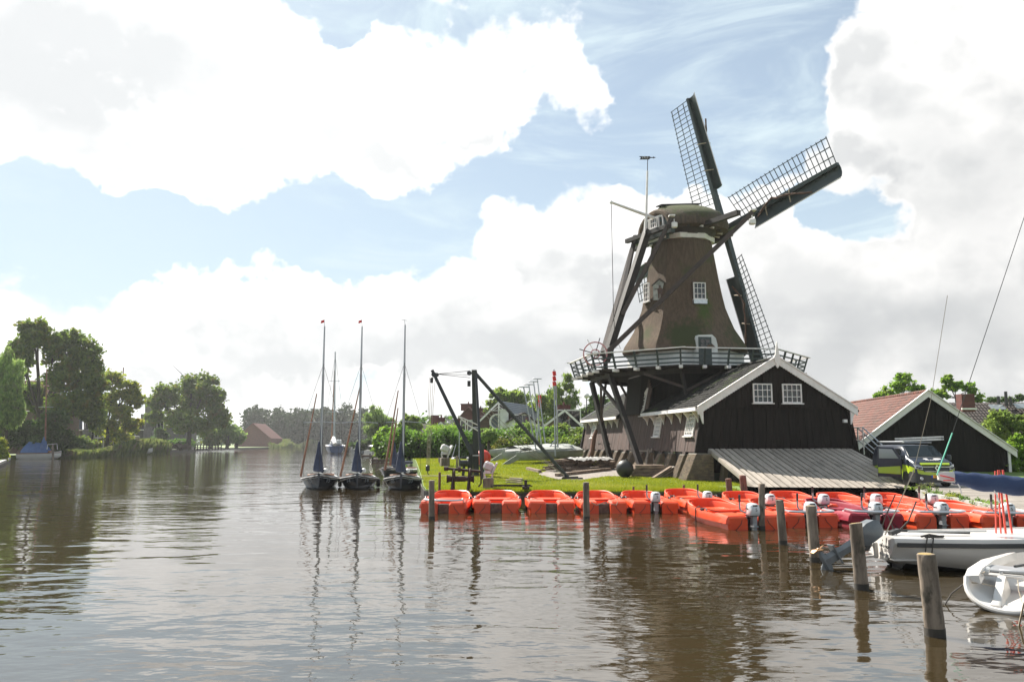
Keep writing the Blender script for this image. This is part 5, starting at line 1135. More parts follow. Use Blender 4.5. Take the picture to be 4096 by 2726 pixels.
part('sail_cover', cv.loft(rings), pmat('navy_boom_cover', (.022, .040, .105), (.032, .055, .13), (3, 3, 3), 5, .75, .012, bscale=(5, 14, 7)), bm_, True, smooth=50)
for f, dz in ((.19, -.12), (.62, -.24), (1.05, -.26)): part('cover_tie', MB().tube([BT+bd*f+Vector((0, -.08, dz+.06)), BT+bd*f+Vector((.06, -.1, dz-.08)), BT+bd*f+Vector((.09, -.1, dz-.22))], .016, 4), M_white, bm_, True)
M_cyan = pmat('green_topping_lift', (.10, .42, .30), rough=.7)
TQ = at(4096, 870, Y=SBX.y+1.2); part('topping_lift', MB().tube([BT+Vector((-.02, 0, .02)), BT.lerp(TQ, .16)], .016, 5), M_cyan, bm_, True); part('lift_wire', MB().tube([BT.lerp(TQ, .16), TQ, BT.lerp(TQ, 1.5)], .008, 4), M_dgrey, bm_, True)
part('backstay', MB().tube([wl_ and at(3530, 2160, Y=SBX.y+.8), at(3655, 1880, Y=SBX.y+.9)], .014, 4).tube([at(3655, 1880, Y=SBX.y+.9), at(3725, 1590, Y=SBX.y+1.0), at(3790, 1180, Y=SBX.y+1.1)], .006, 4), M_rope, sb, True)
part('mast', MB().tube([(5.0, yo, .7), (5.0, yo, 9)], .06, 8), M_alu, sb)
# tilted outboard on its stern
M_obg = pmat('grey_motor_paint', (.13, .145, .155), (.10, .11, .12), (4, 4, 4), 4, .35, coat=.3)
oA, oB = at(3452, 2150, Y=SBX.y+.55), at(3287, 2250, Y=SBX.y+.45); OL = (oB-oA).length; od = (oB-oA).normalized(); oy = Vector((0, 1, 0)); oy = (oy-od*oy.dot(od)).normalized(); on = od.cross(oy)
if on.z < 0: on = -on
def op_(a, n_, y=0.): return oA+od*a+on*n_+oy*y
ob = part('outboard_motor', MB().beam(op_(.05, -.15), SBX+Vector((.05, .9, .55)), .14, .2).bev(op_(.05, -.12), (.2, .16, .24), .03, (od, oy, on)), M_dgrey, sb, True)
part('cowl', MB().loft([[op_(a, n_*k+sh_, y*k) for y, n_ in ((-.13, -.16), (.13, -.16), (.17, .0), (.13, .17), (-.13, .17), (-.17, .0))] for a, k, sh_ in ((.10, .8, .02), (.04, 1.1, .03), (-.16, 1.2, .06), (-.34, 1.1, .06), (-.44, .7, .05))]), M_obg, ob, True, smooth=50)
part('leg', MB().loft([[op_(a*OL, n_*k, y*k) for y, n_ in ((-.06, -.10), (.06, -.10), (.07, .03), (.0, .12), (-.07, .03))] for a, k in ((.05, 1.3), (.15, 1.0), (.5, .85), (.62, 1.0), (.92, .95))]), M_obg, ob, True)
part('cavitation_plate', MB().bev(op_(.66*OL, .02), (.035, .26, .44), .01, (od, oy, on)), M_obg, ob, True)
part('gear_case', MB().loft([[op_(.92*OL+z*k, n_, y*k) for y, z in ((-.05, -.06), (.05, -.06), (.06, .03), (0, .07), (-.06, .03))] for n_, k in ((.22, .5), (.12, 1.0), (-.14, 1.15), (-.26, .65))]), M_obg, ob, True)
part('skeg', MB().prism([op_(.95*OL, .02, -.012), op_(.95*OL, -.16, -.012), op_(1.12*OL, -.14, -.012)], oy*.024), M_obg, ob, True, smooth=0)
pr_ = MB(); c = op_(.92*OL, .26)
for i in range(3):
    a = 2*math.pi*i/3+.5; d = od*math.cos(a)+oy*math.sin(a); t_ = on.cross(d); pr_.prism([c+d*.03-t_*.03, c+d*.13-t_*.07+on*.02, c+d*.17, c+d*.12+t_*.06-on*.02, c+d*.03+t_*.03], on*.012)
part('propeller', pr_.ball(c, .045, 8, 6), pmat('bronze_propeller', (.42, .24, .12), rough=.3, metal=.8), ob, True)
part('tilt_rope', MB().tube([op_(.1, -.15, -.1), op_(.5*OL, -.24, -.1), op_(.8*OL, -.12, -.07)], .010, 4), M_rope, ob, True)

# ------------------------------------------------------------------ white dinghy cut by the corner of the picture
dg = at(4000, 2462, z=0); DG = Vector((dg.x+.56, dg.y+.45, .05)); dn_ = thing('white_dinghy', 'small white dinghy with an open moulded stern in the lower right corner', 'dinghy', DG, R(50))
def dring(x, w_, zt, zb, n=19):
    out = []
    for i in range(n):
        a = math.pi*i/(n-1); y = -math.cos(a); out.append(Vector((x, w_*y*(1 if True else 1), zt-(zt-zb)*abs(math.sin(a))**.75)))
    return out
out_st = [(-.32, .50, .10, .0), (.0, .74, .46, -.07), (.6, .80, .52, -.09), (2.0, .80, .54, -.10), (3.2, .5, .58, 0), (3.8, .06, .64, .3)]
dr_o = [[Vector((-.42+(-.0), 0, 0))]]
outer = []
for x, w_, zt, zb in out_st[1:]: outer.append(dring(x, w_, zt, zb))
rim = [Vector((p.x-.02-.42*(1-max(0, (p.z+.07)/.53)), p.y, p.z)) for p in outer[0]]
part('hull', MB().loft([rim]+outer, closed=False, cap=False), M_bot if False else M_gel, dn_, flip=False, smooth=50)
part('bottom_paint', MB().loft([[p*1.0+Vector((0, 0, -.012)) for p in r_[4:15]] for r_ in [rim]+outer], closed=False, cap=False), M_bot, dn_, flip=False)
innr = [[Vector((p.x+.02, p.y*.88, p.z*.9+.045)) for p in rim], [Vector((.55, p.y*.80, .16+(p.z+.07)*.7)) for p in outer[0]], [Vector((2.4, p.y*.85, .18+(p.z+.1)*.66)) for p in outer[2]]]
part('inner_moulding', MB().loft(innr, closed=False, cap=False), M_gel, dn_, flip=False, smooth=50)
part('rim', MB().tube([(a+b)/2+Vector((-.005, 0, .012)) for a, b in zip(rim, innr[0])], .05, 8), M_gel, dn_)
for y in (-.36, .20): part('moulded_rib', MB().loft([[Vector((x, y+d, z)) for d, z in ((-.13, zb), (-.07, zt), (.07, zt), (.13, zb))] for x, zt, zb in ((-.30, .05, -.03), (-.1, .10, .0), (.2, .26, .06), (.45, .42, .14), (.62, .47, .2))]), M_gel, dn_, smooth=60)
for sg in (-1, 1): part('side_deck', MB().loft([[Vector((x, sg*y, z)) for y, z in ((w_*1.0, zt-.02), (w_*.98, zt+.03), (w_*.66, zt+.06), (w_*.62, zt-.10))] for x, w_, zt, zb in out_st[1:5]]), M_gel, dn_, smooth=40)
part('thwart', MB().bev((.78, 0, .46), (.36, 1.25, .05), .015), M_gel, dn_, smooth=0)
part('grey_deck', MB().box((1.2, 0, .52), (.8, 1.1, .03)), M_lgrey, dn_, smooth=0)
part('traveller', MB().bev((.66, -.2, .56), (.06, .9, .045), .012).tube([(.66, .22, .46), (.66, .22, .56)], .03, 6), M_steel, dn_); part('boom_stub', MB().beam((.8, .0, .64), (2.4, -.6, .68), .045, .04), M_dgrey, dn_, smooth=0)
part('block', MB().lathe((.50, .42, .56), [(0, -.03), (.07, -.03), (.07, .03), (0, .03)], 10, (0, 1, .3)), M_deckp, dn_)
part('stern_rope', MB().tube([(.50, .42, .56), (.2, .66, .40), (.02, .72, .36), (.12, .5, .36), (.30, .3, .30)], .012, 5).tube([(.35, -.1, .46), (.2, -.12, .3), (.05, -.2, .02), (-.1, -.3, -.02)], .008, 4), M_rope, dn_)
part('stern_line', MB().tube([(.02, .72, .36), (-.12, .95, .15), (-.22, 1.08, -.1)], .014, 5), M_dkrope, dn_)
dn_.scale = (.84, .84, .84); dn_.location.x -= .12
part('bung', MB().ball((-.24, .12, .02), .025, 6, 5), M_varn, dn_)
q0, q1 = at(3950, 2240, Y=dg.y+.9), at(3690+320, 2335, Y=dg.y+.6)
solo('bow_line', MB().tube([at(4096, 2410, Y=11.5), at(4075, 2505, z=-.02)], .014, 5), M_rope, 'pale mooring rope dropping into the water at the lower right edge', 'rope')

# ------------------------------------------------------------------ foliage
def leafmat(name, a, b, tr=.38, c=None, sc=2.2):
    a = (a[0]*1.6, a[1]*1.55, a[2]*1.0); b = (b[0]*1.2, b[1]*1.25, b[2]*.9)
    m = pmat(name, a, b, (sc, sc, sc), 4, .55, spec=.25, transl=tr, c3=c, s3=.55, t3=(.52, .66)); return m
M_oakleaf = leafmat('oak_leaves', (0.121, 0.172, 0.036), (0.069, 0.111, 0.029), 0.54, (0.222, 0.202, 0.044))
M_dkleaf = leafmat('dark_leaves', (0.060, 0.105, 0.036), (0.040, 0.073, 0.026), 0.46, (0.091, 0.125, 0.036))
M_willow = leafmat('willow_leaves', (0.191, 0.272, 0.101), (0.121, 0.191, 0.069), 0.54, (0.263, 0.312, 0.125))
M_yelleaf = leafmat('yellow_green_leaves', (0.231, 0.252, 0.040), (0.131, 0.172, 0.036), 0.59, (0.302, 0.231, 0.044))
M_brtleaf = leafmat('bright_leaves', (0.172, 0.282, 0.040), (0.101, 0.181, 0.033), 0.59, (0.263, 0.343, 0.060))
M_birch = leafmat('birch_leaves', (0.172, 0.231, 0.065), (0.111, 0.172, 0.051), 0.56, (0.242, 0.282, 0.081))
M_hedge = leafmat('hedge_leaves', (0.091, 0.172, 0.036), (0.044, 0.091, 0.025), 0.50, (0.151, 0.242, 0.040), 2.0)
M_reed = leafmat('reeds', (.12, .145, .060), (.075, .105, .045), .45, (.20, .16, .10), .7)
M_grassb = pmat('grass_blades', (.270, .290, .016), (.215, .250, .013), (.35, .35, .35), 5, .55, spec=.2, transl=.55, c3=(.32, .31, .04), s3=.12, t3=(.5, .7))
M_bark = pmat('bark', (.070, .052, .040), (.035, .028, .022), (3, 3, 1), 6, .9, .02)
def leaves(name, C, n, spread, size, mat, parent, flat=.0, droop=0.):
    if parent is not None: n = int(n*.84); size = size*.80
    """leaf quads scattered round clump centres C (m,3), spread per clump"""
    C = np.asarray(C, float); m = len(C); idx = nrg.integers(0, m, n)
    sp_ = np.asarray(spread) if np.ndim(spread) else np.full(m, spread)
    off = nrg.normal(0, .62, (n, 3))*sp_[idx][:, None]
    off[:, 2] *= (1-.25*1); off[:, 2] -= droop*nrg.random(n)*sp_[idx]
    P = C[idx]+off
    a = nrg.normal(0, 1, (n, 3)); a[:, 2] *= (1-flat); a /= np.linalg.norm(a, axis=1)[:, None]
    b = np.cross(a, nrg.normal(0, 1, (n, 3))); b /= np.linalg.norm(b, axis=1)[:, None]
    if droop: a = a*.45+np.array([0, 0, -1.0])*.9; a /= np.linalg.norm(a, axis=1)[:, None]; b = np.cross(a, nrg.normal(0, 1, (n, 3))); b /= np.linalg.norm(b, axis=1)[:, None]
    s = size*(.55+.9*nrg.random(n))[:, None]
    asp = .62 if not droop else .30
    V = np.stack([P-a*s, P+b*s*asp, P+a*s, P-b*s*asp], 1)
    me = qmesh(name, V, 4, mat)
    if parent is not None:
        me.transform(INV[parent]); return part(name, me, mat, parent)
    return me
def lobes_clumps(lobes, per=26, shell=.55):
    per = int(per*.95)
    out, sp = [], []
    for (c, r, w) in lobes:
        c = np.array(c); r = np.array(r); k = int(per*w)
        d = nrg.normal(0, 1, (k, 3)); d /= np.linalg.norm(d, axis=1)[:, None]; q = shell+(1-shell)*nrg.random(k)
        out.append(c+d*r*q[:, None]); sp += list(.31*r.mean()*(.45+.9*nrg.random(k)))
    return np.concatenate(out), np.array(sp)
def tree(name, label, base, trunk_h, trunk_r, lobes, n, leaf, mat, per=26, group=None, cat='tree', shell=.55, droop=0., lean=(0, 0), bark=None, limb=True):
    """lobes: (dx, dy, z above base, rx, ry, rz, weight) relative to the trunk base"""
    base = Vector(base); t = thing(name, label, cat, base, 0, group)
    L = [((base.x+a, base.y+b, base.z+c), (rx, ry, rz), w) for a, b, c, rx, ry, rz, w in lobes]
    C, S = lobes_clumps(L, per, shell)
    leaves('crown', C, n, S, leaf, mat, t, droop=droop)
    tb = MB(); top = base+Vector((lean[0], lean[1], trunk_h))
    tb.tube([base-ZA*.2, base+ZA*trunk_h*.1, base.lerp(top, .5)+Vector((trunk_r*.3, 0, 0)), top], [trunk_r*1.5, trunk_r*1.1, trunk_r*.9, trunk_r*.8], 9)
    if limb:
        for (c, r, w) in L:
            c = Vector(c); mid = top.lerp(c, .5)+Vector((rnd.uniform(-.1, .1)*r[0], 0, -.08*r[2]))
            tb.tube([top-ZA*.3, mid, c], [trunk_r*.55, trunk_r*.36, trunk_r*.16], 6)
            for _ in range(5):
                d = Vector((rnd.gauss(0, .6)*r[0], rnd.gauss(0, .6)*r[1], rnd.gauss(.2, .6)*r[2])); tb.tube([mid.lerp(c, rnd.uniform(.2, 1)), c+d*.55, c+d], [trunk_r*.20, trunk_r*.12, trunk_r*.04], 4)
    part('trunk', tb, bark or M_bark, t, True)
    return t
def PX(fx, fy, Y): return at(fx, fy, Y=Y)
def tree_px(name, label, fx, fyb, Y, lobes_px, n, leaf, mat, trunk_px=10, top_px=None, depth=.8, **k):
    """crown lobes given in photo pixels (x, y, rx, ry, weight) at distance Y"""
    b = PX(fx, fyb, Y); s = Y/FPX/4
    lb = []
    for i, q in enumerate(lobes_px):
        c = PX(q[0], q[1], Y); dy = (rnd.uniform(-.5, .5))*q[2]*s*depth*2
        lb.append((c.x-b.x, dy, c.z-b.z, q[2]*s, q[2]*s*depth, q[3]*s, q[4] if len(q) > 4 else 1))
    th_ = (PX(fx, top_px, Y).z-b.z) if top_px else max(.5, (min(l[2] for l in lb)))
    return tree(name, label, b, th_, trunk_px*s/2, lb, n, leaf, mat, **k)
# ---- left bank
GT = 'trees along the left bank'
tree_px('oak_tree', 'tallest oak on the left bank, its forked trunk standing behind the white boat', 145, 1822, 140, [(110, 1420, 50, 75), (70, 1500, 45, 80), (165, 1350, 55, 60), (220, 1400, 40, 70), (150, 1330, 60, 45), (270, 1360, 55, 60), (320, 1410, 60, 70), (370, 1470, 40, 70), (330, 1530, 75, 80), (390, 1560, 45, 70), (260, 1500, 55, 70), (110, 1590, 50, 60), (300, 1620, 80, 60), (380, 1660, 50, 60), (75, 1400, 35, 45)], 48000, .42, M_oakleaf, 22, 1650, per=38, shell=.3)
tree_px('willow_tree', 'grey green willow cut off by the left edge of the photo', 10, 1840, 118, [(20, 1470, 45, 90), (0, 1560, 60, 80), (60, 1560, 30, 70), (25, 1650, 55, 70), (75, 1640, 25, 50)], 22000, .40, M_willow, 20, 1650, per=34, droop=.4)
tree_px('field_maple', 'loose yellow green tree with layered branches right of the tallest oak', 425, 1800, 165, [(450, 1520, 45, 35), (520, 1550, 35, 30), (480, 1580, 55, 30), (540, 1600, 30, 30), (420, 1600, 45, 40), (500, 1650, 60, 30), (430, 1690, 60, 45), (530, 1700, 40, 30), (460, 1740, 70, 30), (390, 1640, 35, 50)], 17000, .40, M_yelleaf, 14, 1690, per=26, shell=.3)
tree_px('lone_oak', 'broad solitary oak on the lawn of the far left bank', 752, 1792, 225, [(760, 1530, 55, 45), (830, 1550, 45, 50), (690, 1580, 50, 45), (760, 1600, 80, 60), (860, 1600, 50, 55), (640, 1610, 45, 35), (700, 1660, 80, 40), (800, 1680, 85, 45), (880, 1670, 40, 55), (620, 1670, 30, 30), (740, 1700, 50, 30)], 30000, .55, M_oakleaf, 19, 1690, per=34, shell=.35)
GW = 'round pollard willows on the far left bank'
for fx, fy, rx, ry, l_ in ((840, 1735, 42, 42, 'dark round pollard willow right of the solitary oak'), (908, 1727, 36, 50, 'pale grey green pollard willow next to the darker one'), (945, 1745, 26, 32, 'small pollard willow nearest the far forest')):
    tree_px('pollard_willow', l_, fx, 1790, 260, [(fx, fy, rx, ry, 1.2), (fx-10, fy-12, rx*.7, ry*.7), (fx+10, fy+8, rx*.8, ry*.7)], 5200, .55, M_willow if fx > 850 else M_oakleaf, 12, per=34, group=GW, limb=False)
# shrubs and hedges, left bank
def bush_px(label, fx, fyb, Y, lob, n, leaf, mat, name='shrub', group=None, cat='shrub', **k): return tree_px(name, label, fx, fyb, Y, lob, n, leaf, mat, 4, cat=cat, group=group, limb=False, **k)
GS = 'garden shrubs on the left bank'
bush_px('dense dark shrubs behind the white boat with the blue cover', 110, 1820, 132, [(60, 1720, 60, 70), (130, 1740, 55, 60), (200, 1730, 60, 50), (240, 1690, 50, 50), (20, 1740, 50, 60), (170, 1770, 70, 40), (250, 1760, 60, 35)], 17000, .32, M_dkleaf, group=GS)
bush_px('yellowish shrub on the small quay at the left edge', 10, 1842, 100, [(8, 1805, 20, 30), (-5, 1780, 22, 30), (20, 1825, 16, 16)], 3600, .20, M_yelleaf, group=GS)
bush_px('clipped shrubs in front of the grey house with white windows', 300, 1800, 165, [(290, 1770, 50, 22), (340, 1775, 45, 20), (250, 1775, 30, 18)], 7000, .30, M_oakleaf, group=GS)
bush_px('rounded evergreen beside the hedge left of the solitary oak', 645, 1790, 230, [(645, 1752, 24, 34), (640, 1730, 18, 20)], 3200, .45, M_dkleaf, group=GS)
bush_px('low clipped hedge running behind the solitary oak', 660, 1792, 240, [(580, 1762, 40, 14), (620, 1765, 30, 14), (700, 1772, 40, 12), (750, 1770, 40, 10)], 6500, .45, M_hedge, group=GS, name='hedge', cat='hedge')
bush_px('pale distant shrubs between the oak trunk and the pollard willows', 715, 1785, 290, [(715, 1735, 26, 22), (700, 1750, 20, 18), (740, 1745, 18, 20)], 2600, .6, M_birch, group=GS)
bush_px('pinkish heather shrub on the lawn left of the oak trunk', 730, 1796, 215, [(715, 1783, 28, 9), (745, 1785, 16, 8)], 1500, .4, pmat('heather', (.16, .10, .085), (.08, .085, .04), (2, 2, 2), 3, .9), group=GS)
# reed belts (one uncountable mass each)
def reeds(name, pts, n, h, w, mat=M_reed):
    pts = [Vector(p) for p in pts]; seg = [(a, b, (b-a).length) for a, b in zip(pts[:-1], pts[1:])]; tot = sum(s for _, _, s in seg); V = []
    pr = np.array([s for _, _, s in seg])/tot; ii = nrg.choice(len(seg), n, p=pr); f = nrg.random(n); dep = nrg.random(n)
    A = np.array([tuple(s[0]) for s in seg])[ii]; B = np.array([tuple(s[1]) for s in seg])[ii]; P = A+(B-A)*f[:, None]
    dv = (B-A); nr = np.stack([-dv[:, 1], dv[:, 0], 0*dv[:, 0]], 1); nr /= np.linalg.norm(nr, axis=1)[:, None]; P = P-nr*(dep*w)[:, None]*np.sign(nr[:, :1]*-1 if False else 1)
    hh = h*(.55+.55*nrg.random(n))*(.75+.35*np.sin(P[:, 0]*.35+P[:, 1]*.13)); le = nrg.normal(0, .16, (n, 3)); le[:, 2] = 1; T = P+le*hh[:, None]; T[:, 2] = P[:, 2]+hh
    an = nrg.random(n)*6.28; wd = np.stack([np.cos(an), np.sin(an), 0*an], 1)*(.035+.05*nrg.random(n))[:, None]*(h/1.6)
    M_ = P+(T-P)*.6+le*.0
    V = np.concatenate([np.stack([P-wd*.6, P+wd*.6, M_+wd, M_-wd], 1), np.stack([M_-wd, M_+wd, T+wd*1.4, T-wd*1.4], 1)])
    me = qmesh(name, V, 4, mat); o = struct(name, me, mat, kind='stuff'); return o
reeds('reed_belt', [(-77.5, 134, 0), (-79, 145, 0), (-80, 158, 0), (-84, 186, 0)], 9000, 3.0, 5.0)
reeds('far_reeds', [(-112, 372, 0), (-133, 450, 0), (-109, 515, 0)], 6000, 4.0, 8.0)
# far forest: one mass
fc = []; fs_ = []
for i in range(330):
    x = -160+i*.235+rnd.uniform(-1, 1); y = 478+rnd.uniform(0, 40); top = 19+3*math.sin(i*.11)+1.8*math.sin(i*.37)+rnd.uniform(-1.5, 1.5)
    if i > 290: top *= 1-(i-290)/40*.65
    for z in np.arange(2, top, 3.2): fc.append((x+rnd.uniform(-1, 1), y, z+rnd.uniform(-1, 1))); fs_.append(2.6 if z < top-4 else 1.9)
M_fleaf = leafmat('forest_leaves', (.022, .040, .016), (.015, .028, .012), .30)
me = leaves('far_forest', fc, 48000, np.array(fs_), .95, M_fleaf, None); struct('far_forest', me, M_fleaf, kind='stuff')
bk = MB()      # deep shade inside the wood: trunks standing close
for i in range(160): x = -160+i*.485; bk.tube([(x, 500+rnd.uniform(0, 25), 0), (x+rnd.uniform(-.5, .5), 505, 15)], .7, 5)
struct('far_trunks', bk, M_bark, kind='stuff')
for i, (x, y, r_, l_) in enumerate(((-330, 420, 11, 'far rounded tree at the left horizon behind the willow'), (-250, 430, 10, 'far tree seen left of the sculpted tower'), (-205, 440, 9, 'far tree in the gap beside the brick house'), (-228, 400, 9, 'far tree behind the long grey house'), (-60, 560, 9, 'far tree at the end of the canal on the right'), (-40, 520, 10, 'far tree above the motor boats'))):
    tree('far_tree', l_, (x, y, .5), 4, .5, [(0, 0, r_, r_*.9, r_*.8, r_*.8, 1.4), (r_*.6, 0, r_*.7, r_*.7, r_*.6, r_*.6, 1), (-r_*.6, 1, r_*.75, r_*.7, r_*.6, r_*.6, 1)], 5200, .85, M_dkleaf, group='far trees at the horizon', limb=False)
fc = [(x+rnd.uniform(-2, 2), 640+rnd.uniform(-20, 20), z) for x in range(-560, 620, 4) for z in (2, 5, 8+3*math.sin(x*.07)) if not (-190 < x < -95 and False)]
me = leaves('distant_woods', fc, 26000, 3.2, 1.3, M_dkleaf, None); struct('distant_woods', me, M_dkleaf, kind='stuff')
fc = [(x+rnd.uniform(-2, 2), 150+.35*abs(x-40)+rnd.uniform(-6, 6), .9+z) for x in range(-20, 210, 2) for z in (1, 3, 5+1.5*math.sin(x*.2))]
me = leaves('garden_greenery', fc, 30000, 1.6, .5, M_hedge, None); struct('garden_greenery', me, M_hedge, kind='stuff')
# ---- right bank, distance
tree_px('weeping_willow', 'large weeping willow at the bend of the canal behind the dark sailboats', 1512, 1775, 178, [(1510, 1660, 45, 35), (1540, 1690, 40, 40), (1490, 1700, 35, 45), (1520, 1720, 45, 40)], 12000, .42, M_willow, 14, 1690, per=34, droop=.7, shell=.4)
tree_px('small_tree', 'small loose tree left of the grey bungalow', 1640, 1800, 120, [(1640, 1680, 30, 28), (1660, 1700, 26, 30), (1615, 1705, 24, 30)], 4200, .30, M_birch, 8, 1720, per=26)
bush_px('big overgrown shrub with yellowing top behind the dark sailboats', 1590, 1838, 95, [(1550, 1750, 40, 40), (1600, 1760, 50, 50), (1530, 1790, 40, 40), (1640, 1790, 55, 40), (1580, 1800, 70, 35), (1520, 1765, 24, 30), (1680, 1800, 40, 40)], 16000, .22, M_brtleaf)
bush_px('reddish green garden bush at the left end of the tall hedge', 1690, 1840, 88, [(1690, 1770, 45, 45), (1660, 1800, 40, 36), (1710, 1800, 36, 40)], 7000, .18, M_yelleaf)
bush_px('low dark bush by the motor boats', 1420, 1800, 190, [(1440, 1775, 40, 20), (1480, 1778, 30, 18)], 3000, .4, M_dkleaf)
def hedge_box(label, p0, p1, h, d, n, leaf, mat, top=.12):
    p0, p1 = Vector(p0), Vector(p1); t = thing('hedge', label, 'hedge', (p0+p1)/2); m = 260; a = nrg.random(m); C = np.array(p0)+np.outer(a, np.array(p1-p0)); C[:, 1] += nrg.normal(0, d*.35, m); C[:, 2] += h*(nrg.random(m)**.8)*(1+top*np.sin(a*23))
    leaves('foliage', C, n, np.full(m, d*.42), leaf, mat, t)
    part('stems', MB().box((p0+p1)/2+ZA*h*.4, ((p1-p0).length*.96, d*.35, h*.75)), M_beam, t, True, smooth=0); return t
hedge_box('tall dark leafy hedge behind the crane, closing the back of the lawn', (-12.5, 82, .95), (5.5, 83, .95), 2.5, 1.6, 22000, .20, M_hedge)
hedge_box('lower flowering hedge between the pollard and the catamarans', (-1.5, 80, .95), (8, 80.5, .95), 2.0, 1.3, 9000, .17, M_oakleaf)
GP = 'round willows behind the catamarans'
tree_px('pollard_willow', 'pollard willow with a thick bare trunk standing just right of the crane mast', 1955, 1862, 77, [(1955, 1735, 24, 22), (1940, 1745, 18, 18), (1970, 1750, 16, 18)], 4200, .16, M_willow, 16, 1770, per=34, group=GP)
for fx, fy, rx, ry, l_ in ((2095, 1735, 55, 42, 'round willow in front of the white gabled house'), (2245, 1745, 52, 55, 'tall round willow in front of the brown gabled house'), (2325, 1755, 36, 45, 'narrow round willow touching the far end of the saw barn')):
    tree_px('round_willow', l_, fx, 1850, 84, [(fx, fy, rx, ry, 1.4), (fx-rx*.4, fy+ry*.5, rx*.8, ry*.6), (fx+rx*.4, fy+ry*.4, rx*.7, ry*.6), (fx, fy-ry*.4, rx*.6, ry*.5)], 10500, .18, M_willow if fx < 2200 else M_birch, 8, 1790, per=34, group=GP, limb=False)
GB = 'trees behind the houses on the right bank'
tree_px('lime_tree', 'broad pale tree behind the brown house with the round window', 2040, 1790, 135, [(2010, 1590, 50, 35), (2070, 1600, 45, 40), (2030, 1630, 65, 40), (1980, 1630, 30, 35), (2090, 1650, 40, 40)], 13000, .34, M_birch, 12, 1660, per=34, group=GB)
tree_px('birch_tree', 'tall thin topped birch behind the leaning masts', 2255, 1790, 120, [(2275, 1530, 20, 40), (2230, 1570, 35, 45), (2250, 1620, 50, 50), (2190, 1640, 40, 45), (2290, 1600, 30, 50), (2160, 1600, 26, 40), (2240, 1680, 60, 40)], 16000, .28, M_birch, 9, 1640, per=26, shell=.3, droop=.35, group=GB)
tree_px('dark_tree', 'darker rounded tree between the birch and the mill stage', 2380, 1790, 125, [(2390, 1620, 45, 45), (2430, 1630, 40, 40), (2360, 1660, 40, 45), (2410, 1680, 55, 40), (2200, 1600, 30, 40)], 13000, .32, M_dkleaf, 10, 1690, per=34, group=GB)
tree_px('row_of_saplings', 'thin pale tree in the gap behind the white gable', 2130, 1790, 128, [(2135, 1640, 30, 40), (2120, 1680, 36, 34)], 4500, .3, M_birch, 7, 1700, per=26, group=GB)
GR = 'trees behind the red roofed shed'
tree_px('ash_tree', 'taller ragged tree behind the ridge of the red roof', 3620, 1700, 95, [(3620, 1510, 32, 22), (3600, 1545, 40, 28), (3650, 1560, 45, 26), (3560, 1570, 30, 22), (3520, 1585, 30, 18), (3690, 1580, 22, 20)], 9000, .22, M_brtleaf, 10, 1580, per=26, shell=.25)
tree_px('ash_tree', 'open branched tree right of the white shed apex', 3830, 1700, 95, [(3790, 1515, 26, 18), (3820, 1540, 40, 24), (3770, 1570, 36, 22), (3870, 1560, 26, 26), (3900, 1595, 28, 18), (3740, 1590, 20, 18)], 7000, .22, M_brtleaf, 8, 1580, per=22, shell=.25)
bush_px('distant bushes over the long dark roof', 3990, 1640, 110, [(3980, 1597, 30, 8), (4030, 1600, 30, 7), (4085, 1590, 16, 14)], 2600, .25, M_dkleaf)
bush_px('grey green willow bush in front of the dark roofed row house', 3990, 1800, 64, [(3985, 1685, 50, 45), (4030, 1700, 40, 45), (3960, 1730, 45, 40), (4060, 1730, 50, 50), (4090, 1690, 30, 40)], 15000, .15, M_birch)
bush_px('rounded bush beside the right corner of the black shed', 4060, 1890, 54, [(4050, 1800, 40, 50), (4090, 1830, 40, 50), (4040, 1850, 32, 40), (4085, 1770, 30, 30)], 14000, .12, M_brtleaf)
# plants along the boardwalk edge and by the piers
for i, (y, l_) in enumerate(((37.6, 'wild herbs on the quay edge below the ramp corner'), (35.8, 'pale seeding weeds on the quay edge behind the back row of boats'), (34.2, 'trailing green weeds along the quay edge'), (32.4, 'small yellow flowering weeds on the quay edge'), (30.6, 'low weeds on the quay edge near the red mainsheet'), (28.6, 'bright green herb beside the red mainsheet on the quay edge'))):
    x = float(np.interp(y, [24.5, 28, 33, 37.2, 38.6], [16.05, 16.65, 17.55, 18.6, 19.4])); t = thing('weed_clump', l_, 'weeds', (x, y, .45), 0, 'weeds along the quay edge')
    m = 14; C = np.stack([x+.05+nrg.normal(0, .07, m), y+nrg.normal(0, .6, m), .44+(.40 if i == 1 else .13)*nrg.random(m)], 1); leaves('foliage', C, 480, np.full(m, .10), .04, (M_brtleaf, M_reed, M_hedge, M_yelleaf, M_hedge, M_brtleaf)[i], t)
for fx, fy, h, l_ in ((2570, 1870, 1.2, 'climbing weed with pale flowers on the brick piers'), (2690, 1900, .7, 'green weeds at the foot of the brick piers')):
    p = gpt(fx, fy); t = thing('weed_clump', l_, 'weeds', p); m = 12; C = np.stack([p.x+nrg.normal(0, .3, m), p.y+nrg.normal(0, .2, m), p.z+h*nrg.random(m)], 1); leaves('foliage', C, 600, np.full(m, .22), .05, M_brtleaf, t)
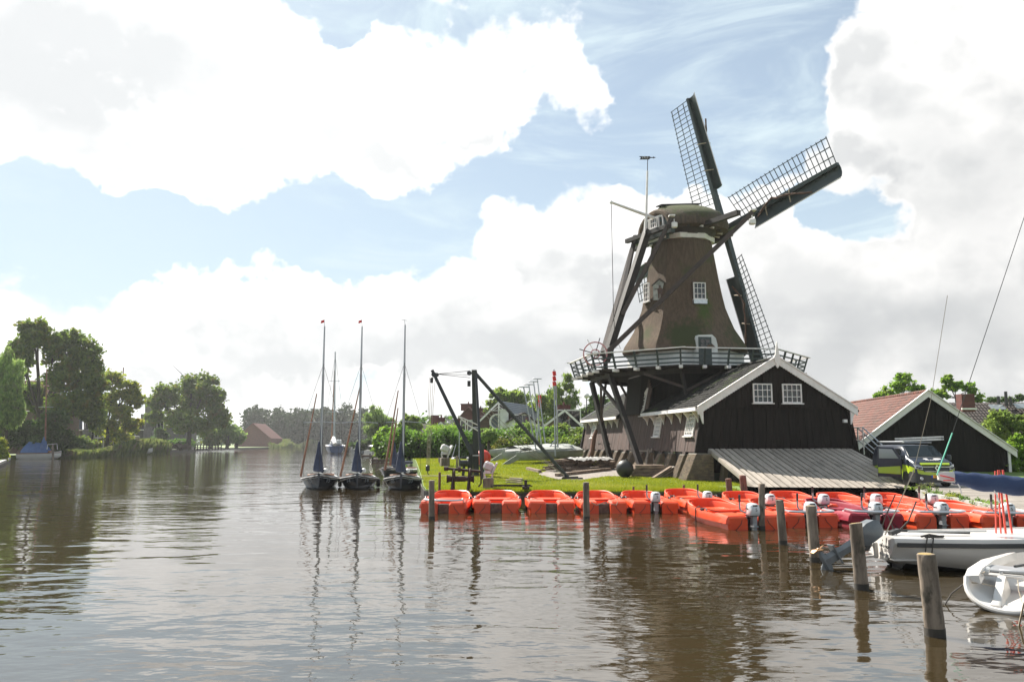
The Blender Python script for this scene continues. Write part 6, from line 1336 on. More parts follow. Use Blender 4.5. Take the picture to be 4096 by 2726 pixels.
# mown grass on the lawn: one mass of blades
def grass(name, n, area, h, w):
    x0, x1, y0, y1 = area; P = []
    U_ = nrg.random((n*2, 2)); x = x0+(x1-x0)*U_[:, 0]; y = y0*(y1/y0)**U_[:, 1]
    bx = np.interp(y, [36.9, 37.2, 38.6, 42, 52, 75, 110], [-3.0, -3.2, -4.1, -4.6, -5.9, -9, -15.5])+.05
    k = (x > bx) & ~((x > 10.4) & (y < 41.3))
    wx = 10.1-.149*(y-45.7)/.989
    k &= ~((x > wx+.8) & (y > 44.5) & (y < 74)); x, y = x[k][:n], y[k][:n]
    gx, gy = np.array([p.x for p in pp]), np.array([p.y for p in pp])
    ins = np.zeros(len(x), bool); j = len(gx)-1
    for i in range(len(gx)):
        c = ((gy[i] > y) != (gy[j] > y)) & (x < (gx[j]-gx[i])*(y-gy[i])/(gy[j]-gy[i]+1e-9)+gx[i]); ins ^= c; j = i
    x, y = x[~ins], y[~ins]; n = len(x); z = .40+np.clip((y-42)*.024, 0, .62)
    an = nrg.random(n)*6.28; wd = np.stack([np.cos(an), np.sin(an), 0*an], 1)*(w*(.7+.6*nrg.random(n))*np.sqrt(y/40))[:, None]
    tip = np.stack([x+nrg.normal(0, .03, n), y+nrg.normal(0, .03, n), z+h*(.5+.7*nrg.random(n))], 1); b = np.stack([x, y, z-.01], 1)
    return struct(name, qmesh(name, np.stack([b-wd, b+wd, tip], 1), 3, M_grassb), M_grassb, kind='stuff')
grass('grass', 260000, (-16, 14, 36.95, 95), .085, .014)
grass('grass_tufts', 9000, (-5, 11.5, 36.95, 38.2), .16, .014)

# ------------------------------------------------------------------ houses
M_brown = pmat('brown_brickwork', (.105, .060, .045), (.070, .042, .033), (2, 2, 5), 5, .9)
M_redbrk = pmat('dark_red_brickwork', (.130, .036, .030), (.090, .028, .024), (1.5, 1.5, 4), 5, .85)
M_tanbrk = pmat('tan_brickwork', (.20, .140, .100), (.15, .105, .075), (2, 2, 5), 5, .9)
M_greyw = pmat('grey_house_wall', (.15, .135, .13), (.11, .10, .095), (1, 1, 2), 4, .9)
M_cream = pmat('cream_boards', (.42, .38, .31), (.36, .33, .27), (.5, .5, 6), 3, .8)
M_slate = pmat('blue_grey_roof', (.100, .120, .145), (.07, .085, .105), (1, 1, 1), 4, .5)
M_dkroof = pmat('dark_brown_roof', (.060, .045, .038), (.040, .031, .027), (1, 3, 3), 5, .8)
M_rdroof = pmat('old_red_roof', (.17, .060, .045), (.12, .045, .035), (1, 1, 3), 5, .8)
def proj_(p): zc = p.y*math.cos(PITCH)+(p.z-EYE)*math.sin(PITCH); return 4*(512+FPX*p.x/zc)
def gable_house(name, label, xl, xr, xa, ye_l, ye_r, ya, yb, Y, depth, wall, roof, wins=(), trim=True, chim=(), skew=0., over=.35, group='houses on the right bank behind the hedge'):
    """gable end turned to the camera, outline given in photo pixels at distance Y"""
    A, L, Rr = at(xa, ya, Y=Y), at(xl, ye_l, Y=Y), at(xr, ye_r, Y=Y); zb = .6
    t = thing(name, label, 'house', (A.x, Y, zb), 0, group); dv = Vector((skew, 1, 0))*depth
    part('wall', MB().prism([Vector((L.x+over, Y, zb)), Vector((Rr.x-over, Y, zb)), Vector((Rr.x-over, Y, Rr.z-.05)), A-ZA*.22, Vector((L.x+over, Y, L.z-.05))], dv), wall, t, True, smooth=0)
    o = Vector((0, -.35, 0))
    for s_, E_ in (('roof', L), ('roof', Rr)):
        n_ = Vector((0, 0, .16)); rp_ = part(s_, MB().prism([A+o, E_+o, E_+o-n_, A+o-n_], dv*1.03), roof, t, True, smooth=0)
        rb = MB(); m_ = int((A-E_).length/.45)      # courses of tiles
        for i in range(m_): q = A.lerp(E_, (i+.5)/m_); nn = Vector(((A-E_).z, 0, -(A-E_).x)).normalized(); nn = nn if nn.z > 0 else -nn; rb.beam(q+o+nn*.03, q+o+dv*1.02+nn*.03, .10, .05, up=nn)
        part('tile_courses', rb, roof, rp_, True, smooth=0, kind='stuff')
        if trim: part('bargeboard', MB().prism([A+o*1.1-ZA*.02, E_+o*1.1-ZA*.02, E_+o*1.1-ZA*.34, A+o*1.1-ZA*.36], (0, .06, 0)), M_white, t, True, smooth=0)
    for (fx, fy, w_, h_, nx, ny) in wins:
        window(t, at(fx, fy, Y=Y-.05), (1, 0, 0), (0, 0, 1), w_, h_, nx, ny, glass=M_glass, fw=.14)
    for (fx, fy0, fy1, w_) in chim:
        c0, c1 = at(fx, fy1, Y=Y+depth*.3), at(fx, fy0, Y=Y+depth*.3)
        c = part('chimney', MB().box((c0+c1)/2, (w_, w_*.8, (c1-c0).z)).box(c1, (w_+.16, w_*.8+.16, .14)), M_redbrk, t, True, smooth=0)
        part('chimney_pot', MB().lathe(c1+ZA*.05, [(0, 0), (.14, 0), (.11, .4), (0, .4)], 8), M_rdroof, c, True)
    return t
h3 = gable_house('brown_house', 'big brown gabled house with white king post trim and a round window', 1868, 2078, 1995, 1728, 1672, 1602, 1790, 115, 12, M_brown, M_slate, skew=.35)
kp = MB(); ap = at(1995, 1612, Y=114.5); kp.beam(ap, ap-ZA*3.4, .22, .08); kp.beam(at(1958, 1640, Y=114.5), at(2032, 1640, Y=114.5), .2, .08); kp.beam(at(1970, 1640, Y=114.5), ap-ZA*.4, .14, .08); kp.beam(at(2020, 1640, Y=114.5), ap-ZA*.4, .14, .08)
part('king_post', kp, M_white, h3, True, smooth=0)
rc = at(1990, 1685, Y=114.85); f = part('round_window', MB().tube([rc+Vector((1.05*math.cos(a), 0, 1.05*math.sin(a))) for a in [2*math.pi*i/24 for i in range(25)]], .16, 6, False), M_white, h3, True); part('pane', MB().lathe(rc, [(0, 0), (1.0, 0), (1.0, .05), (0, .05)], 20, (0, 1, 0)), M_slate, f, True)
cA, cB = at(2000, 1738, Y=113.8), at(2034, 1637, Y=113.8); part('white_chimney', MB().box(((cA.x+cB.x)/2, 113.8, (cA.z+cB.z)/2-.6), (cB.x-cA.x, 1.2, cB.z-cA.z+1.2)).box(((cA.x+cB.x)/2, 113.8, cB.z), (cB.x-cA.x+.2, 1.4, .14)), M_whitewash, h3, True, smooth=0)
gable_house('white_house', 'white gabled house with brown tiled edges beside the round windowed house', 2026, 2172, 2098, 1684, 1704, 1646, 1790, 112, 10, M_whitewash, M_dkroof, ((2090, 1684, 2.3, 2.0, 2, 1),), trim=False, skew=-.1)
gable_house('brown_house', 'tan brick gabled house with a white attic window nearest the saw barn', 2150, 2335, 2258, 1716, 1704, 1634, 1800, 100, 11, M_tanbrk, M_dkroof, ((2276, 1673, 3.0, 2.3, 2, 1),), chim=((2255, 1620, 1640, 1.6),), skew=.1)
gable_house('red_house', 'steep dark red brick house with broad chimneys behind the crane', 1788, 1950, 1872, 1722, 1705, 1624, 1790, 140, 9, M_redbrk, M_rdroof, ((1852, 1700, 1.0, 1.9, 1, 2), (1880, 1700, 1.0, 1.9, 1, 2)), trim=False, chim=((1874, 1615, 1640, 2.6), (1922, 1632, 1660, 2.2)), skew=.15)
gable_house('grey_bungalow', 'small cream gable with white bargeboards on the grey bungalow', 1722, 1804, 1764, 1722, 1722, 1684, 1790, 118, 6, M_cream, M_dkroof, ((1780, 1718, 1.6, .7, 3, 1),), chim=((1765, 1670, 1686, 1.1),))
rbz = at(1690, 1693, Y=126); rt = thing('bungalow', 'long low dark roofed bungalow left of the red brick house', 'house', (rbz.x+8, 126, .6), 0, 'houses on the right bank behind the hedge')
a, b = at(1683, 1692, Y=126), at(1815, 1692, Y=126); part('roof', MB().prism([a, b, b+Vector((0, -4.5, -3.6)), a+Vector((0, -4.5, -3.6))], (0, .0, -.2)), M_dkroof, rt, True, smooth=0); part('wall', MB().box(((a.x+b.x)/2, 124, 2.0), (b.x-a.x-.6, 4, 3.4)), M_cream, rt, True, smooth=0); part('chimney', MB().box(a+Vector((2.2, .3, .2)), (1.2, 1, 2.2)), M_redbrk, rt, True, smooth=0)
# garden structures by the hedge
pg = thing('pergola', 'small white pergola above the garden bushes left of the hedge', 'pergola', at(1682, 1770, Y=90)); a, b = at(1660, 1742, Y=90), at(1704, 1742, Y=90)
part('beam', MB().beam(a, b, .25, .22).beam(a+Vector((0, 2, 0)), b+Vector((0, 2, 0)), .25, .22), M_white, pg, True, smooth=0)
for q in (a, b, a.lerp(b, .6)): part('post', MB().beam(q, q-ZA*2.2, .14, .14), M_white, pg, True, smooth=0)
cpt = thing('carport', 'flat tan roofed garden shelter overgrown above the tall hedge', 'shelter', at(1775, 1790, Y=92)); a, b = at(1716, 1741, Y=92), at(1830, 1741, Y=92)
part('roof_edge', MB().box((a+b)/2, (b.x-a.x, 4, .35)), M_tanbrk, cpt, True, smooth=0)
for f_ in (.03, .5, .97): q = a.lerp(b, f_); part('post', MB().beam(q, q-ZA*3.2, .2, .2), M_beam, cpt, True, smooth=0)
t = thing('hedge', 'bright ivy mat growing on the flat shelter roof', 'hedge', (a+b)/2); C = np.array([tuple(a.lerp(b, f_)+Vector((0, rnd.uniform(-2, 1.5), .35+rnd.uniform(0, .5)))) for f_ in np.linspace(0, 1, 60)]); leaves('foliage', C, 3600, np.full(60, .5), .14, M_brtleaf, t)
gsh = thing('garden_shed', 'little garden shed with a pale corrugated roof between the willows', 'shed', at(2018, 1800, Y=90)); a, b = at(1998, 1752, Y=90), at(2036, 1752, Y=90)
part('roof', MB().prism([a, b, b+Vector((.3, -1.6, -.75)), a+Vector((-.3, -1.6, -.75))], (0, 0, -.1)), M_steel, gsh, True, smooth=0)
rbs = MB()
for i in range(9): q = a.lerp(b, (i+.5)/9); rbs.beam(q+ZA*.04, q+Vector((0, -1.6, -.71)), .14, .07)
part('roof_ribs', rbs, M_white, gsh, True, smooth=0, kind='stuff'); part('wall', MB().box(((a.x+b.x)/2, 90, 1.5), (b.x-a.x, 2, 2.2)), M_tanbrk, gsh, True, smooth=0); window(gsh, ((a.x+b.x)/2+3.8, 88.8, 1.7), (1, 0, 0), ZA, 2.2, 1.6, 3, 2)
# row house on the right
rh = thing('row_house', 'long row house with a dark tiled roof and red chimney at the right edge', 'house', at(3950, 1750, Y=84)); a, b = at(3740, 1608, Y=88), at(4230, 1612, Y=88); dv = Vector((0, -4.6, -3.5))
part('roof', MB().prism([a, b, b+dv, a+dv], (0, 0, -.2)), M_dkroof, rh, True, smooth=0)
m2 = pantile(.36, .5, .05); rest = MB(); me_ = m2.mesh('tile', M_dkroof, None, 60, flip=False); us = (-dv).normalized(); nr_ = Vector((1, 0, 0)).cross(us)
for c in range(int((b.x-a.x)/.36)):
    for r_ in range(11):
        M = Matrix.Identity(4); p = a+dv+Vector((c*.36, 0, 0))+us*(r_*.52)+nr_*.05
        for i in range(3): M[i][0] = (1, 0, 0)[i]; M[i][1] = us[i]; M[i][2] = nr_[i]; M[i][3] = p[i]
        rest.add([M @ Vector(q) for q in m2.v], m2.f)
part('roof_tiles', rest, M_dkroof, rh, True, smooth=60, kind='stuff', flip=False)
part('wall', MB().box(((a.x+b.x)/2, 87, 1.6), (b.x-a.x-.6, 6, 4.6)), M_brown, rh, True, smooth=0); part('gutter', MB().box((a+dv+b+dv)/2+Vector((0, -.12, -.2)), (b.x-a.x, .3, .34)), M_white, rh, True, smooth=0)
cA, cB = at(3838, 1634, Y=85), at(3886, 1586, Y=85); c = part('chimney', MB().box((cA+cB)/2, (cB.x-cA.x, 1.1, cB.z-cA.z+.6)), M_redbrk, rh, True, smooth=0); part('flashing', MB().box(Vector(((cA.x+cB.x)/2, 84.4, cA.z)), (cB.x-cA.x+.2, .2, .18)), M_white, c, True, smooth=0)
for fx, h_ in ((3995, .8), (4026, 1.3), (4043, .7)): q = at(fx, 1612, Y=87); part('vent_pipe', MB().tube([q-ZA*.3, q+ZA*h_], .16, 8), M_blackpaint, rh, True)
for fx, fy in ((3988, 1630), (4086, 1626)): q = at(fx, fy, Y=86.6); part('skylight', MB().box(q+nr_*.12, (1.5, .9, .1), (Vector((1, 0, 0)), us, nr_)), M_skyglass, rh, True, smooth=0)
# ---- left bank houses
GL = 'houses on the left bank'
def slab_house(name, label, x0, x1, yr, ye, yb, Y, wall, roof, wins=(), d=4.0):
    a, b = at(x0, yr, Y=Y+d), at(x1, yr, Y=Y+d); e0, e1 = at(x0, ye, Y=Y), at(x1, ye, Y=Y); t = thing(name, label, 'house', ((e0.x+e1.x)/2, Y+2, .55), 0, GL)
    rp_ = part('roof', MB().prism([a, b, e1, e0], (0, 0, -.25)), roof, t, True, smooth=0); rb = MB(); m_ = 12
    for i in range(m_): f_ = (i+.5)/m_; rb.beam(a.lerp(e0, f_)+ZA*.04, b.lerp(e1, f_)+ZA*.04, .12, .06)
    part('tile_courses', rb, roof, rp_, True, smooth=0, kind='stuff')
    part('wall', MB().box(((e0.x+e1.x)/2, Y+d/2+.3, (e0.z+.3)/2), (e1.x-e0.x-.5, d-.2, e0.z-.3)), wall, t, True, smooth=0); part('gutter', MB().box(((e0.x+e1.x)/2, Y-.05, e0.z-.12), (e1.x-e0.x, .2, .22)), M_white, t, True, smooth=0)
    for fx, fy, w_, h_, nx, ny in wins: window(t, at(fx, fy, Y=Y+.25), (1, 0, 0), ZA, w_, h_, nx, ny, fw=.18)
    return t
slab_house('grey_house', 'low grey house with a blue tiled roof and white windows behind the reeds', 248, 330, 1662, 1716, 1790, 178, M_greyw, M_slate, ((277, 1732, 3.4, 2.6, 2, 1),))
slab_house('grey_house', 'long grey house with tall white window frames behind the yellow green tree', 335, 575, 1680, 1715, 1790, 182, M_greyw, M_dkroof, ((365, 1735, 3.2, 6, 2, 2), (395, 1732, 2, 2, 1, 1), (445, 1740, 3.5, 6, 3, 2), (490, 1740, 2.5, 6, 2, 2), (520, 1738, 2.5, 5, 2, 2)))
slab_house('red_roofed_house', 'large house with a red roof seen through the crown of the tallest oak', 90, 240, 1520, 1640, 1790, 165, M_brown, M_rdroof, d=8)
slab_house('pale_roofed_house', 'house with a bright pale tiled roof at the left edge of the photo', -60, 76, 1640, 1692, 1790, 150, M_brown, pmat('pale_tiles', (.50, .48, .46), (.38, .37, .36), (2, 2, 2), 4, .5))
gable_house('brick_house', 'grey brown brick house with a long white sloping verge left of the solitary oak', 555, 745, 640, 1730, 1700, 1660, 1790, 262, 10, M_greyw, M_dkroof, ((603, 1724, 2.4, 5.5, 2, 2), (640, 1718, 2.2, 6, 2, 1)), group=GL)
tw_ = thing('sculpted_tower', 'dark stepped tower with a curved underside between the trees on the left bank', 'tower', at(585, 1790, Y=255)); TY = 255
def pz(fx, fy): return at(fx, fy, Y=TY)
part('upper_block', MB().prism([pz(580, 1608), pz(606, 1610), pz(604, 1665), pz(598, 1678), pz(580, 1678)], (0, 7, 0)), M_greyw, tw_, True, smooth=0); part('lower_block', MB().prism([pz(563, 1654), pz(592, 1654), pz(590, 1680), pz(582, 1706), pz(563, 1712)], (0, 7, 0)), M_greyw, tw_, True, smooth=0); part('tower_base', MB().prism([pz(566, 1708), pz(580, 1706), pz(580, 1792), pz(566, 1792)], (0, 5, 0)), M_greyw, tw_, True, smooth=0); part('arm', MB().prism([pz(604, 1612), pz(660, 1614), pz(660, 1626), pz(604, 1626)], (0, 6, 0)), M_greyw, tw_, True, smooth=0)
gable_house('red_barn', 'distant barn with a huge dull red roof at the foot of the forest', 935, 1085, 1012, 1752, 1752, 1690, 1785, 400, 20, M_rdroof, M_rdroof, trim=False, group=GL)
# ---- left bank quay and furniture
qy = MB(); qp = [(-53, 83), (-68.6, 110), (-75, 112)]
for a, b in zip(qp[:-1], qp[1:]): qy.beam(Vector((*a, .42)), Vector((*b, .42)), .7, .26)
q_ = thing('quay_wall', 'pale topped low quay at the left edge of the photo', 'quay', (-60, 97, 0)); part('coping', qy, MATS['pale_concrete'], q_, True, smooth=0); part('timber_face', MB().beam((-52.8, 83, .0), (-68.2, 109.8, .0), .2, .8).beam((-68.4, 109.8, 0), (-75, 111.8, 0), .2, .8), M_wet, q_, True, smooth=0)
q2 = thing('quay_wall', 'long low timber quay under the solitary oak', 'quay', (-100, 260, 0)); part('timber_face', MB().beam((-90.8, 207, .15), (-99.8, 255, .15), .3, .9).beam((-99.8, 255, .15), (-108.8, 304, .15), .3, .9).beam((-108.8, 304, .15), (-111.8, 370, .15), .3, .9), M_wet, q2, True, smooth=0); part('coping', MB().beam((-91, 207, .66), (-100, 255, .66), .8, .12).beam((-100, 255, .66), (-109, 304, .66), .8, .12), M_grey, q2, True, smooth=0)
bn = at(640, 1800, Y=214); be = thing('bench', 'dark bench with curved back on the lawn left of the solitary oak', 'bench', (bn.x, 214, .55)); part('seat', MB().box((bn.x, 214, 1.05), (6.2, 1.2, .16)), M_brown, be, True, smooth=0); part('backrest', MB().prism([(bn.x-3.1, 214.6, 1.2), (bn.x+3.1, 214.6, 1.2), (bn.x+3.1, 214.6, 2.5), (bn.x, 214.6, 2.1), (bn.x-3.1, 214.6, 2.4)], (0, .12, 0)), M_brown, be, True, smooth=0)
for d in (-2.8, 2.8): part('leg', MB().box((bn.x+d, 214, .8), (.2, 1, .5)), M_brown, be, True, smooth=0)
fn = thing('post_and_rail_fence', 'low dark post and rail fence on the lawn right of the solitary oak', 'fence', at(830, 1795, Y=240)); a, b = at(778, 1790, Y=240), at(885, 1790, Y=240)
for z in (1.2, 1.9): part('rail', MB().beam(Vector((a.x, 240, z)), Vector((b.x, 240, z)), .14, .22), M_beam, fn, True, smooth=0)
for i in range(10): part('post', MB().box((a.x+(b.x-a.x)*i/9, 240, 1.2), (.25, .25, 1.7)), M_beam, fn, True, smooth=0)

# ------------------------------------------------------------------ boats on the far water
def small_hull(L, B, H, n=2): 
    st = [(0, .72, .80, .0), (.12*L, .86, .86, -.1), (.45*L, 1.0, .88, -.14), (.75*L, .78, .96, -.1), (.93*L, .32, 1.1, .1), (L, .04, 1.2, .5)]
    return [[Vector((x, y*B/2, z)) for y, z in [(0, zb), (w*.7, zb+.1*H), (w*.95, .45*H), (w, h*H), (w*.9, h*H+.04), (0, h*H+.10), (-w*.9, h*H+.04), (-w, h*H), (-w*.95, .45*H), (-w*.7, zb+.1*H)]] for x, w, h, zb in st]
wb = at(74, 1834, z=0); wbt = thing('white_sailing_boat', 'white sailing boat under a blue tent on the left bank, with a tall wooden mast', 'sailboat', (wb.x, wb.y, 0), R(4))
s_ = wb.y/FPX/4; L_w = 158*s_*1.02
part('hull', MB().loft(small_hull(L_w, 2.4, 1.0)), M_gel, wbt, smooth=40); part('sheer_strip', MB().tube([(x*L_w, -w*1.2-.03, .86+.2*x*x) for x, w in ((0, .72), (.12, .86), (.45, 1.0), (.75, .78), (.93, .32), (1, .04))], .06, 5), M_varn, wbt)
part('blue_tent', MB().loft([[Vector((x*L_w, y, z)) for y, z in ((-1.0, 1.0), (-.75, 1.0+h*.45), (0, 1.0+h), (.75, 1.0+h*.45), (1.0, 1.0))] for x, h in ((.10, .9), (.22, 1.75), (.50, 1.55), (.66, 1.15), (.74, .3))], closed=False, cap=False), pmat('blue_canvas', (.035, .085, .22), (.05, .11, .27), (1.5, 1.5, 1.5), 4, .8), wbt, flip=False, smooth=50)
mt_ = at(181, 1770, Y=wb.y); mtt = at(187, 1474, Y=wb.y); mast_ = part('mast', MB().tube([mt_, mtt], [.14, .09], 8), M_varn, wbt, True); part('spreader', MB().tube([at(153, 1626, Y=wb.y), at(214, 1626, Y=wb.y)], .04, 5), M_alu, mast_, True); part('mast_coat', MB().lathe(mt_+Vector((-.2, 0, -.9)), [(0, 0), (.6, 0), (.4, 1.0), (.12, 1.9), (0, 1.9)], 8), MATS['blue_canvas'], wbt, True)
part('pulpit', MB().tube([at(188, 1795, Y=wb.y-.8), at(190, 1776, Y=wb.y-.8), at(228, 1772, Y=wb.y), at(230, 1795, Y=wb.y)], .05, 5).tube([at(208, 1793, Y=wb.y-.5), at(209, 1775, Y=wb.y-.5)], .05, 5), M_tube, wbt, True); part('deckhouse', MB().bev((L_w*.62, 0, 1.15), (L_w*.3, 1.1, .4), .08), M_varn, wbt)
solo('mooring_post', MB().tube([at(212, 1836, Y=wb.y-3.4)-ZA*.3, at(212, 1775, Y=wb.y-3.4)], .16, 8), M_post, 'grey mooring post in front of the white boat with the blue tent', 'post')
sb2 = thing('white_sailing_boat', 'white sailing boat with grey boom cover half hidden behind the reeds', 'sailboat', (at(490, 1785, Y=170).x, 170, .0)); Y2 = 170
part('hull', MB().loft([[p+Vector((at(440, 1785, Y=170).x, 170, .2)) for p in r_] for r_ in small_hull(9, 2.4, 1.0)]), M_gel, sb2, True); part('mast', MB().tube([at(480, 1770, Y=Y2), at(494, 1468, Y=Y2)], [.16, .12], 8), pmat('pink_grey_mast', (.36, .24, .20), rough=.6), sb2, True)
part('boom_cover', MB().tube([at(482, 1735, Y=Y2), at(490, 1746, Y=Y2), at(520, 1748, Y=Y2), at(557, 1745, Y=Y2)], [.5, .45, .35, .2], 8), pmat('grey_canvas', (.30, .29, .28), rough=.9), sb2, True); part('cabin', MB().bev(at(525, 1768, Y=Y2), (5, 1.6, 1.0), .2), M_gel, sb2, True)
yp = at(1345, 1812, z=0); yb_ = thing('blue_ketch', 'dark blue two masted yacht moored stern on in the middle of the canal', 'yacht', (yp.x, yp.y, 0), R(105)); s_ = yp.y/FPX/4
part('hull', MB().loft([[p*1.0 for p in r_] for r_ in small_hull(13, 4.6, 2.1)]), pmat('royal_blue_hull', (.020, .055, .16), (.03, .07, .19), (1, 1, 1), 3, .35), yb_); part('white_strip', MB().tube([(x*13, w*2.32*sg, 1.75+.5*x*x) for sg in (1,) for x, w in ((0, .72), (.12, .86), (.45, 1.0), (.75, .78))], .12, 5).tube([(x*13, -w*2.32, 1.75+.5*x*x) for x, w in ((0, .72), (.12, .86), (.45, 1.0), (.75, .78))], .12, 5), M_white, yb_)
part('cabin', MB().bev((5.2, 0, 2.3), (6, 2.6, 1.1), .2), M_gel, yb_); part('wheel_shelter', MB().bev((2.0, 0, 2.7), (1.8, 2.6, 1.3), .25), M_white, yb_); part('pulpit', MB().tube([(-.1, -1.6, 1.7), (-.2, -1.6, 2.6), (-.2, 1.6, 2.6), (-.1, 1.6, 1.7)], .05, 5), M_tube, yb_)
Yk = yp.y+2; part('mast', MB().tube([at(1337, 1770, Y=Yk), at(1341, 1405, Y=Yk)], [.22, .15], 8), M_alu, yb_, True); part('mizzen_mast', MB().tube([at(1325, 1780, Y=Yk+3), at(1338, 1480, Y=Yk+3)], [.18, .12], 8), M_varn, yb_, True); part('spreaders', MB().tube([at(1318, 1522, Y=Yk), at(1362, 1523, Y=Yk)], .06, 5).tube([at(1307, 1645, Y=Yk), at(1370, 1646, Y=Yk)], .06, 5), M_alu, yb_, True)
part('furled_sail', MB().tube([at(1335, 1750, Y=Yk), at(1340, 1775, Y=Yk-3)], .5, 7), M_white, yb_, True); part('rigging', MB().tube([at(1305, 1790, Y=Yk), at(1307, 1645, Y=Yk), at(1341, 1420, Y=Yk)], .03, 4).tube([at(1385, 1790, Y=Yk), at(1370, 1646, Y=Yk), at(1341, 1420, Y=Yk)], .03, 4), M_dkrope, yb_, True); part('fender', MB().lathe(at(1386, 1812, Y=yp.y+1), [(0, 0), (.6, .3), (.7, 1.4), (.3, 2), (0, 2)], 8), M_blackpaint, yb_, True)
GM = 'motor boats moored along the right bank'
for fx, fy, sc, cl_, l_ in ((1472, 1822, 1.0, M_gel, 'white motor boat with a wrap round windscreen at the end of the jetty'), (1415, 1812, .95, M_steel, 'grey motor boat moored between the blue yacht and the white one'), (1492, 1800, .9, M_red, 'motor boat with a red canopy behind the white one')):
    p = at(fx, fy, z=0); m_ = thing('motor_boat', l_, 'motorboat', (p.x, p.y, 0), R(60 if fx < 1480 else 170), GM); part('hull', MB().loft(small_hull(8.5*sc, 3.0*sc, 1.3*sc)), cl_ if cl_ is not M_red else M_gel, m_); part('windscreen', MB().loft([[Vector((3.4*sc, y*sc, 1.25*sc)) for y in (-1.1, 1.1)]+[Vector((3.9*sc, .9*sc, 1.9*sc)), Vector((3.9*sc, -.9*sc, 1.9*sc))], [Vector((4.8*sc, y*sc, 1.25*sc)) for y in (-.9, .9)]+[Vector((4.3*sc, .7*sc, 1.9*sc)), Vector((4.3*sc, -.7*sc, 1.9*sc))]]), M_glass, m_)
    part('canopy', MB().bev((2.4*sc, 0, 1.9*sc), (2.6*sc, 2.2*sc, .35*sc), .12), M_red if cl_ is M_red else M_navy, m_); part('rub_rail', MB().tube([(x*8.5*sc, -w*1.52*sc, 1.2*sc*(.9+.2*x*x)) for x, w in ((0, .72), (.12, .86), (.45, 1.0), (.75, .78), (.93, .32))], .07, 5), M_navy, m_)
GJ = 'wooden jetties on the right bank'
for x0, x1, fy, h_, l_ in ((1448, 1545, 1828, .45, 'farther low wooden jetty by the motor boats'), (1490, 1605, 1846, .42, 'nearer low wooden jetty behind the dark sailboats')):
    p = at(x0, fy, z=0); q = at(x1, fy, Y=p.y); j = thing('jetty', l_, 'jetty', (p.x, p.y, 0), 0, GJ); L_ = q.x-p.x
    for i in range(10): part('plank', MB().box(((i+.5)*L_/10, .9, h_), (L_/10-.06, 2.2, .10)), M_grey, j, smooth=0)
    part('fascia', MB().box((L_/2, -.25, h_*.55), (L_, .12, h_*.8)), M_brown, j, smooth=0)
    for i in range(4): part('pile', MB().tube([(i*L_/3, -.1, -.5), (i*L_/3, -.1, h_+.25)], .13, 8), M_wet, j)

# ------------------------------------------------------------------ catamarans on the lawn
M_cat = pmat('grey_green_boat_cover', (.36, .37, .34), (.27, .28, .26), (1.5, 1.5, 1.5), 5, .8, .01)
GC = 'beach catamarans laid up on the lawn under covers'
def catamaran(x0, x1, fy, Y, label):
    a, b = at(x0, fy, Y=Y), at(x1, fy-14, Y=Y+4); zb = land_z(a.x, Y)+.25; t = thing('catamaran', label, 'catamaran', (a.x, Y, zb-.25), 0, GC); d = Vector((b.x-a.x, 4, .25)); Ln = d.length; d.normalize(); sd = Vector((-d.y, d.x, 0))
    for k_ in (0, 1.9):
        o = Vector((a.x, Y, zb))+sd*k_
        part('hull', MB().loft([[o+d*(f_*Ln)+sd*(y*w_)+ZA*(z*h_+lf) for y, z in ((0, 0), (.8, .25), (1, .8), (.7, 1.05), (-.7, 1.05), (-1, .8), (-.8, .25))] for f_, w_, h_, lf in ((0, .05, .35, .35), (.06, .22, .62, .06), (.4, .30, .78, 0), (.8, .26, .74, 0), (1, .20, .55, .05))]), M_cat, t, True, smooth=50)
    part('cover', MB().loft([[Vector((a.x, Y, zb))+d*(f_*Ln)+sd*y+ZA*z for y, z in ((-.35, .62), (.2, .92+.1*math.sin(f_*17)), (1.0, .98+.08*math.sin(f_*23)), (1.9, .9), (2.3, .62))] for f_ in (.28, .42, .55, .7, .85, .98)], closed=False, cap=False), M_cat, t, True, smooth=60, flip=False)
    part('rudder', MB().prism([Vector((a.x, Y-.05, zb))+d*x+ZA*z for x, z in ((-1.3, -.15), (-.7, -.2), (.4, .15), (.7, .6), (.35, .8), (.1, .5), (-.6, .2))], sd*.05), M_cat, t, True, smooth=0)
    part('crossbar', MB().beam(Vector((a.x, Y, zb+.8))+d*(Ln*.3), Vector((a.x, Y, zb+.8))+d*(Ln*.3)+sd*2, .12, .12), M_blackpaint, t, True)
    return t
c1 = catamaran(2065, 2328, 1868, 63, 'nearest laid up catamaran in front, with its rudder on the grass'); c2 = catamaran(2010, 2250, 1850, 69, 'second laid up catamaran behind the nearest one'); c3 = catamaran(2030, 2310, 1838, 75, 'farthest laid up catamaran close to the willows')
for (b0, b1, own) in (((2150, 1826), (2094, 1546), c1), ((2160, 1826), (2115, 1536), c2), ((2172, 1824), (2134, 1524), c2), ((2188, 1822), (2149, 1513), c3), ((2148, 1820), (2158, 1572), c3), ((2222, 1822), (2216, 1476), c1)):
    Y_ = INV[own].inverted().translation.y+1.5; p, q = at(*b0, Y=Y_), at(*b1, Y=Y_+.4); m_ = part('mast', MB().tube([p, q], [.075, .055], 6), M_alu, own, True)
    if b1[1] < 1560 and b0[0] < 2200: part('spreader', MB().bev(q, (.85, .14, .10), .03), M_alu, m_, True)
    else:
        for i in range(3): part('red_wrap', MB().tube([q-ZA*(.15+i*.42), q-ZA*(.5+i*.42)+Vector((.05, 0, 0))], .15, 7), M_red, m_, True)
part('mast', MB().tube([at(2232, 1820, Y=66), at(2224, 1530, Y=66)], [.08, .06], 6), M_alu, c1, True)
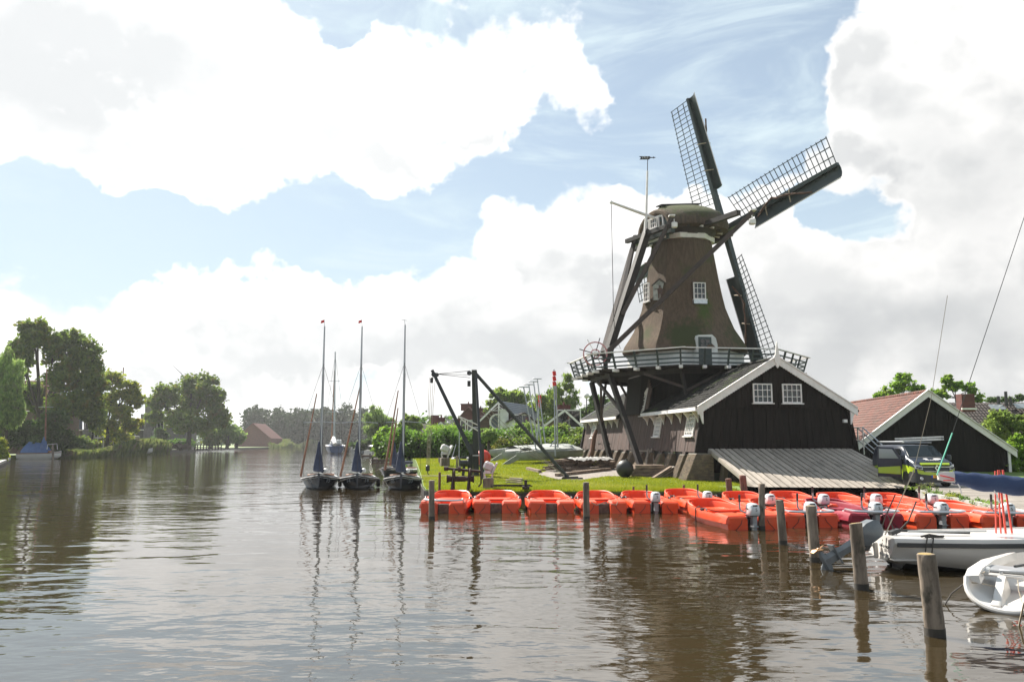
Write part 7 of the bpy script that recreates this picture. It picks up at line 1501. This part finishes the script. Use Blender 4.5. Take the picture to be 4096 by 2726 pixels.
for (p0, p1, own) in (((2022, 1804), (2180, 1796), c2), ((2085, 1797), (2228, 1783), c1)): part('boom', MB().tube([at(*p0, Y=66), at(*p1, Y=66.5)], .13, 8), M_white, own, True)
part('boom_rest', MB().tube([at(2195, 1792, Y=66), at(2226, 1748, Y=66)], .05, 5).tube([at(2110, 1820, Y=66), at(2130, 1790, Y=66)], .05, 5).tube([at(2045, 1830, Y=66), at(2045, 1802, Y=66)], .05, 5), M_alu, c1, True)
dc = at(1850, 1846, Y=76); dct = thing('small_catamaran', 'small stripped catamaran with two white floats on the lawn left of the crane mast', 'catamaran', (dc.x, 76, .9)); 
for fx in (1812, 1872): q = at(fx, 1838, Y=76); part('float', MB().loft([[q+Vector((x*k, y, z*k)) for x, z in ((-.25, 0), (-.12, -.3), (.12, -.3), (.25, 0), (.12, .25), (-.12, .25))] for y, k in ((-.3, .5), (0, 1), (2.5, 1), (3.5, .3))]), M_gel, dct, True)
part('crossbeam', MB().tube([at(1805, 1832, Y=76.5), at(1885, 1830, Y=76.5)], .08, 6).tube([at(1818, 1826, Y=78), at(1880, 1824, Y=78)], .07, 6), M_blackpaint, dct, True); part('mast', MB().tube([at(1836, 1826, Y=77), at(1838, 1700, Y=77)], .05, 6), M_alu, dct, True); part('shrouds', MB().tube([at(1808, 1830, Y=76.5), at(1824, 1775, Y=77)], .03, 4).tube([at(1880, 1828, Y=76.5), at(1893, 1776, Y=77)], .03, 4), M_alu, dct, True)
lp = at(2346, 1700, Y=88); lmp = thing('street_lamp', 'lamp post with a white globe in front of the dark trees beside the mill', 'street lamp', (lp.x, 88, 1)); part('post', MB().tube([Vector((lp.x, 88, .9)), at(2346, 1590, Y=88)], [.08, .05], 7), M_beam, lmp, True); part('globe', MB().ball(at(2346, 1581, Y=88), .30, 12, 8), M_white, lmp, True)
fp = at(2387, 1660, Y=80); fpl = thing('flagpole', 'white pole with a small red cloth beyond the far wing of the barn', 'flagpole', (fp.x, 80, 1)); part('pole', MB().tube([Vector((fp.x, 80, 1)), at(2391, 1606, Y=80)], .06, 6), M_white, fpl, True); part('flag', MB().prism([at(2390, 1608, Y=80), at(2384, 1612, Y=80), at(2382, 1624, Y=80), at(2390, 1622, Y=80)], (0, .05, 0)), M_red, fpl, True, smooth=0)

# ------------------------------------------------------------------ van
vp_ = Vector((20.25, 38.7, .50)); van = thing('delivery_van', 'dark blue van with lime green bands and its side door standing open', 'van', vp_, R(-2))
M_van = pmat('dark_blue_van_paint', (.020, .026, .040), (.024, .030, .046), (1, 1, 1), 2, .3, spec=.3, coat=.15); M_lime = pmat('lime_van_paint', (.38, .50, .02), (.36, .48, .02), (1, 1, 1), 2, .3, coat=.4); M_chrome = pmat('chrome_trim', (.70, .71, .72), rough=.15, metal=1.0); M_tyre = pmat('tyre_rubber', (.016, .016, .016), rough=.85); M_plate = pmat('orange_plate', (.80, .36, .02), rough=.5); M_lamp = pmat('headlamp_glass', (.42, .45, .50), rough=.08, spec=.9)
def vring(y, w, wt, zb, belt, zt): 
    h = [(0, zb), (w*.92, zb), (w, zb+.14), (w*1.005, belt*.7), (w, belt), (wt, zt-.07), (wt-.10, zt), (0, zt+.02)]
    return [Vector((x, y, z)) for x, z in h]+[Vector((-x, y, z)) for x, z in reversed(h[1:-1])]
part('body', MB().loft([vring(-.02, .70, .66, .30, .70, .86), vring(.10, .90, .86, .26, .88, 1.08), vring(.32, .965, .92, .24, 1.02, 1.22), vring(.95, .975, .93, .24, 1.22, 1.40), vring(1.25, .975, .86, .24, 1.26, 1.66), vring(1.72, .975, .80, .24, 1.26, 1.94), vring(2.3, .975, .80, .24, 1.26, 1.985), vring(4.7, .975, .80, .24, 1.26, 1.97), vring(4.98, .94, .78, .3, 1.26, 1.88)]), M_van, van, smooth=40)
part('windscreen', MB().prism([(-.82, .92, 1.405), (.82, .92, 1.405), (.71, 1.66, 1.93), (-.71, 1.66, 1.93)], (0, -.02, .03)), pmat('dark_windscreen', (.010, .016, .020), rough=.12, spec=.25), van, smooth=0)
part('wiper_panel', MB().prism([(-.86, .80, 1.365), (.86, .80, 1.365), (.83, .94, 1.425), (-.83, .94, 1.425)], (0, -.01, .012)), M_dgrey, van, smooth=0)
part('lime_bonnet_band', MB().prism([(-.66, .02, 1.03), (.66, .02, 1.03), (.69, .12, 1.11), (-.69, .12, 1.11)], (0, -.035, .035)), M_lime, van, smooth=0)
part('lime_bumper', MB().loft([[Vector((x, y, z)) for x, y, z in ((-1.0, .55, .72), (-.97, .20, .70), (-.72, -.05, .60), (0, -.09, .52), (.72, -.05, .60), (.97, .20, .70), (1.0, .55, .72))], [Vector((x, y, z)) for x, y, z in ((-1.0, .55, .98), (-.98, .20, .92), (-.76, -.02, .80), (0, -.10, .66), (.76, -.02, .80), (.98, .20, .92), (1.0, .55, .98))]], closed=False, cap=False), M_lime, van, flip=False, smooth=50)
part('bumper', MB().loft([[Vector((x, y, z)) for x, y, z in ((-.99, .6, .22), (-.96, .15, .20), (-.70, -.09, .20), (0, -.14, .20), (.70, -.09, .20), (.96, .15, .20), (.99, .6, .22))], [Vector((x, y, z)) for x, y, z in ((-.995, .6, .70), (-.97, .17, .69), (-.72, -.08, .60), (0, -.13, .52), (.72, -.08, .60), (.97, .17, .69), (.995, .6, .70))]], closed=False, cap=False), M_dgrey, van, flip=False, smooth=50)
gr = part('grille', MB().prism([(-.58, -.06, .72), (.58, -.06, .72), (.66, .0, .98), (-.66, .0, .98)], (0, -.03, 0)), M_blackpaint, van, smooth=0)
part('grille_bar', MB().box((0, -.055, .955), (1.30, .03, .025)).box((0, -.10, .735), (1.1, .03, .02)), M_chrome, gr, smooth=0)
dm = MB(); o4 = [(0, .15), (.105, 0), (0, -.15), (-.105, 0)]; i4 = [(0, .085), (.055, 0), (0, -.085), (-.055, 0)]
for k in range(4): a, b, c, d = o4[k], o4[(k+1) % 4], i4[(k+1) % 4], i4[k]; dm.prism([(q[0], -.13, .90+q[1]) for q in (a, b, c, d)], (0, -.03, 0))
part('badge', dm, M_chrome, gr, smooth=0)
for sg in (-1, 1):
    hl = part('headlight', MB().prism([(sg*.63, -.02, .80), (sg*.90, .09, .86), (sg*.945, .24, 1.06), (sg*.80, .05, 1.05), (sg*.64, -.01, .97)], (0, -.045, .015)), M_lamp, van, smooth=0); part('lamp_reflector', MB().box((sg*.74, -.035, .90), (.16, .03, .07)).box((sg*.86, .03, .93), (.10, .03, .06)), M_dgrey, hl, smooth=0)
    part('fog_lamp', MB().lathe((sg*.72, -.09, .40), [(0, 0), (.08, 0), (.07, .03), (0, .03)], 10, (0, -1, 0)), M_lamp, van)
    mr = part('wing_mirror', MB().bev((sg*1.12, .92, 1.38), (.20, .12, .28), .04), M_van, van)
    for y in (.95, 4.1):
        wh_ = part('wheel', MB().lathe((sg*.86, y, .33), [(0, -.11), (.30, -.11), (.335, -.07), (.335, .07), (.30, .11), (0, .11)], 20, (1, 0, 0)), M_tyre, van); part('rim', MB().lathe((sg*.965, y, .33), [(0, 0), (.2, 0), (.2, .02), (0, .02)], 14, (sg, 0, 0)), M_steel, wh_); part('wheel_arch', MB().lathe((sg*.90, y, .35), [(.345, -.1), (.375, -.1), (.375, .085), (.345, .085)], 20, (1, 0, 0)), M_blackpaint, van)
    part('flank_band', MB().prism([(sg*.982, .5, .70), (sg*.982, .62, .98), (sg*.982, 1.6, 1.06), (sg*.982, 3.0, 1.02), (sg*.982, 4.9, .85), (sg*.982, 4.9, .5), (sg*.982, 3.2, .62), (sg*.982, 1.9, .78), (sg*.982, 1.35, .60), (sg*.982, 1.35, .3)], (sg*.01, 0, 0)), M_lime, van, smooth=0)
    part('side_glass', MB().prism([(sg*.93, 1.42, 1.33), (sg*.93, 2.25, 1.33), (sg*.86, 2.25, 1.80), (sg*.86, 1.72, 1.80)], (sg*.05, 0, 0)), M_glass, van, smooth=0)
pl_ = part('number_plate', MB().bev((.06, -.155, .50), (.56, .02, .13), .008, (Vector((1, 0, 0)), Vector((0, 0, 1)), Vector((0, -1, 0)))) if False else MB().box((.06, -.155, .50), (.56, .02, .13)), M_plate, van, smooth=0); part('plate_band', MB().box((-.26, -.165, .50), (.06, .01, .12)), pmat('plate_blue', (.02, .08, .45), rough=.5), pl_, smooth=0); letter('VJV', .115, M_blackpaint, pl_, (-.08, -.168, .50), (1, 0, 0), (0, 0, 1), .002)
letter('eresde', .185, M_white, van, (.02, .36, 1.268), (1, 0, 0), (0, .63, .18), .004, 1.25)
lg = MB()
for cx, rx, ry in ((-.10, .20, .045), (.38, .20, .055)): lg.add([Vector((cx+rx*math.cos(a), .60+ry*1.6*math.sin(a), 1.318+ry*.45*math.sin(a))) for a in [2*math.pi*i/16 for i in range(16)]], [tuple(range(16))])
part('bonnet_logo', lg, M_white, van, smooth=0, flip=False)
dr_ = part('open_door', MB().prism([(-1.02, 1.38, .42), (-1.02, 1.30, 1.28), (-.98, 1.68, 1.86), (-1.0, 2.42, 1.88), (-1.02, 2.45, .42)], (-.06, 0, 0)), M_van, van, smooth=0)
# swing the door open about its front edge
RM = Matrix.Translation((-1.0, 1.36, 0)) @ Matrix.Rotation(R(58), 4, 'Z') @ Matrix.Translation((1.0, -1.36, 0)); dr_.data.transform(RM)
g_ = part('door_glass', MB().prism([(-1.0, 1.46, 1.32), (-1.0, 1.74, 1.78), (-1.0, 2.34, 1.80), (-1.0, 2.36, 1.32)], (-.10, 0, 0)), M_skyglass, dr_, smooth=0); g_.data.transform(RM); lb = part('lime_door_band', MB().prism([(-1.01, 1.40, .55), (-1.01, 1.40, .95), (-1.01, 2.42, .88), (-1.01, 2.42, .60)], (-.085, 0, 0)), M_lime, dr_, smooth=0); lb.data.transform(RM)
rk = part('roof_rack', MB().tube([(-.78, 1.9, 2.10), (.78, 1.9, 2.10)], .025, 6).tube([(-.78, 3.2, 2.10), (.78, 3.2, 2.10)], .025, 6).tube([(-.78, 4.5, 2.10), (.78, 4.5, 2.10)], .025, 6).tube([(-.74, 1.6, 2.13), (-.74, 4.7, 2.13)], .05, 7), M_tube, van)
ldr = thing('ladder', 'aluminium extension ladder lying across the roof rack of the van', 'ladder', vp_+Vector((.2, 2, 2.1)))
for z in (2.68, 2.80):
    a, b = vp_+Vector((-.15, 3.6, z-.5)), vp_+Vector((.95, 1.15, z-.42))
    for o_ in (0, .36): part('stile', MB().beam(a+Vector((o_, o_*.4, 0)), b+Vector((o_*.6, o_*.4, 0)), .035, .08), M_steel, ldr, True, smooth=0)
    for i in range(9): f_ = (i+.5)/9; part('rung', MB().tube([a.lerp(b, f_), a.lerp(b, f_)+Vector((.36-.14*f_, .14, 0))], .018, 6), M_steel, ldr, True)

# ------------------------------------------------------------------ air
hm = bpy.data.materials.new('haze'); hm.use_nodes = True; ht = hm.node_tree; ht.nodes.clear()
ho = ht.nodes.new('ShaderNodeOutputMaterial'); pv = ht.nodes.new('ShaderNodeVolumePrincipled'); ht.links.new(pv.outputs[0], ho.inputs['Volume'])
pv.inputs['Color'].default_value = (.97, .98, 1, 1); pv.inputs['Density'].default_value = .00018; pv.inputs['Anisotropy'].default_value = .35
hb = MB().box((0, 720, 12.2), (2020, 1580, 27)); hz_ = struct('haze', hb, hm, kind='stuff', smooth=0)
SC.cycles.volume_bounces = 0
